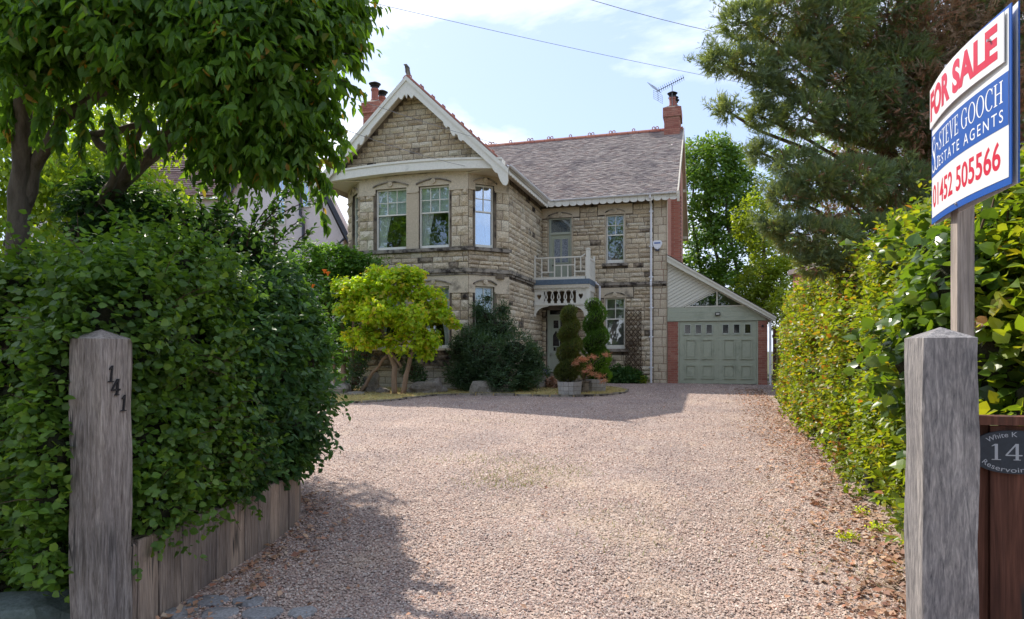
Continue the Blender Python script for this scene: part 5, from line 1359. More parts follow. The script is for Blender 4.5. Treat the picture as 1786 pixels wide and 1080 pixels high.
m.hexa([pc_ - ax_ - ay_, pc_ + ax_ - ay_, pc_ + ax_ + ay_, pc_ - ax_ + ay_] + [q + Vector((0, 0, 2.86)) for q in (pc_ - ax_ - ay_, pc_ + ax_ - ay_, pc_ + ax_ + ay_, pc_ - ax_ + ay_)]); m.build('sign_post', 'signpost', SG)
m = MB(); q = pc_ + Vector((.05, -.0, 0)); m.box(2.05, 2.083, 3.0, 3.03, 1.2, 1.645); m.build('fixing_block', 'white', SG)

# dark side gate in the gap between garage and hedge
GT = empty('side_gate', tuple(W(3.30, .15, .38)), -PHI); tag(GT, 'dark narrow boarded gate closing the gap between the garage pier and the hedge', 'gate')
for k in range(9): m = MB(); m.box(.10 + k * .13, .10 + k * .13 + .122, 0, .03, .0, 1.95 + .01 * (k % 2)); m.build('gate_board', 'fence', GT)
for z in (.25, 1.6): m = MB(); m.box(.08, 1.3, .031, .07, z, z + .1); m.build('gate_rail', 'fence', GT)
# ================================================================== rocks, pots
def rock(loc, sc, rz, seed, label, mat='rock', name='garden_rock', flat=.8, rough=.34, top=None, sub=3):
    o = link(name, rock_mesh(name, seed, sub, flat, rough, top), mat); o.location = (loc[0], loc[1], G(*loc) + sc[2] * .28); o.scale = (sc[0], sc[1], sc[2] * (1.45 if mat == 'rock' else 1)); o.rotation_euler = (0, 0, rz); return tag(o, label, 'rock', 'rocks in the planting bed' if mat == 'rock' else None)
rock((-.83, 18.6), (.36, .26, .34), .1, 31, 'squarish pale rock in front of the dark shrub', flat=.8, rough=.2, top=.55)
rock((-.28, 18.65), (.36, .24, .15), -.1, 32, 'low grey rock between the squarish rock and the topiary planters', flat=.8)
rock((-.62, 18.5), (.18, .15, .13), .5, 33, 'small rock leaning on the squarish pale rock', flat=.8)
rock((-2.35, 18.6), (.50, .3, .30), .2, 34, 'wide rough rock right of the lime tree trunk', flat=.7)
rock((-3.95, 18.9), (.26, .2, .32), .7, 35, 'upright pale rock beneath the lime tree, left of its trunk', flat=.9, rough=.45)
rock((-3.55, 18.55), (.2, .15, .12), .2, 36, 'smallest pale rock beside the lime tree trunk')
rock((-4.75, 18.3), (.42, .3, .30), -.2, 37, 'large dark-sided rock at the left end of the bed', flat=.8, rough=.2, top=.5)
rock((.72, 20.3), (.34, .3, .34), .3, 38, 'rounded grey boulder below the front door flower pot', flat=.85, rough=.22)
rock((-4.2, 18.0), (.3, .18, .08), .2, 39, 'flat thin stone lying at the edge of the dry grass, left of the lime tree')
rock((-2.60, 3.58), (.30, .2, .24), .25, 40, 'pale blue-grey boulder at the foot of the left gatepost', 'rock_blue', 'boulder', .85, .22, .6)
# low brick-like blocks behind the flower pot
def planter(loc, r, h, label, rz=0.2, n=8):
    o = empty('stone_planter', (loc[0], loc[1], G(*loc) + .03), rz); tag(o, label, 'planter', 'octagonal topiary planters')
    c = MB(); c.lathe([(r * .86, 0), (r * .93, h - .04)], (0, 0, 0), 8); c.build('planter_core', 'mortar', o); c = MB(); c.lathe([(r * .88, h - .06), (r * .87, h - .035)], (0, 0, 0), 8); c.build('planter_soil', 'soil', o)
    for k in range(8):
        a0, a1 = 2 * math.pi * k / 8, 2 * math.pi * (k + 1) / 8
        for j in range(3):
            z0, z1 = h * j / 3 + .004, h * (j + 1) / 3 - .004
            for i in range(2):
                t0, t1 = i / 2 + .015, (i + 1) / 2 - .015; P = []
                for z in (z0, z1):
                    rr_ = r * (.90 + .10 * z / h)
                    A = Vector((math.cos(a0), math.sin(a0), 0)); B = Vector((math.cos(a1), math.sin(a1), 0))
                    for t, q in ((t0, 1), (t1, 1), (t1, .9), (t0, .9)): v = A.lerp(B, t) * rr_ * q; P.append((v.x, v.y, z))
                m = MB(); m.hexa(P); m.build('block', 'planter', o)
    return o
planter((1.55, 18.0), .345, .36, 'pale octagonal block planter under the nearer, darker spiral topiary')
planter((2.38, 19.15), .33, .36, 'octagonal block planter under the brighter spiral topiary at the right', .35)
o = empty('plant_pot', (1.98, 18.7, G(2, 18.7) + .02)); tag(o, 'dark round pot holding the pink maple, between the two topiary planters', 'pot')
m = MB(); m.lathe([(.15, 0), (.19, .30), (.215, .31), (.215, .36), (.19, .36), (.18, .33)], (0, 0, 0), 14); m.build('pot_body', 'ledge', o, smooth=False)
q = at(949, 662, 20.9); o = empty('flower_pot', (q.x, q.y, q.z - .02)); tag(o, 'small orange flower pot on a stone beside the front door', 'pot')
m = MB(); m.lathe([(.09, 0), (.115, .17), (.13, .17), (.13, .21), (.11, .21), (.10, .18)], (0, 0, 0), 12); m.build('pot_body', 'terracotta', o)
m = MB(); m.lathe([(.3, -.8), (.26, -.02), (.2, .0)], (q.x, q.y, q.z), 9); pl = m.build('stone_plinth', 'rock'); tag(pl, 'stone pedestal carrying the orange flower pot by the door', 'pedestal')

# ================================================================== wires
def wire(pts, r, label, sag=.25):
    P = []; n = 12
    a, b = pts
    for i in range(n + 1): t = i / n; p = a.lerp(b, t); p.z -= sag * 4 * t * (1 - t); P.append(p)
    m = MB(); m.tube(P, r, 5); return tag(m.build('overhead_wire', 'grey'), label, 'wire', 'overhead wires')
wire((at(440, -45, 14), at(1480, 178, 24)), .006, 'long thin overhead wire crossing the sky above the roof from left tree to conifer', .15)
wire((at(960, -22, 12), at(1520, 92, 18)), .006, 'short overhead wire at the top right of the sky')
wire((at(470, 120, 11), at(935, 268, 24.5)), .006, 'thin wire running in front of the gable up to the main roof', .1)
wire((at(470, 175, 11), at(812, 290, 19.4)), .006, 'lowest thin wire, ending at the corner of the bay under the gable', .1)
m = MB(); 
# ================================================================== foliage machinery
def tmpl(w, l1=.33, l2=.68, fold=.07, curl=-.10):
    V = np.array([(0, 0, 0), (-w, l1, fold), (-w * .78, l2, fold * .5 + curl * .3), (0, 1, curl), (w * .78, l2, fold * .5 + curl * .3), (w, l1, fold), (0, l1, 0), (0, l2, curl * .35)], float)
    F = np.array([(0, 6, 1), (1, 6, 7), (1, 7, 2), (2, 7, 3), (0, 5, 6), (5, 4, 7), (5, 7, 6), (4, 3, 7)]); return V, F
T_ROUND = tmpl(.40, .28, .66, .06, -.08); T_LONG = tmpl(.215, .32, .64, .07, -.16); T_OVATE = tmpl(.27, .34, .66, .07, -.12); T_HEART = tmpl(.48, .24, .62, .06, -.10); T_BIG = tmpl(.40, .30, .64, .05, -.14); T_NARROW = tmpl(.15, .35, .7, .04, -.08)
T_MID = (np.array([(0, 0, 0), (-.33, .42, .08), (0, 1, -.06), (.33, .42, .08)], float), np.array([(0, 1, 2), (0, 2, 3)]))
T_MIDR = (np.array([(0, 0, 0), (-.42, .42, .08), (0, 1, -.06), (.42, .42, .08)], float), np.array([(0, 1, 2), (0, 2, 3)]))
T_SLIM = (np.array([(0, 0, 0), (-.16, .45, .04), (0, 1, -.04), (.16, .45, .04)], float), np.array([(0, 1, 2), (0, 2, 3)]))
def lite(T):
    V = T[0][:6].copy(); V[[1, 2, 4, 5], 2] += .03; return V, np.array([(0, 3, 2), (0, 2, 1), (0, 4, 3), (0, 5, 4)])
def _frond(n=7, w=.035, seed=1):
    R = np.random.RandomState(seed); V, F = [], []
    for i in range(n):
        t = i / n; s_ = -1 if i % 2 else 1; b = np.array((0, t * .7, 0)); L = .42 * (1 - t * .5)
        d = np.array((s_ * (.75 - .4 * t), .65 + t * .4, R.uniform(-.3, .3))); d /= np.linalg.norm(d); q = np.array((d[1], -d[0], R.uniform(-.4, .4)))
        k = len(V); V += [b - q * w * .5, b + q * w * .5, b + d * L]; F.append((k, k + 1, k + 2))
    k = len(V); V += [(-w * .6, 0, 0), (w * .6, 0, 0), (0, 1, 0)]; F.append((k, k + 1, k + 2))
    return np.array(V, float), np.array(F)
T_FROND = _frond(6, .085); T_FROND_F = _frond(9, .085, 3)
def nrm(a): return a / np.maximum(np.linalg.norm(a, axis=-1, keepdims=True), 1e-9)
def wobble(P, s, k=0):
    return (np.sin(P[:, 0] * s + k + 1.3 * np.sin(P[:, 2] * s * .7)) + np.sin(P[:, 1] * s * 1.1 + 2 * k + 1.1 * np.sin(P[:, 0] * s * .8)) + np.sin(P[:, 2] * s * 1.2 + 3 * k + np.sin(P[:, 1] * s * .9))) / 3
CAMP = np.array((0, 0, EYE))
def in_view(P, m=60):
    y = np.maximum(P[:, 1], .1); px = 893 + 1170 * P[:, 0] / y; py = 612 - 1170 * (P[:, 2] - EYE) / y
    return (P[:, 1] > .3) & (px > -m) & (px < 1786 + m) & (py > -m) & (py < 1080 + m)
def sample_blobs(blobs, n, seed, shell=.30, gap=0.0, gs_=4.0, back=.35, inner=.72, lump=.10):
    """points on the skin of a union of ellipsoids with outward normals"""
    R = np.random.RandomState(seed); B = np.array([b[:6] for b in blobs], float)
    w = (B[:, 3] * B[:, 4] + B[:, 3] * B[:, 5] + B[:, 4] * B[:, 5]); w = w * np.array([b[6] if len(b) > 6 else 1 for b in blobs]); w /= w.sum()
    out_p, out_n = [], []; got = 0
    for it in range(12):
        k = R.choice(len(B), size=n, p=w); d = nrm(R.randn(n, 3)); r = 1 - shell * R.rand(n) ** 1.4
        P = B[k, :3] + d * B[k, 3:6] * r[:, None]; P = P + d * (wobble(P, 5.0, 1) * lump)[:, None] * B[k, 3:6]
        N = nrm(d / B[k, 3:6]); ok = np.ones(n, bool)
        for b in B: q = ((P - b[:3]) / b[3:6]); ok &= (q ** 2).sum(1) > inner ** 2 * (1 - 1e-6)
        if gap > 0: ok &= wobble(P, gs_, 5) > -1 + gap + .25 * R.randn(n)
        away = (N * nrm(P - CAMP)).sum(1) > .25; ok &= ~away | (R.rand(n) < back)
        vis = in_view(P, 150); ok &= vis | (R.rand(n) < .5)
        out_p.append(P[ok]); out_n.append(N[ok]); got += ok.sum()
        if got >= n: break
    return np.concatenate(out_p)[:n], np.concatenate(out_n)[:n]
def sprigs(P, N, per, length, size, seed, droop=.2, hang=0.0, up=.35, out=.7, jit=.5, lat=.9, face=.5):
    """turn anchor points into leaves: each anchor is a twig with leaves on alternate sides"""
    R = np.random.RandomState(seed); n = len(P)
    D = nrm(N * out + R.randn(n, 3) * jit + np.array((0, 0, up - droop)))
    side = nrm(np.cross(D, np.array((0, 0, 1.0)) + R.randn(n, 3) * .2)); Bs, As, Ns, Ss, Vs = [], [], [], [], []
    vb = R.rand(n)
    for k in range(per):
        t = (k + .3) / per; s_ = 1 if k % 2 else -1
        base = P + D * (t * length - length * .5)[..., None] if np.ndim(t) else P + D * (t * length - length * .5)
        ax = nrm(D * .55 + side * s_ * lat * (1 - .5 * t) + R.randn(n, 3) * .28 + np.array((0, 0, -1.0)) * hang)
        up_ = nrm(np.array((0, 0, 1.0)) * (1 - face) + N * face + R.randn(n, 3) * .35)
        nn = nrm(up_ - ax * (up_ * ax).sum(1, keepdims=True))
        Bs.append(base); As.append(ax); Ns.append(nn); Ss.append(size * (.55 + .7 * R.rand(n)) * (1 - .25 * t)); Vs.append((vb * .6 + R.rand(n) * .4) % 1.0)
    return np.concatenate(Bs), np.concatenate(As), np.concatenate(Ns), np.concatenate(Ss), np.concatenate(Vs)
def cat(*L): return tuple(np.concatenate([l[i] for l in L]) for i in range(5))
def sub(L, m): return tuple(a[m] for a in L)
def foliage(name, mat, L, T, parent, extra=None):
    B, A, N, S, Vv = L; V, F = lite(T) if len(T[0]) == 8 else T; n = len(B); side = np.cross(A, N)
    W_ = B[:, None, :] + S[:, None, None] * (V[None, :, 0:1] * side[:, None] + V[None, :, 1:2] * A[:, None] + V[None, :, 2:3] * N[:, None])
    Fa = (F[None] + (np.arange(n) * len(V))[:, None, None]).reshape(-1, F.shape[1])
    off = np.array(parent.location) if parent is not None else 0
    o = link(name, npmesh(name, W_.reshape(-1, 3) - off, Fa, np.repeat(Vv, len(F))), mat, parent)
    return o
def single_leaves(mat, L, T, parent, n=300, name='leaf'):
    """the leaves that show largest become objects of their own; the others are returned"""
    B, A, N, S, Vv = L; d = np.linalg.norm(B - CAMP, axis=1); facing = np.abs((N * nrm(B - CAMP)).sum(1))
    score = S / d * (.4 + facing) * in_view(B, -5); idx = np.argsort(-score)[:n]
    me = bpy.data.meshes.new(name); me.from_pydata([tuple(v) for v in T[0]], [], [list(map(int, f)) for f in T[1]]); me.materials.append(MT[mat]); me.update()
    side = np.cross(A, N); off = Vector(parent.location)
    for i in idx:
        M = Matrix((side[i] * S[i], A[i] * S[i], N[i] * S[i])).transposed().to_4x4(); M.translation = Vector(B[i]) - off
        o = link(name, me, None, parent); o.matrix_local = M
    m = np.ones(len(B), bool); m[idx] = False; return sub(L, m)
def core(name, blobs, k, parent, mat='core'):  # solid lumps added inside foliage to block light and see-through gaps
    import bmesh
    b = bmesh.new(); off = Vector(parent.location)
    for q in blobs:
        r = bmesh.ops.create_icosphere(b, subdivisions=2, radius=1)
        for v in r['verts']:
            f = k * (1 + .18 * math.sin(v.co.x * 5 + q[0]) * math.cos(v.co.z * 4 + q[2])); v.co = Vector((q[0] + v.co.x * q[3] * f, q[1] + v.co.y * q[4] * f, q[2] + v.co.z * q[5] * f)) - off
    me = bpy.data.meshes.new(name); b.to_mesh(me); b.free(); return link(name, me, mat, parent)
def limb(mb, pts, r0, r1, off, n=7, wob=.03, seed=0):
    R = random.Random(seed); P = []; pts = [Vector(p) for p in pts]
    for i in range(len(pts) - 1):
        for k in range(4):
            t = k / 4; P.append(pts[i].lerp(pts[i + 1], t))
    P.append(pts[-1]); m = len(P)
    Q = [p + Vector((R.uniform(-wob, wob), R.uniform(-wob, wob), R.uniform(-wob, wob) * .5)) if 0 < i < m - 1 else p for i, p in enumerate(P)]
    mb.tube([q - off for q in Q], [(r0 + (r1 - r0) * i / (m - 1)) * (1 + R.uniform(-.08, .08)) for i in range(m)], n)
def plant(name, loc, label, cat_, group=None): o = empty(name, loc); return tag(o, label, cat_, group)
def bl(px, py, d, r, rz=None, ry=None, w=1.0): p = at(px, py, d); return (p.x, p.y, p.z, r, ry or r, rz or r, w)

# ================================================================== left hedge and shrub
HB = [(-2.37, 3.50, 1.40, .13, .13, .13), (-2.35, 3.45, 1.05, .12, .12, .15), (-2.37, 3.48, .78, .13, .13, .13), (-2.33, 3.50, 1.60, .12, .12, .10), (-2.40, 3.5, .45, .14, .14, .14), (-2.42, 3.5, 1.2, .14, .14, .16)]
rr = random.Random(8)
# along the frontage, left of the post
for i in range(9):
    x = -2.62 - i * .36; y = 3.98 + i * .10
    for z, r in ((.22, .30), (.6, .42), (1.1, .45), (1.55, .40), (1.80, .32)):
        HB.append((x + rr.uniform(-.05, .05), y + .1 + rr.uniform(-.05, .08), z + rr.uniform(-.06, .06), r, r * .95, r * 1.05))
# along the drive, behind the post
for i in range(3):
    y = 3.98 + i * .36; x = -2.32 + .02 * i
    for z, r in ((.70, .33), (1.08, .44), (1.55, .42), (1.93, .32)): HB.append((x + (.12 if z < .75 else .02) + rr.uniform(-.04, .04), y + rr.uniform(-.08, .08), z + rr.uniform(-.09, .09), r * rr.uniform(.85, 1.15), r, r * 1.05))
hl = plant('hedge', (-3.0, 4.3, 0), 'thick round-leaved green hedge growing behind and left of the brown gatepost', 'hedge')
core('dark_core', HB, .66, hl)
P, N = sample_blobs(HB, 11500, 21, .42, gap=.30, gs_=7, lump=.2)
L = sprigs(P, N, 5, .14, .058, 22, droop=.1, face=.55, jit=.7)
P2, N2 = sample_blobs(HB, 800, 23, .0, back=0); P2 = P2 + N2 * .09
L2 = sprigs(P2, N2, 8, .26, .058, 24, droop=.25, face=.5)
top = N[:, 2] > .45; P3, N3 = P[top][:420], N[top][:420] * np.array((.3, .3, 1)); L3 = sprigs(P3 + np.array((0, 0, .12)), N3, 8, .34, .055, 26, up=.7, droop=0, face=.2, out=.8, jit=.35)
tw = MB(); R = random.Random(9)
for i in range(0, len(P2), 2):
    if P2[i][1] < 3.75 and -2.35 < P2[i][0] < -1.8: continue
    a = Vector(P2[i] - N2[i] * .22) - Vector(hl.location); b = Vector(P2[i] + N2[i] * .10 + np.array((R.uniform(-.05, .05), R.uniform(-.05, .05), R.uniform(-.08, .1)))) - Vector(hl.location); tw.tube([a, a.lerp(b, .6) + Vector((0, 0, .015)), b], [.0035, .0025, .001], 3, False)
stuff(tw.build('twigs', 'twig', hl))
L = cat(L, L2, L3); keep = ~((L[0][:, 0] > -2.24) & (L[0][:, 0] < -1.90) & (L[0][:, 1] < 3.60) & (L[0][:, 2] < 1.62))
L = sub(L, keep); L = single_leaves('l_hedge', L, T_ROUND, hl); stuff(foliage('hedge_leaves', 'l_hedge', L, T_ROUND, hl))
# leaves that lap over the left edge of the gatepost
SB = [(-2.12, 4.95, 1.5, .40, .40, .42), (-2.15, 5.15, 1.05, .40, .40, .42), (-2.3, 5.4, 1.9, .36, .36, .36), (-2.12, 4.75, .85, .30, .30, .30)]
for (x, y, z, r) in ((-2.15, 4.95, 1.0, .42), (-2.1, 5.3, 1.5, .48), (-2.08, 5.7, 1.0, .46), (-2.05, 6.0, 1.55, .44), (-2.15, 5.5, 1.8, .42), (-2.2, 6.1, 1.95, .40), (-2.1, 6.35, 1.1, .42), (-2.15, 6.4, .72, .33), (-2.12, 5.2, .72, .30), (-2.1, 5.8, .68, .33), (-2.4, 6.8, 1.5, .5), (-2.5, 6.9, 2.1, .42), (-2.7, 5.6, 2.1, .38), (-2.9, 6.3, 2.2, .40), (-2.3, 5.0, 1.85, .38),
                     (-2.6, 7.1, .9, .45), (-2.55, 4.75, 1.85, .34), (-3.1, 5.5, 2.1, .36), (-3.5, 6.2, 2.2, .42), (-2.02, 5.0, .70, .26), (-2.0, 5.5, .68, .27), (-3.0, 6.0, 2.55, .34), (-2.75, 6.1, 2.5, .32), (-3.3, 5.9, 2.6, .32), (-2.45, 6.2, 2.35, .3), (-3.6, 5.9, 2.75, .28)):
    SB.append((x, y, z, r, r, r * 1.08))
sh = plant('shrub', (-2.3, 5.8, 0), 'dark glossy shrub with long pointed leaves bulging over the sleeper wall towards the drive', 'shrub')
core('dark_core', SB, .62, sh)
P, N = sample_blobs(SB, 6600, 31, .42, gap=.34, gs_=7, lump=.2)
L = sprigs(P, N, 6, .16, .088, 32, droop=.35, hang=.35, face=.6)
P2, N2 = sample_blobs(SB, 330, 33, 0, back=0); P2 += N2 * .10; L2 = sprigs(P2, N2, 8, .28, .085, 34, droop=.1, face=.4)
# long airy shoots above the shrub, in front of the pink house
tw = MB(); SH = []
for i, (x0, y0, x1, y1, d) in enumerate(((330, 420, 300, 330, 5.6), (360, 430, 345, 330, 5.8), (400, 420, 430, 320, 5.8), (420, 430, 500, 330, 6.0), (440, 420, 540, 300, 6.0), (470, 440, 530, 380, 6.2), (380, 420, 380, 345, 5.7), (300, 420, 270, 350, 5.6), (500, 450, 545, 400, 6.2), (430, 430, 450, 350, 5.9), (250, 430, 215, 370, 5.4), (455, 400, 560, 345, 5.9), (350, 400, 410, 350, 5.7), (480, 430, 475, 355, 6.0))):
    a, b = at(x0, y0, d), at(x1, y1, d + .1); limb(tw, [a, a.lerp(b, .5) + Vector((0, 0, .05)), b], .008, .003, Vector(sh.location), 4, .01, i)
    q = np.array([a.lerp(b, t) for t in np.linspace(.05, 1, 11)]); SH.append((q, np.tile(nrm(np.array([list(b - a)])), (len(q), 1))))
stuff(tw.build('shoots', 'twig', sh))
q = np.concatenate([a for a, _ in SH]); qn = np.concatenate([b for _, b in SH]); L3 = sprigs(q, qn, 4, .08, .088, 35, out=1.0, jit=.3, droop=.1, face=.2, lat=1.1)
L = cat(L, L2, L3); L = sub(L, (L[0][:, 0] < -1.45) | (L[0][:, 2] > .4))
L = single_leaves('l_laurel', L, T_OVATE, sh); stuff(foliage('shrub_leaves', 'l_laurel', L, T_OVATE, sh))

# ================================================================== left trees
def tree_with(name, loc, label, limbs, blobs, nsp, per, length, size, mat, T, seed, shell=.6, gap=.3, hang=1.1, singles=300, bark='bark', gs_=3.5, back=.8, cat_='tree', spokes=True, crown='crown_leaves', droop=.3, lump=.25, inner=.25, face=.3, up=.35, group=None, outl=0, sprays=()):
    o = plant(name, loc, label, cat_, group); off = Vector(o.location); mb = MB()
    for i, (pts, r0, r1) in enumerate(limbs): limb(mb, pts, r0, r1, off, 9, .02, seed + i)
    mb.build('trunk', bark, o, smooth=True)
    if spokes:
        mb = MB(); ends = [Vector(p) for pts, _, _ in limbs for p in pts[1:]]
        for i, b in enumerate(blobs):
            c = Vector(b[:3]); e = min(ends, key=lambda q: (q - c).length)
            if (e - c).length > .05: limb(mb, [e, e.lerp(c, .5) + Vector((0, 0, .12)), c], .03 if size < .3 else .1, .009 if size < .3 else .03, off, 5, .04, seed + i)
            for k in range(3):
                R = random.Random(seed * 7 + i * 3 + k); d = Vector((R.uniform(-1, 1), R.uniform(-1, 1), R.uniform(-.4, .9))).normalized() * b[3] * .95; limb(mb, [c, c + d * .5, c + d], .010 if size < .3 else .04, .003 if size < .3 else .01, off, 4, .03, i * 9 + k)
        mb.build('branches', bark, o)
    P, N = sample_blobs(blobs, nsp, seed, shell, gap=gap, gs_=gs_, back=back, inner=inner, lump=lump)
    L = sprigs(P, N, per, length, size, seed + 1, droop=droop, hang=hang, face=face, up=up)
    if outl:
        P2, N2 = sample_blobs(blobs, outl, seed + 5, 0, back=.4, inner=.8, lump=lump); P2 = P2 + N2 * .10
        L = cat(L, sprigs(P2, N2, per + 3, length * 1.1, size * .95, seed + 6, droop=.7, hang=hang, face=face, out=.9, jit=.5))
    if singles: L = single_leaves(mat, L, T, o, singles)
    if sprays:
        mb = MB(); SHs = []
        for i, (x0_, y0_, x1_, y1_, dd_) in enumerate(sprays):
            a_, b_ = at(x0_, y0_, dd_), at(x1_, y1_, dd_); mid_ = a_.lerp(b_, .55) + Vector((0, 0, .05)); limb(mb, [a_, mid_, b_], .008, .002, off, 4, .012, i)
            q_ = np.array([a_.lerp(mid_, t) for t in np.linspace(0, 1, 6)] + [mid_.lerp(b_, t) for t in np.linspace(.15, 1, 6)]); SHs.append((q_, np.tile(nrm(np.array([list(b_ - a_)])), (len(q_), 1))))
        stuff(mb.build('hanging_twigs', bark, o)); q_ = np.concatenate([s[0] for s in SHs]); n_ = np.concatenate([s[1] for s in SHs])
        L = cat(L, sprigs(q_, n_, 4, .10, size, seed + 8, out=.8, jit=.5, droop=.5, hang=1.0, face=.3))
    stuff(foliage(crown, mat, L, T, o)); return o
d = 5.2
t1 = [([Vector((-4.15, 5.4, .4)), at(28, 420, 5.3), at(38, 250, 5.2), at(42, 120, 5.1), at(25, -40, 5.1), at(10, -260, 5.3)], .082, .04),
      ([at(20, 430, 5.35), at(62, 300, 5.3), at(115, 200, 5.2), at(215, 140, 5.1), at(330, 120, 5.0)], .062, .03),
      ([at(42, 160, 5.1), at(130, 90, 5.2), at(230, -30, 5.3)], .05, .02)]
b1 = [bl(x, y, q, r) for x, y, q, r in ((40, 40, 5.2, .50), (130, 20, 5.0, .50), (230, 20, 4.9, .5), (60, 100, 4.9, .26), (150, 80, 5.0, .30), (240, 85, 4.8, .30), (205, 140, 4.8, .14), (330, 20, 4.9, .45), (20, -100, 5.2, .45), (160, -110, 5.1, .45), (300, -100, 5.0, .45), (60, 200, 6.4, .22), (0, 60, 6.4, .4))]
tree_with('tree', (-4.15, 5.4, 0), 'broad-leaved tree at the far left with two pale grey stems and hanging leaves', t1, b1, 2100, 7, .38, .128, 'l_tree', T_LONG, 41, hang=.75, shell=.9, gap=.62, back=.5, gs_=4.5, outl=260, sprays=((150, 180, 138, 268, 4.9), (240, 190, 285, 262, 4.8), (80, 170, 66, 240, 4.9), (110, 190, 100, 250, 5), (190, 200, 200, 280, 4.8), (20, 170, 12, 240, 5.1), (270, 120, 310, 230, 4.8), (230, 230, 235, 290, 4.9)))
t2 = [([Vector((-3.55, 5.9, .4)), at(125, 430, 5.8), at(200, 330, 5.7), at(262, 268, 5.6), at(325, 200, 5.4), at(420, 130, 5.2), at(520, 60, 5.2)], .095, .03),
      ([at(200, 330, 5.7), at(200, 270, 5.7), at(160, 235, 5.7), at(260, 215, 5.5)], .05, .025), ([at(262, 268, 5.6), at(330, 235, 5.5), at(420, 215, 5.3)], .05, .02), ([at(160, 400, 5.8), at(190, 320, 5.5), at(250, 220, 5.3)], .04, .02)]
b2 = [bl(x, y, q, r) for x, y, q, r in ((400, 30, 4.9, .42), (480, 40, 5.0, .42), (550, 20, 5.1, .25), (600, 8, 5.2, .13), (350, 100, 4.8, .30), (430, 120, 4.8, .36), (510, 110, 4.9, .33), (560, 95, 5.1, .17), (590, 60, 5.2, .09), (335, 170, 5.0, .2), (410, 190, 5.0, .33), (490, 185, 5.0, .30), (538, 165, 5.1, .15), (400, 255, 5.3, .20), (465, 250, 5.1, .24), (520, 235, 5.1, .18), (500, 285, 5.1, .10),
        (545, 205, 5.2, .08), (450, -90, 5.0, .42), (590, -70, 5.1, .2), (330, 50, 5.4, .4))]
tree_with('tree', (-3.55, 5.9, 0), 'leaning dark-trunked tree whose hanging leaves spread against the sky left of the gable', t2, b2, 2250, 7, .34, .118, 'l_tree', T_LONG, 51, hang=.75, shell=.9, gap=.64, back=.5, gs_=5, outl=420, sprays=((560, 40, 668, 12, 5.2), (560, 100, 626, 104, 5.1), (560, 140, 630, 160, 5.1), (540, 180, 602, 228, 5.1), (530, 235, 592, 282, 5.1), (530, 280, 578, 335, 5.1), (490, 270, 552, 312, 5.1), (580, 60, 634, 82, 5.2), (570, 20, 645, 34, 5.2), (400, 250, 388, 325, 5.2), (450, 260, 470, 318, 5.2), (345, 230, 330, 300, 5.4), (550, 190, 606, 262, 5.1), (520, 160, 588, 186, 5.1), (430, 240, 432, 300, 5.2), (510, 250, 520, 330, 5.1), (370, 240, 352, 290, 5.3), (600, 20, 622, 120, 5.2), (540, 250, 566, 390, 5.2), (470, 250, 500, 300, 5.1)))
# sunlit trees further back on the left
b3 = [bl(x, y, q, r) for x, y, q, r in ((30, 300, 10, .9), (110, 330, 10.5, .8), (190, 310, 10, .8), (250, 370, 10, .7), (60, 390, 10, .8), (160, 230, 11, .9), (280, 180, 11, .8), (20, 180, 11, .9), (340, 130, 11, .8))]
tree_with('tree', at(150, 700, 10.5) * 1, 'sunlit yellow-green tree glimpsed behind the left hedge, beneath the two nearer crowns', [([at(140, 640, 10.5), at(150, 380, 10.5), at(180, 260, 10.5)], .14, .06), ([at(150, 400, 10.5), at(60, 280, 10.5)], .08, .04)], b3, 4200, 4, .3, .115, 'l_back', T_MID, 61, singles=0, gap=.45, back=.6)

# ================================================================== right-hand hedge
RB = []
rr = random.Random(5)
v = -19.3
while v < -.9:
    for z, r, du in ((.24, .44, -.06), (.6, .46, .0), (1.05, .50, .05), (1.7, .52, .10), (2.3, .46, .16)):
        p = W(3.36 + .5 * min(1, max(0, (v + 9) / 7)) + du + rr.uniform(-.06, .06), v + rr.uniform(-.1, .1), z + G(0, HY + v * CP) + rr.uniform(-.07, .07)); RB.append((p.x, p.y, p.z, r, r, r))
        if z > .8: p = W(4.3 + du, v, z + .2); RB.append((p.x, p.y, p.z + rr.uniform(-.1, .15), .5, .5, .5, .45))
    v += .52
RB = [b for b in RB if b[1] > 3.2]
rh = plant('beech_hedge', (4.5, 8, 0), 'long sunlit beech hedge with yellow-green leaves running from the grey gatepost to the garage', 'hedge')
core('dark_core', RB, .68, rh)
dist = np.array([math.hypot(b[0], b[1]) for b in RB]); RBw = [tuple(b[:6]) + ((b[6] if len(b) > 6 else 1) * (9 / (3 + dist[i])) ** .75,) for i, b in enumerate(RB)]
P, N = sample_blobs(RBw, 19000, 71, .40, gap=.42, gs_=5.5, back=.12, lump=.2)
L = sprigs(P, N, 5, .17, .078, 72, droop=.25, up=.3, face=.35, out=.9)
P2, N2 = sample_blobs(RBw, 900, 73, 0, back=0); P2 += N2 * .08; L2 = sprigs(P2, N2, 8, .34, .072, 74, droop=.0, up=.5, face=.2, out=.8)
L = cat(L, L2); L = sub(L, L[0][:, 2] > .02); dd = np.linalg.norm(L[0] - CAMP, axis=1); L = (L[0], L[1], L[2], L[3] * np.interp(dd, [3.5, 5, 8, 14], [1.55, 1.35, 1.05, 1.12]), L[4])
near = dd < 8.5
Ln = single_leaves('l_beech', sub(L, near), T_ROUND, rh); stuff(foliage('hedge_leaves', 'l_beech', Ln, T_OVATE, rh)); stuff(foliage('hedge_leaves', 'l_beech', sub(L, ~near), T_MIDR, rh))
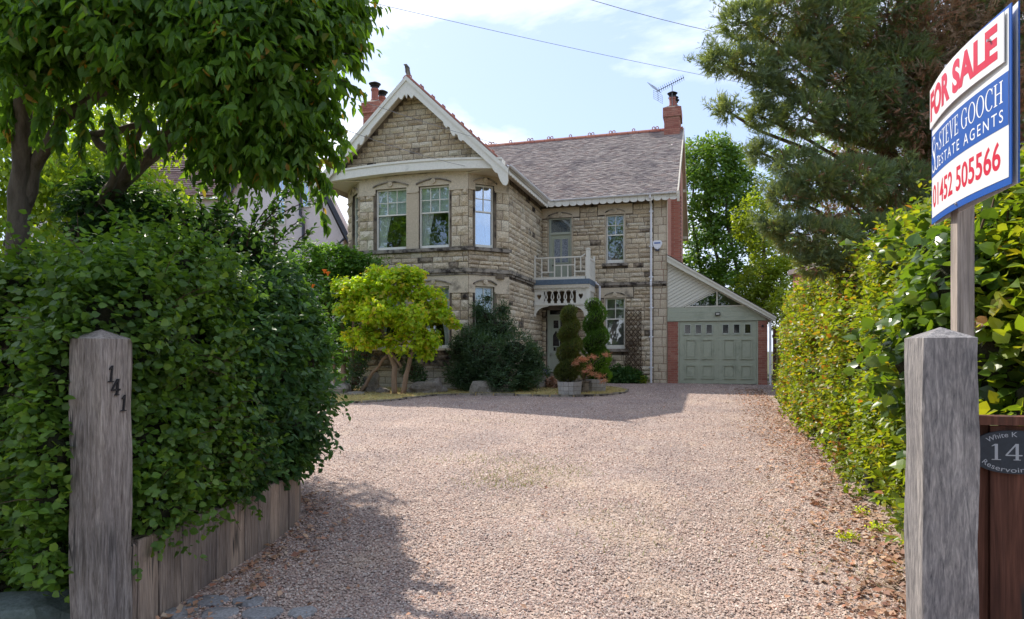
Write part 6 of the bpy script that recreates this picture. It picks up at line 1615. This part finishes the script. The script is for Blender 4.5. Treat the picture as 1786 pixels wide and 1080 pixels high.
# large-leaved shrub behind the gatepost and sign
VB = [(x, y, z, r, r, r) for x, y, z, r in ((2.75, 3.75, .9, .42), (2.8, 3.8, 1.5, .42), (2.65, 3.9, 1.95, .30), (3.2, 3.7, 1.2, .5), (3.2, 3.9, 1.9, .42), (3.3, 4.2, 2.15, .35), (2.95, 4.3, 2.0, .35), (3.7, 3.9, 1.6, .6), (2.7, 4.3, 1.5, .40), (3.6, 4.3, 2.3, .4))]
vb = plant('large_leaved_shrub', (2.95, 3.95, 0), 'vigorous shrub with large glossy leaves rising above the fence behind the sign post', 'shrub')
core('dark_core', VB, .6, vb)
P, N = sample_blobs(VB, 1150, 81, .35, gap=.2, gs_=5, back=.5); L = sprigs(P, N, 4, .24, .112, 82, droop=.2, hang=.15, face=.5, out=.8)
tw = MB(); SH = []
for i, (x0, y0, x1, y1, dd_) in enumerate(((1700, 420, 1770, 300, 3.7), (1740, 430, 1786, 330, 3.9), (1640, 440, 1600, 380, 4.4), (1600, 440, 1530, 415, 4.6), (1690, 470, 1720, 380, 3.8), (1780, 420, 1810, 330, 3.6), (1560, 450, 1560, 390, 4.8), (1540, 450, 1480, 425, 5.0))):
    a, b = at(x0, y0, dd_), at(x1, y1, dd_); limb(tw, [a, a.lerp(b, .5) + Vector((0, 0, .04)), b], .008, .003, Vector(vb.location), 4, .012, i); q = np.array([a.lerp(b, t) for t in np.linspace(0, 1, 8)]); SH.append((q, np.tile(nrm(np.array([list(b - a)])), (8, 1))))
stuff(tw.build('shoots', 'twig', vb)); q = np.concatenate([a for a, _ in SH]); qn = np.concatenate([b for _, b in SH]); L3 = sprigs(q, qn, 3, .08, .105, 85, out=1, jit=.3, face=.2)
L = cat(L, L3); L = sub(L, ~((L[0][:, 1] < 3.25) & (L[0][:, 0] < 2.2))); L = single_leaves('l_vine', L, T_BIG, vb); stuff(foliage('shrub_leaves', 'l_vine', L, T_BIG, vb))

# ================================================================== conifer
CB = [(1300, 40, 9.3, .34), (1372, 30, 9.4, .50), (1450, 45, 9.5, .55), (1545, 25, 9.7, .6), (1640, 20, 10, .7), (1745, 30, 10, .7), (1255, 108, 9.2, .20), (1310, 112, 9.3, .34), (1385, 118, 9.4, .44), (1470, 140, 9.6, .5), (1565, 120, 9.6, .6), (1660, 140, 10, .7), (1760, 150, 10, .7),
      (1272, 196, 9.3, .14), (1330, 205, 9.4, .26), (1400, 205, 9.5, .40), (1480, 215, 9.5, .45), (1570, 220, 9.7, .55), (1665, 250, 10, .65), (1760, 260, 10, .65), (1330, 268, 9.5, .20), (1390, 290, 9.4, .30), (1425, 320, 9.2, .38), (1490, 320, 9.3, .45), (1570, 325, 9.5, .5), (1650, 350, 9.8, .5), (1740, 350, 9.8, .6),
      (1372, 345, 9.2, .26), (1395, 410, 9.2, .34), (1450, 420, 9.1, .38), (1520, 410, 9.2, .38), (1590, 400, 9.4, .4), (1352, 400, 9.3, .18), (1380, -60, 9.6, .6), (1500, -80, 9.8, .8), (1650, -100, 10.2, 1.0), (1800, -60, 10.4, 1.0), (1560, -260, 10.4, 1.0), (1720, -300, 10.6, 1.1), (1860, 120, 10.5, 1.0), (1860, 320, 10.5, .9), (1700, -520, 10.8, 1.0), (1430, 460, 9.2, .28), (1340, 150, 9.3, .22), (1420, 75, 9.3, .3), (1520, 170, 9.4, .35)]
cb = [bl(x, y, q, r * .86, rz=r * .56) for x, y, q, r in CB]
cf = plant('conifer', (8.0, 11.6, 0), 'big spreading conifer with blue-green plumes and brown dead inner twigs, filling the upper right', 'tree')
off = Vector(cf.location); mb = MB(); top = Vector((7.9, 11.8, 13)); limb(mb, [Vector((8, 11.6, 0)), Vector((8, 11.7, 5)), top], .34, .08, off, 10, .05, 3); mb.build('trunk', 'bark', cf, smooth=True)
mb = MB()
for i, b in enumerate(cb):
    c = Vector(b[:3]); s_ = Vector((7.95, 11.65, max(1.2, c.z - .9 - .12 * (8 - c.x)))); limb(mb, [s_, s_.lerp(c, .5) + Vector((0, 0, .1)), c], .065, .018, off, 5, .10, i)
    R = random.Random(i)
    for k in range(4): dv = Vector((R.uniform(-1, .5), R.uniform(-1, .5), R.uniform(-.2, .6))).normalized() * b[3] * 1.05; limb(mb, [c - dv * .2, c + dv * .4, c + dv], .012, .003, off, 4, .03, i * 5 + k)
mb.build('branches', 'bark', cf)
def fronds(blobs, n, seed, size, shell, upb, gap=.0, inner=.5, out=1.0, back=.3, lump=.30, gs_=3):
    P, N = sample_blobs(blobs, n, seed, shell, gap=gap, gs_=gs_, back=back, inner=inner, lump=lump); R = np.random.RandomState(seed)
    A = nrm(N * out + R.randn(n, 3)[:len(P)] * .42 + np.array((0, 0, upb))); U = nrm(R.randn(len(P), 3)); U = nrm(U - A * (U * A).sum(1, keepdims=True)); S = size * (.6 + .8 * R.rand(len(P)))
    return P, A, U, S, (wobble(P, 2.2, 3) * .35 + .5 + R.rand(len(P)) * .35) % 1
stuff(foliage('green_plumes', 'l_cypress', fronds([b[:6] + (1.2 if b[0] < 5.4 else .85,) for b in cb], 58000, 91, .15, .24, .35, gap=.22, inner=.55), T_FROND, cf))
plume = []
R = random.Random(77)
for b in cb:       # feathery tips that break the outline
    for k in range(9):
        dv = Vector((R.uniform(-1, .35), R.uniform(-.8, .5), R.uniform(-.15, .75))).normalized(); c = Vector(b[:3]) + Vector((dv.x * b[3], dv.y * b[4], dv.z * b[5])) * 1.02; e = c + (dv + Vector((0, 0, .35))) * R.uniform(.14, .30)
        r_ = R.uniform(.035, .055)
        for t in (0, .35, .7, 1): q = c.lerp(e, t); plume.append((q.x, q.y, q.z, r_ * (1.3 - t * .8), r_ * (1.3 - t * .8), r_ * (1.5 - t * .8)))
stuff(foliage('green_plumes', 'l_cypress', fronds(plume, 15000, 92, .10, .9, .5, inner=0, back=1), T_FROND, cf))
stuff(foliage('dead_twigs', 'l_dead', fronds([b[:6] + (1 + max(0, b[0] - 4.5),) for b in cb if b[0] > 3.6], 18000, 93, .14, .5, -.1, inner=.1, lump=.35), T_FROND, cf))
darkb = [bl(x, y, q, r) for x, y, q, r in ((1600, 70, 9.6, .7), (1700, 100, 9.6, .8), (1610, 190, 9.5, .7), (1720, 220, 9.6, .8), (1640, 310, 10.6, .7), (1760, 340, 10.8, .8), (1520, 260, 10.3, .6), (1500, 120, 10.4, .7), (1560, 380, 10.2, .5), (1800, 60, 11, 1), (1450, 380, 9.9, .35))]
stuff(foliage('dead_twigs', 'l_dead', fronds(darkb, 14000, 94, .16, .9, 0, inner=0, lump=.3), T_FROND, cf))

# ================================================================== trees behind the garage and house
def far_tree(loc, label, blobs, stems, nsp, mat, seed, size=.20, gap=.35, per=4, group='tall trees behind the house', T=T_MID, name='tree'):
    return tree_with(name, loc, label, stems, blobs, nsp, per, size * 2, size, mat, T, seed, shell=.45, gap=gap, hang=.25, singles=0, back=.35, gs_=1.1, inner=.5, lump=.25, group=group)
p = at(1240, 700, 34)
far_tree((p.x, p.y, 0), 'tall multi-stemmed tree in bluish green leaf directly behind the garage roof', [bl(x, y, q, r) for x, y, q, r in ((1240, 290, 34, 1.5), (1215, 330, 34, 1.3), (1262, 350, 34, 1.5), (1225, 400, 34, 1.0), (1265, 300, 35, 1.4), (1290, 330, 35, 1.2), (1250, 275, 34, 1.1), (1215, 280, 35, 1.1), (1240, 445, 34, 1.3), (1290, 460, 34, 1.2), (1215, 480, 34, 1.2), (1270, 520, 33, 1.4), (1225, 530, 34, 1.4), (1320, 500, 33, 1.3), (1255, 400, 35, .9), (1300, 400, 35, 1.0), (1340, 440, 34, 1.3))],
         [([Vector((p.x + dx, p.y, 0)), at(1240 + k * 16, 480, 34), at(1222 + k * 15, 380, 34), at(1225 + k * 14, 290, 34)], .11, .04) for k, dx in ((-1, -.6), (1, .3), (3, 1.2))], 6500, 'l_far', 101, size=.24, gap=.2)
p = at(1325, 700, 27)
far_tree((p.x, p.y, 0), 'bright yellow-green maple between the tall tree and the conifer', [bl(x, y, q, r) for x, y, q, r in ((1310, 370, 27, .75), (1335, 400, 27, .9), (1350, 450, 27, .9), (1300, 400, 27, .5), (1330, 350, 27, .5), (1325, 480, 26, .7), (1370, 500, 26, 1.0), (1395, 460, 26, .9), (1310, 500, 26, .6), (1345, 525, 26, .8), (1420, 480, 24, .8), (1365, 545, 25, .8), (1390, 525, 23, .8), (1345, 500, 26, .7))],
         [([Vector((p.x, p.y, 0)), at(1335, 500, 27), at(1330, 390, 27)], .16, .05)], 3400, 'l_far_lime', 111, size=.15, group=None)
p = at(1425, 700, 30)
far_tree((p.x, p.y, 0), 'dull green tree standing behind the conifer', [bl(x, y, q, r) for x, y, q, r in ((1400, 300, 31, 1.8), (1480, 330, 31, 2), (1400, 420, 30, 1.8), (1500, 430, 30, 2), (1600, 350, 30, 2.4), (1720, 380, 30, 2.6), (1600, 200, 31, 2.4), (1500, 200, 32, 2), (1750, 200, 31, 2.6))], [([Vector((p.x + 2, p.y, 0)), at(1480, 480, 30), at(1480, 330, 31)], .3, .1)], 2200, 'l_far', 121, size=.26)
p = at(600, 700, 45)
far_tree((p.x, p.y, 0), 'small distant green tree seen through the gap between the pink house and the bay', [bl(x, y, q, r) for x, y, q, r in ((598, 425, 45, 1.0), (610, 440, 45, 1.2), (590, 450, 45, 1.2), (575, 470, 45, 1.3), (604, 405, 45, .6))], [([Vector((p.x, p.y, 0)), at(600, 470, 45)], .2, .1)], 900, 'l_far', 131, size=.22)

# ================================================================== garden in front of the house
# lime-green small tree
lt0 = Vector((-3.18, 18.15, G(0, 18.1))); o0 = lt0
b = [bl(x, y, 18.0 + q, r, rz=r * .7) for x, y, q, r in ((630, 505, 0, .55), (690, 495, 0, .6), (720, 480, 0, .35), (700, 475, -.1, .25), (745, 520, 0, .5), (660, 545, -.3, .6), (715, 555, -.3, .6), (765, 545, 0, .38), (610, 540, 0, .42), (635, 590, -.2, .45), (700, 600, -.3, .5), (745, 590, -.2, .4), (790, 560, 0, .2), (610, 590, 0, .3), (600, 500, .2, .35), (740, 615, 0, .28), (660, 480, .2, .35))]
tree_with('small_tree', (o0.x, o0.y, o0.z), 'small lime-green tree with heart-shaped leaves and twin pale stems, in front of the bay', [([o0, at(688, 640, 18.1), at(672, 590, 18), at(650, 540, 18)], .085, .04), ([o0 + Vector((.22, 0, 0)), at(712, 640, 18.1), at(728, 590, 18), at(740, 540, 18)], .08, .035), ([at(700, 640, 18), at(672, 600, 18.1), at(640, 560, 18)], .04, .02), ([at(625, 690, 18.6) + Vector((0, 0, .0)), at(650, 650, 18.4), at(675, 620, 18.2)], .05, .04)],
          b, 2600, 5, .22, .115, 'l_lime', T_HEART, 141, shell=.7, gap=.58, hang=.7, bark='bark_pale', inner=.4, lump=.2, singles=300, gs_=4)
# feathery shrub behind it
p = at(600, 690, 18.9); b = [bl(x, y, 19.2 + q, r) for x, y, q, r in ((545, 450, 0, .5), (580, 455, 0, .5), (610, 455, 0, .45), (640, 475, .2, .5), (560, 500, 0, .6), (610, 500, .2, .6), (660, 490, .3, .4), (530, 480, 0, .5), (590, 560, .3, .7), (540, 560, .3, .7), (600, 620, .2, .6), (620, 470, .1, .4))]
cs = tree_with('trumpet_shrub', (p.x, p.y, p.z), 'tall feathery green shrub with a few orange flowers, beside the left corner of the bay', [([p, at(598, 600, 19.1), at(590, 480, 19.2)], .09, .04), ([p + Vector((.2, 0, 0)), at(615, 600, 19.1), at(620, 480, 19.2)], .05, .03), ([p - Vector((.25, 0, 0)), at(580, 600, 19.1), at(560, 480, 19.2)], .05, .03)],
               b, 2300, 9, .32, .13, 'l_campsis', T_MID, 151, shell=.4, gap=.2, hang=.15, cat_='shrub', inner=.5, singles=0, bark='bark_pale')
mb = MB()
for x, y in ((566, 474), (664, 478), (668, 477), (572, 478), (545, 500)):
    c = at(x, y, 18.45) - Vector(cs.location); mb.lathe([(.015, -.05), (.03, 0), (.075, .05), (.06, .06)], c, 7)
mb.build('trumpet_flowers', 'orange_flower', cs)
# dark narrow-leaved shrub
b = [bl(x, y, 19.2 + q, r) for x, y, q, r in ((850, 555, .2, .30), (835, 540, .3, .2), (870, 575, .1, .45), (820, 595, 0, .40), (800, 610, .1, .3), (845, 620, -.3, .65), (895, 615, -.1, .6), (925, 625, 0, .4), (870, 655, -.3, .65), (820, 655, 0, .5), (915, 655, -.1, .5), (800, 650, .1, .4), (850, 520, .3, .13), (875, 540, .2, .2))]
dk = plant('olive_shrub', tuple(at(860, 690, 19.3)), 'rounded dark blue-green shrub with narrow leaves against the right side of the bay', 'shrub')
core('dark_core', b, .55, dk)
P, N = sample_blobs(b, 3600, 161, .35, gap=.2, gs_=4, lump=.18); L = sprigs(P, N, 7, .26, .105, 162, up=.6, droop=.0, face=.3, out=.9); stuff(foliage('shrub_leaves', 'l_dark', L, T_SLIM, dk))
def bush(name, loc, label, blobs, mat, n, per, size, seed, T=T_MID, cat_='shrub', group=None, corek=.5):
    o = plant(name, loc, label, cat_, group)
    if corek: core('dark_core', blobs, corek, o, 'twig')
    P, N = sample_blobs(blobs, n, seed, .4, gap=.2, gs_=6); stuff(foliage('leaves', mat, sprigs(P, N, per, size * 2.2, size, seed + 1, up=.5, face=.4), T, o)); return o
p = at(632, 690, 18.6); bush('small_shrub', tuple(p), 'thin olive shrub at the left end of the bed beside the upright rock', [bl(625, 640, 18.6, .28), bl(620, 665, 18.6, .25), bl(635, 620, 18.7, .2)], 'l_dark', 330, 5, .07, 171)
p = at(725, 688, 18.6); bush('small_shrub', tuple(p), 'small olive shrub between the lime tree trunk and the bay plinth', [bl(718, 645, 18.6, .30), bl(730, 655, 18.6, .22), bl(715, 620, 18.7, .2)], 'l_dark', 380, 5, .07, 173)
p = at(912, 680, 20.0); bush('small_shrub', tuple(p), 'grey-green spray of shrub between the dark bush and the boulder', [bl(930, 640, 20.3, .35), bl(925, 610, 20.5, .22), bl(945, 650, 20.4, .22)], 'l_dark', 420, 5, .08, 175, corek=0)
p = at(920, 690, 19.6); bush('heather', tuple(p), 'low reddish-brown heather left of the boulder', [bl(918, 668, 19.8, .16), bl(908, 672, 19.7, .13)], 'l_dead', 300, 5, .06, 177, cat_='plant')
p = at(960, 682, 20.2); bush('heather', tuple(p), 'low orange-brown plant right of the boulder', [bl(962, 668, 20.2, .15), bl(968, 675, 20.1, .11)], 'litter', 260, 5, .06, 179, cat_='plant')
p = W(-1.35, -.35, .45); bush('border_plant', tuple(p), 'low glossy dark green border plants under the ground floor window by the downpipe', [(W(u, -.35).x, W(u, -.35).y, .45 + z, r, r, r) for u, z, r in ((-1.9, .22, .25), (-1.6, .25, .28), (-1.3, .2, .26), (-1.05, .17, .22), (-.85, .12, .16))], 'l_laurel', 520, 6, .12, 181)
p = W(-.78, -.4, .45); bush('border_plant', tuple(p), 'small yellow-green tuft at the foot of the downpipe', [(p.x, p.y, .52, .12, .12, .14)], 'l_far_lime', 90, 4, .10, 183, T=T_SLIM, corek=0)
# pansies
fp = bpy.data.objects['flower_pot']; q = Vector(fp.location); P, N = sample_blobs([(q.x, q.y, q.z + .24, .16, .16, .09)], 70, 185, .3, inner=0)
fl_o = plant('pansies', tuple(q), 'purple and white pansies growing in the small orange pot', 'flowers'); L = sprigs(P, N, 3, .06, .055, 186, face=.8); stuff(foliage('petals', 'flower', L, T_MIDR, fl_o)); P, N = sample_blobs([(q.x, q.y, q.z + .2, .14, .14, .08)], 60, 187, .3, inner=0); stuff(foliage('leaves', 'l_laurel', sprigs(P, N, 3, .06, .055, 188), T_MID, fl_o))
# spiral topiary
def topiary(loc, h0, h, r0, r1, turns, mat, label, seed, ph=0.0, n=10000):
    o = plant('spiral_topiary', loc, label, 'topiary', 'spiral topiaries by the porch'); x0, y0, z0 = loc
    mb = MB(); limb(mb, [Vector((x0, y0, z0)), Vector((x0 + .02, y0, z0 + h * .5)), Vector((x0, y0, z0 + h))], .045, .015, Vector(loc), 7, .01, seed); mb.build('trunk', 'bark', o)
    B = []; K = 64
    for k in range(K):
        t = k / (K - 1); a = ph + t * turns * 2 * math.pi; R0 = r0 * (1 - t) + r1 * t; z = z0 + h0 + (h - h0) * t
        B.append((x0 + math.cos(a) * R0 * .26, y0 + math.sin(a) * R0 * .26, z, R0 * .84, R0 * .80, R0 * .56))
    B.append((x0, y0, z0 + h - .02, r1 * .6, r1 * .6, .14))
    core('dark_core', B, .7, o)
    stuff(foliage('clipped_fronds', mat, fronds(B, n, seed, .075, .22, .75, inner=.86, out=.8, back=.25, lump=.03), T_FROND_F, o)); return o
topiary((1.55, 18.0, G(0, 18) + .33), .26, 1.97, .37, .20, 3.4, 'l_topi_dark', 'darker olive spiral topiary in the nearer pale planter, left of the pair', 191, 2.6)
topiary((2.38, 19.15, G(0, 19) + .33), .12, 2.2, .46, .26, 3.3, 'l_topi', 'bright green spiral topiary in the farther planter, right of the pair', 193, .8)
# pink maple
p = Vector((1.98, 18.7, G(0, 18.7) + .36)); ac = plant('maple', tuple(p), 'little pink and orange maple leaning between the two topiaries', 'plant')
mb = MB()
ends = [at(x, y, q) for x, y, q in ((1005, 632, 17.5), (1035, 622, 17.7), (1058, 618, 17.9), (1020, 648, 17.5), (1045, 655, 17.8), (1052, 664, 17.9), (1015, 625, 17.6), (1028, 640, 17.6))]
for i, e in enumerate(ends): limb(mb, [p, p.lerp(e, .5) + Vector((0, 0, .15)), e], .012, .004, p, 4, .015, i)
mb.build('stems', 'bark_pale', ac); B = [(e.x, e.y, e.z, .15, .13, .08) for e in ends] + [tuple(ends[0].lerp(ends[1], .5)) + (.15, .12, .07), tuple(ends[3].lerp(ends[4], .5)) + (.15, .12, .07)]
P, N = sample_blobs(B, 420, 195, .9, inner=0, back=1); stuff(foliage('leaves', 'l_acer', sprigs(P, N, 5, .10, .05, 196, hang=.3), T_SLIM, ac))
# bare climber on the trellis
R = random.Random(4); cl = plant('climber', tuple(W(-1.12, -.12, .45)), 'leafless brown climber tangled over the trellis beside the window', 'climber'); mb = MB(); off = Vector(cl.location)
for k in range(16):
    u = R.uniform(-1.4, -.85); P = []; z = .5
    while z < R.uniform(2.2, 3.1): P.append(W(u, -.12 - R.uniform(0, .05), z)); u = min(-.82, max(-1.45, u + R.uniform(-.12, .12))); z += .22
    if len(P) > 1: limb(mb, P, .011, .004, off, 4, .02, k)
mb.build('stems', 'twig', cl)

# ================================================================== leaves on the ground
def litter(n, seed, fn, size, name='leaf_litter', label=None):
    R = np.random.RandomState(seed); x, y = fn(R, n); n = len(x)
    B = np.stack([x, y, gz(x, y) + .012 + .012 * R.rand(n)], 1); a = R.rand(n) * 6.283; A = nrm(np.stack([np.cos(a), np.sin(a), R.randn(n) * .25], 1)); U = nrm(np.stack([R.randn(n) * .35, R.randn(n) * .35, np.ones(n)], 1)); U = nrm(U - A * (U * A).sum(1, keepdims=True))
    return B, A, U, size * (.35 + 1.1 * R.rand(n) ** 1.5), R.rand(n)
def f_right(R, n):
    y = 3.2 + 17 * R.rand(n) ** 1.6; e = np.abs(R.randn(n)) * (.42 + .0 * y); x = hedge_face(y) + .42 - e; return x, y
def f_left(R, n):
    y = 3.5 + 3.4 * R.rand(n); x = np.interp(y, [p_[1] for p_ in path], [p_[0] for p_ in path]) + .04 + np.abs(R.randn(n)) * .22; return x, y
def f_all(R, n):
    y = 3.4 + 15 * R.rand(n) ** 1.3; x = drive_left(y) + (hedge_face(y) - drive_left(y)) * R.rand(n); k = ~in_bed(x, y); return x[k], y[k]
T_LIT = (np.array([(0, 0, .05), (-.34, .45, .24), (.05, 1, .12), (.36, .5, .16)], float), np.array([(0, 1, 2), (0, 2, 3)]))
L = cat(litter(6800, 201, f_right, .05), litter(520, 202, f_left, .048), litter(620, 203, f_all, .04))
lr = stuff(foliage('leaf_litter', 'litter', L, T_LIT, None)); lr['label'] = 'brown and orange fallen leaves drifted along the hedge side of the gravel'; lr['category'] = 'fallen leaves'
def f_bed(R, n): x, y = R.uniform(-5, 3.2, n), R.uniform(15.8, 21, n); k = in_bed(x, y); return x[k], y[k]
L = litter(700, 205, f_bed, .05); L[0][:, 2] += .05; stuff(foliage('bed_litter', 'litter', L, T_MIDR, None))
# seedlings at the hedge foot
for i, (px, py, lab) in enumerate(((1478, 950, 'tiny bright green seedling on the gravel, farthest from the grey gatepost'), (1530, 935, 'small green seedling on the leaf litter close to the grey gatepost'), (1500, 908, 'little green weed among fallen leaves at the foot of the beech hedge'))):
    d_ = 1.53 / ((py - 612) / 1170); p = at(px, py, d_); p.z = G(p.x, p.y); bush('seedling', tuple(p), lab, [(p.x, p.y, p.z + .03, .07, .05, .03)], 'l_lime', 26, 3, .035, 211 + i, T=T_MID, cat_='seedling', corek=0)
# trees across the lane behind the camera: they show in the window glass
for i, (x, y, h_) in enumerate(((-18, 4, 13), (-24, -2, 15), (-10, -6, 13), (0, -10, 8))):
    B = [(x + R.uniform(-3.6, 3.6), y + R.uniform(-2, 2), h_ * .25 + R.random() * h_ * .65, 2.0, 2.0, 1.8) for _ in range(13)]
    tree_with('tree', (x, y, 0), ('leafy tree far left outside the picture, mirrored in the left bay windows', 'tallest leafy tree outside the picture to the left', 'leafy tree across the lane, mirrored in the windows over the porch', 'low leafy tree across the lane, mirrored in the garage window')[i], [([Vector((x, y, 0)), Vector((x, y, h_ * .7))], .3, .12)], B, 1500, 3, .7, .45, 'l_far', T_MID, 221 + i, shell=.4, gap=.1, hang=.2, singles=0, inner=.5, back=1, gs_=1)
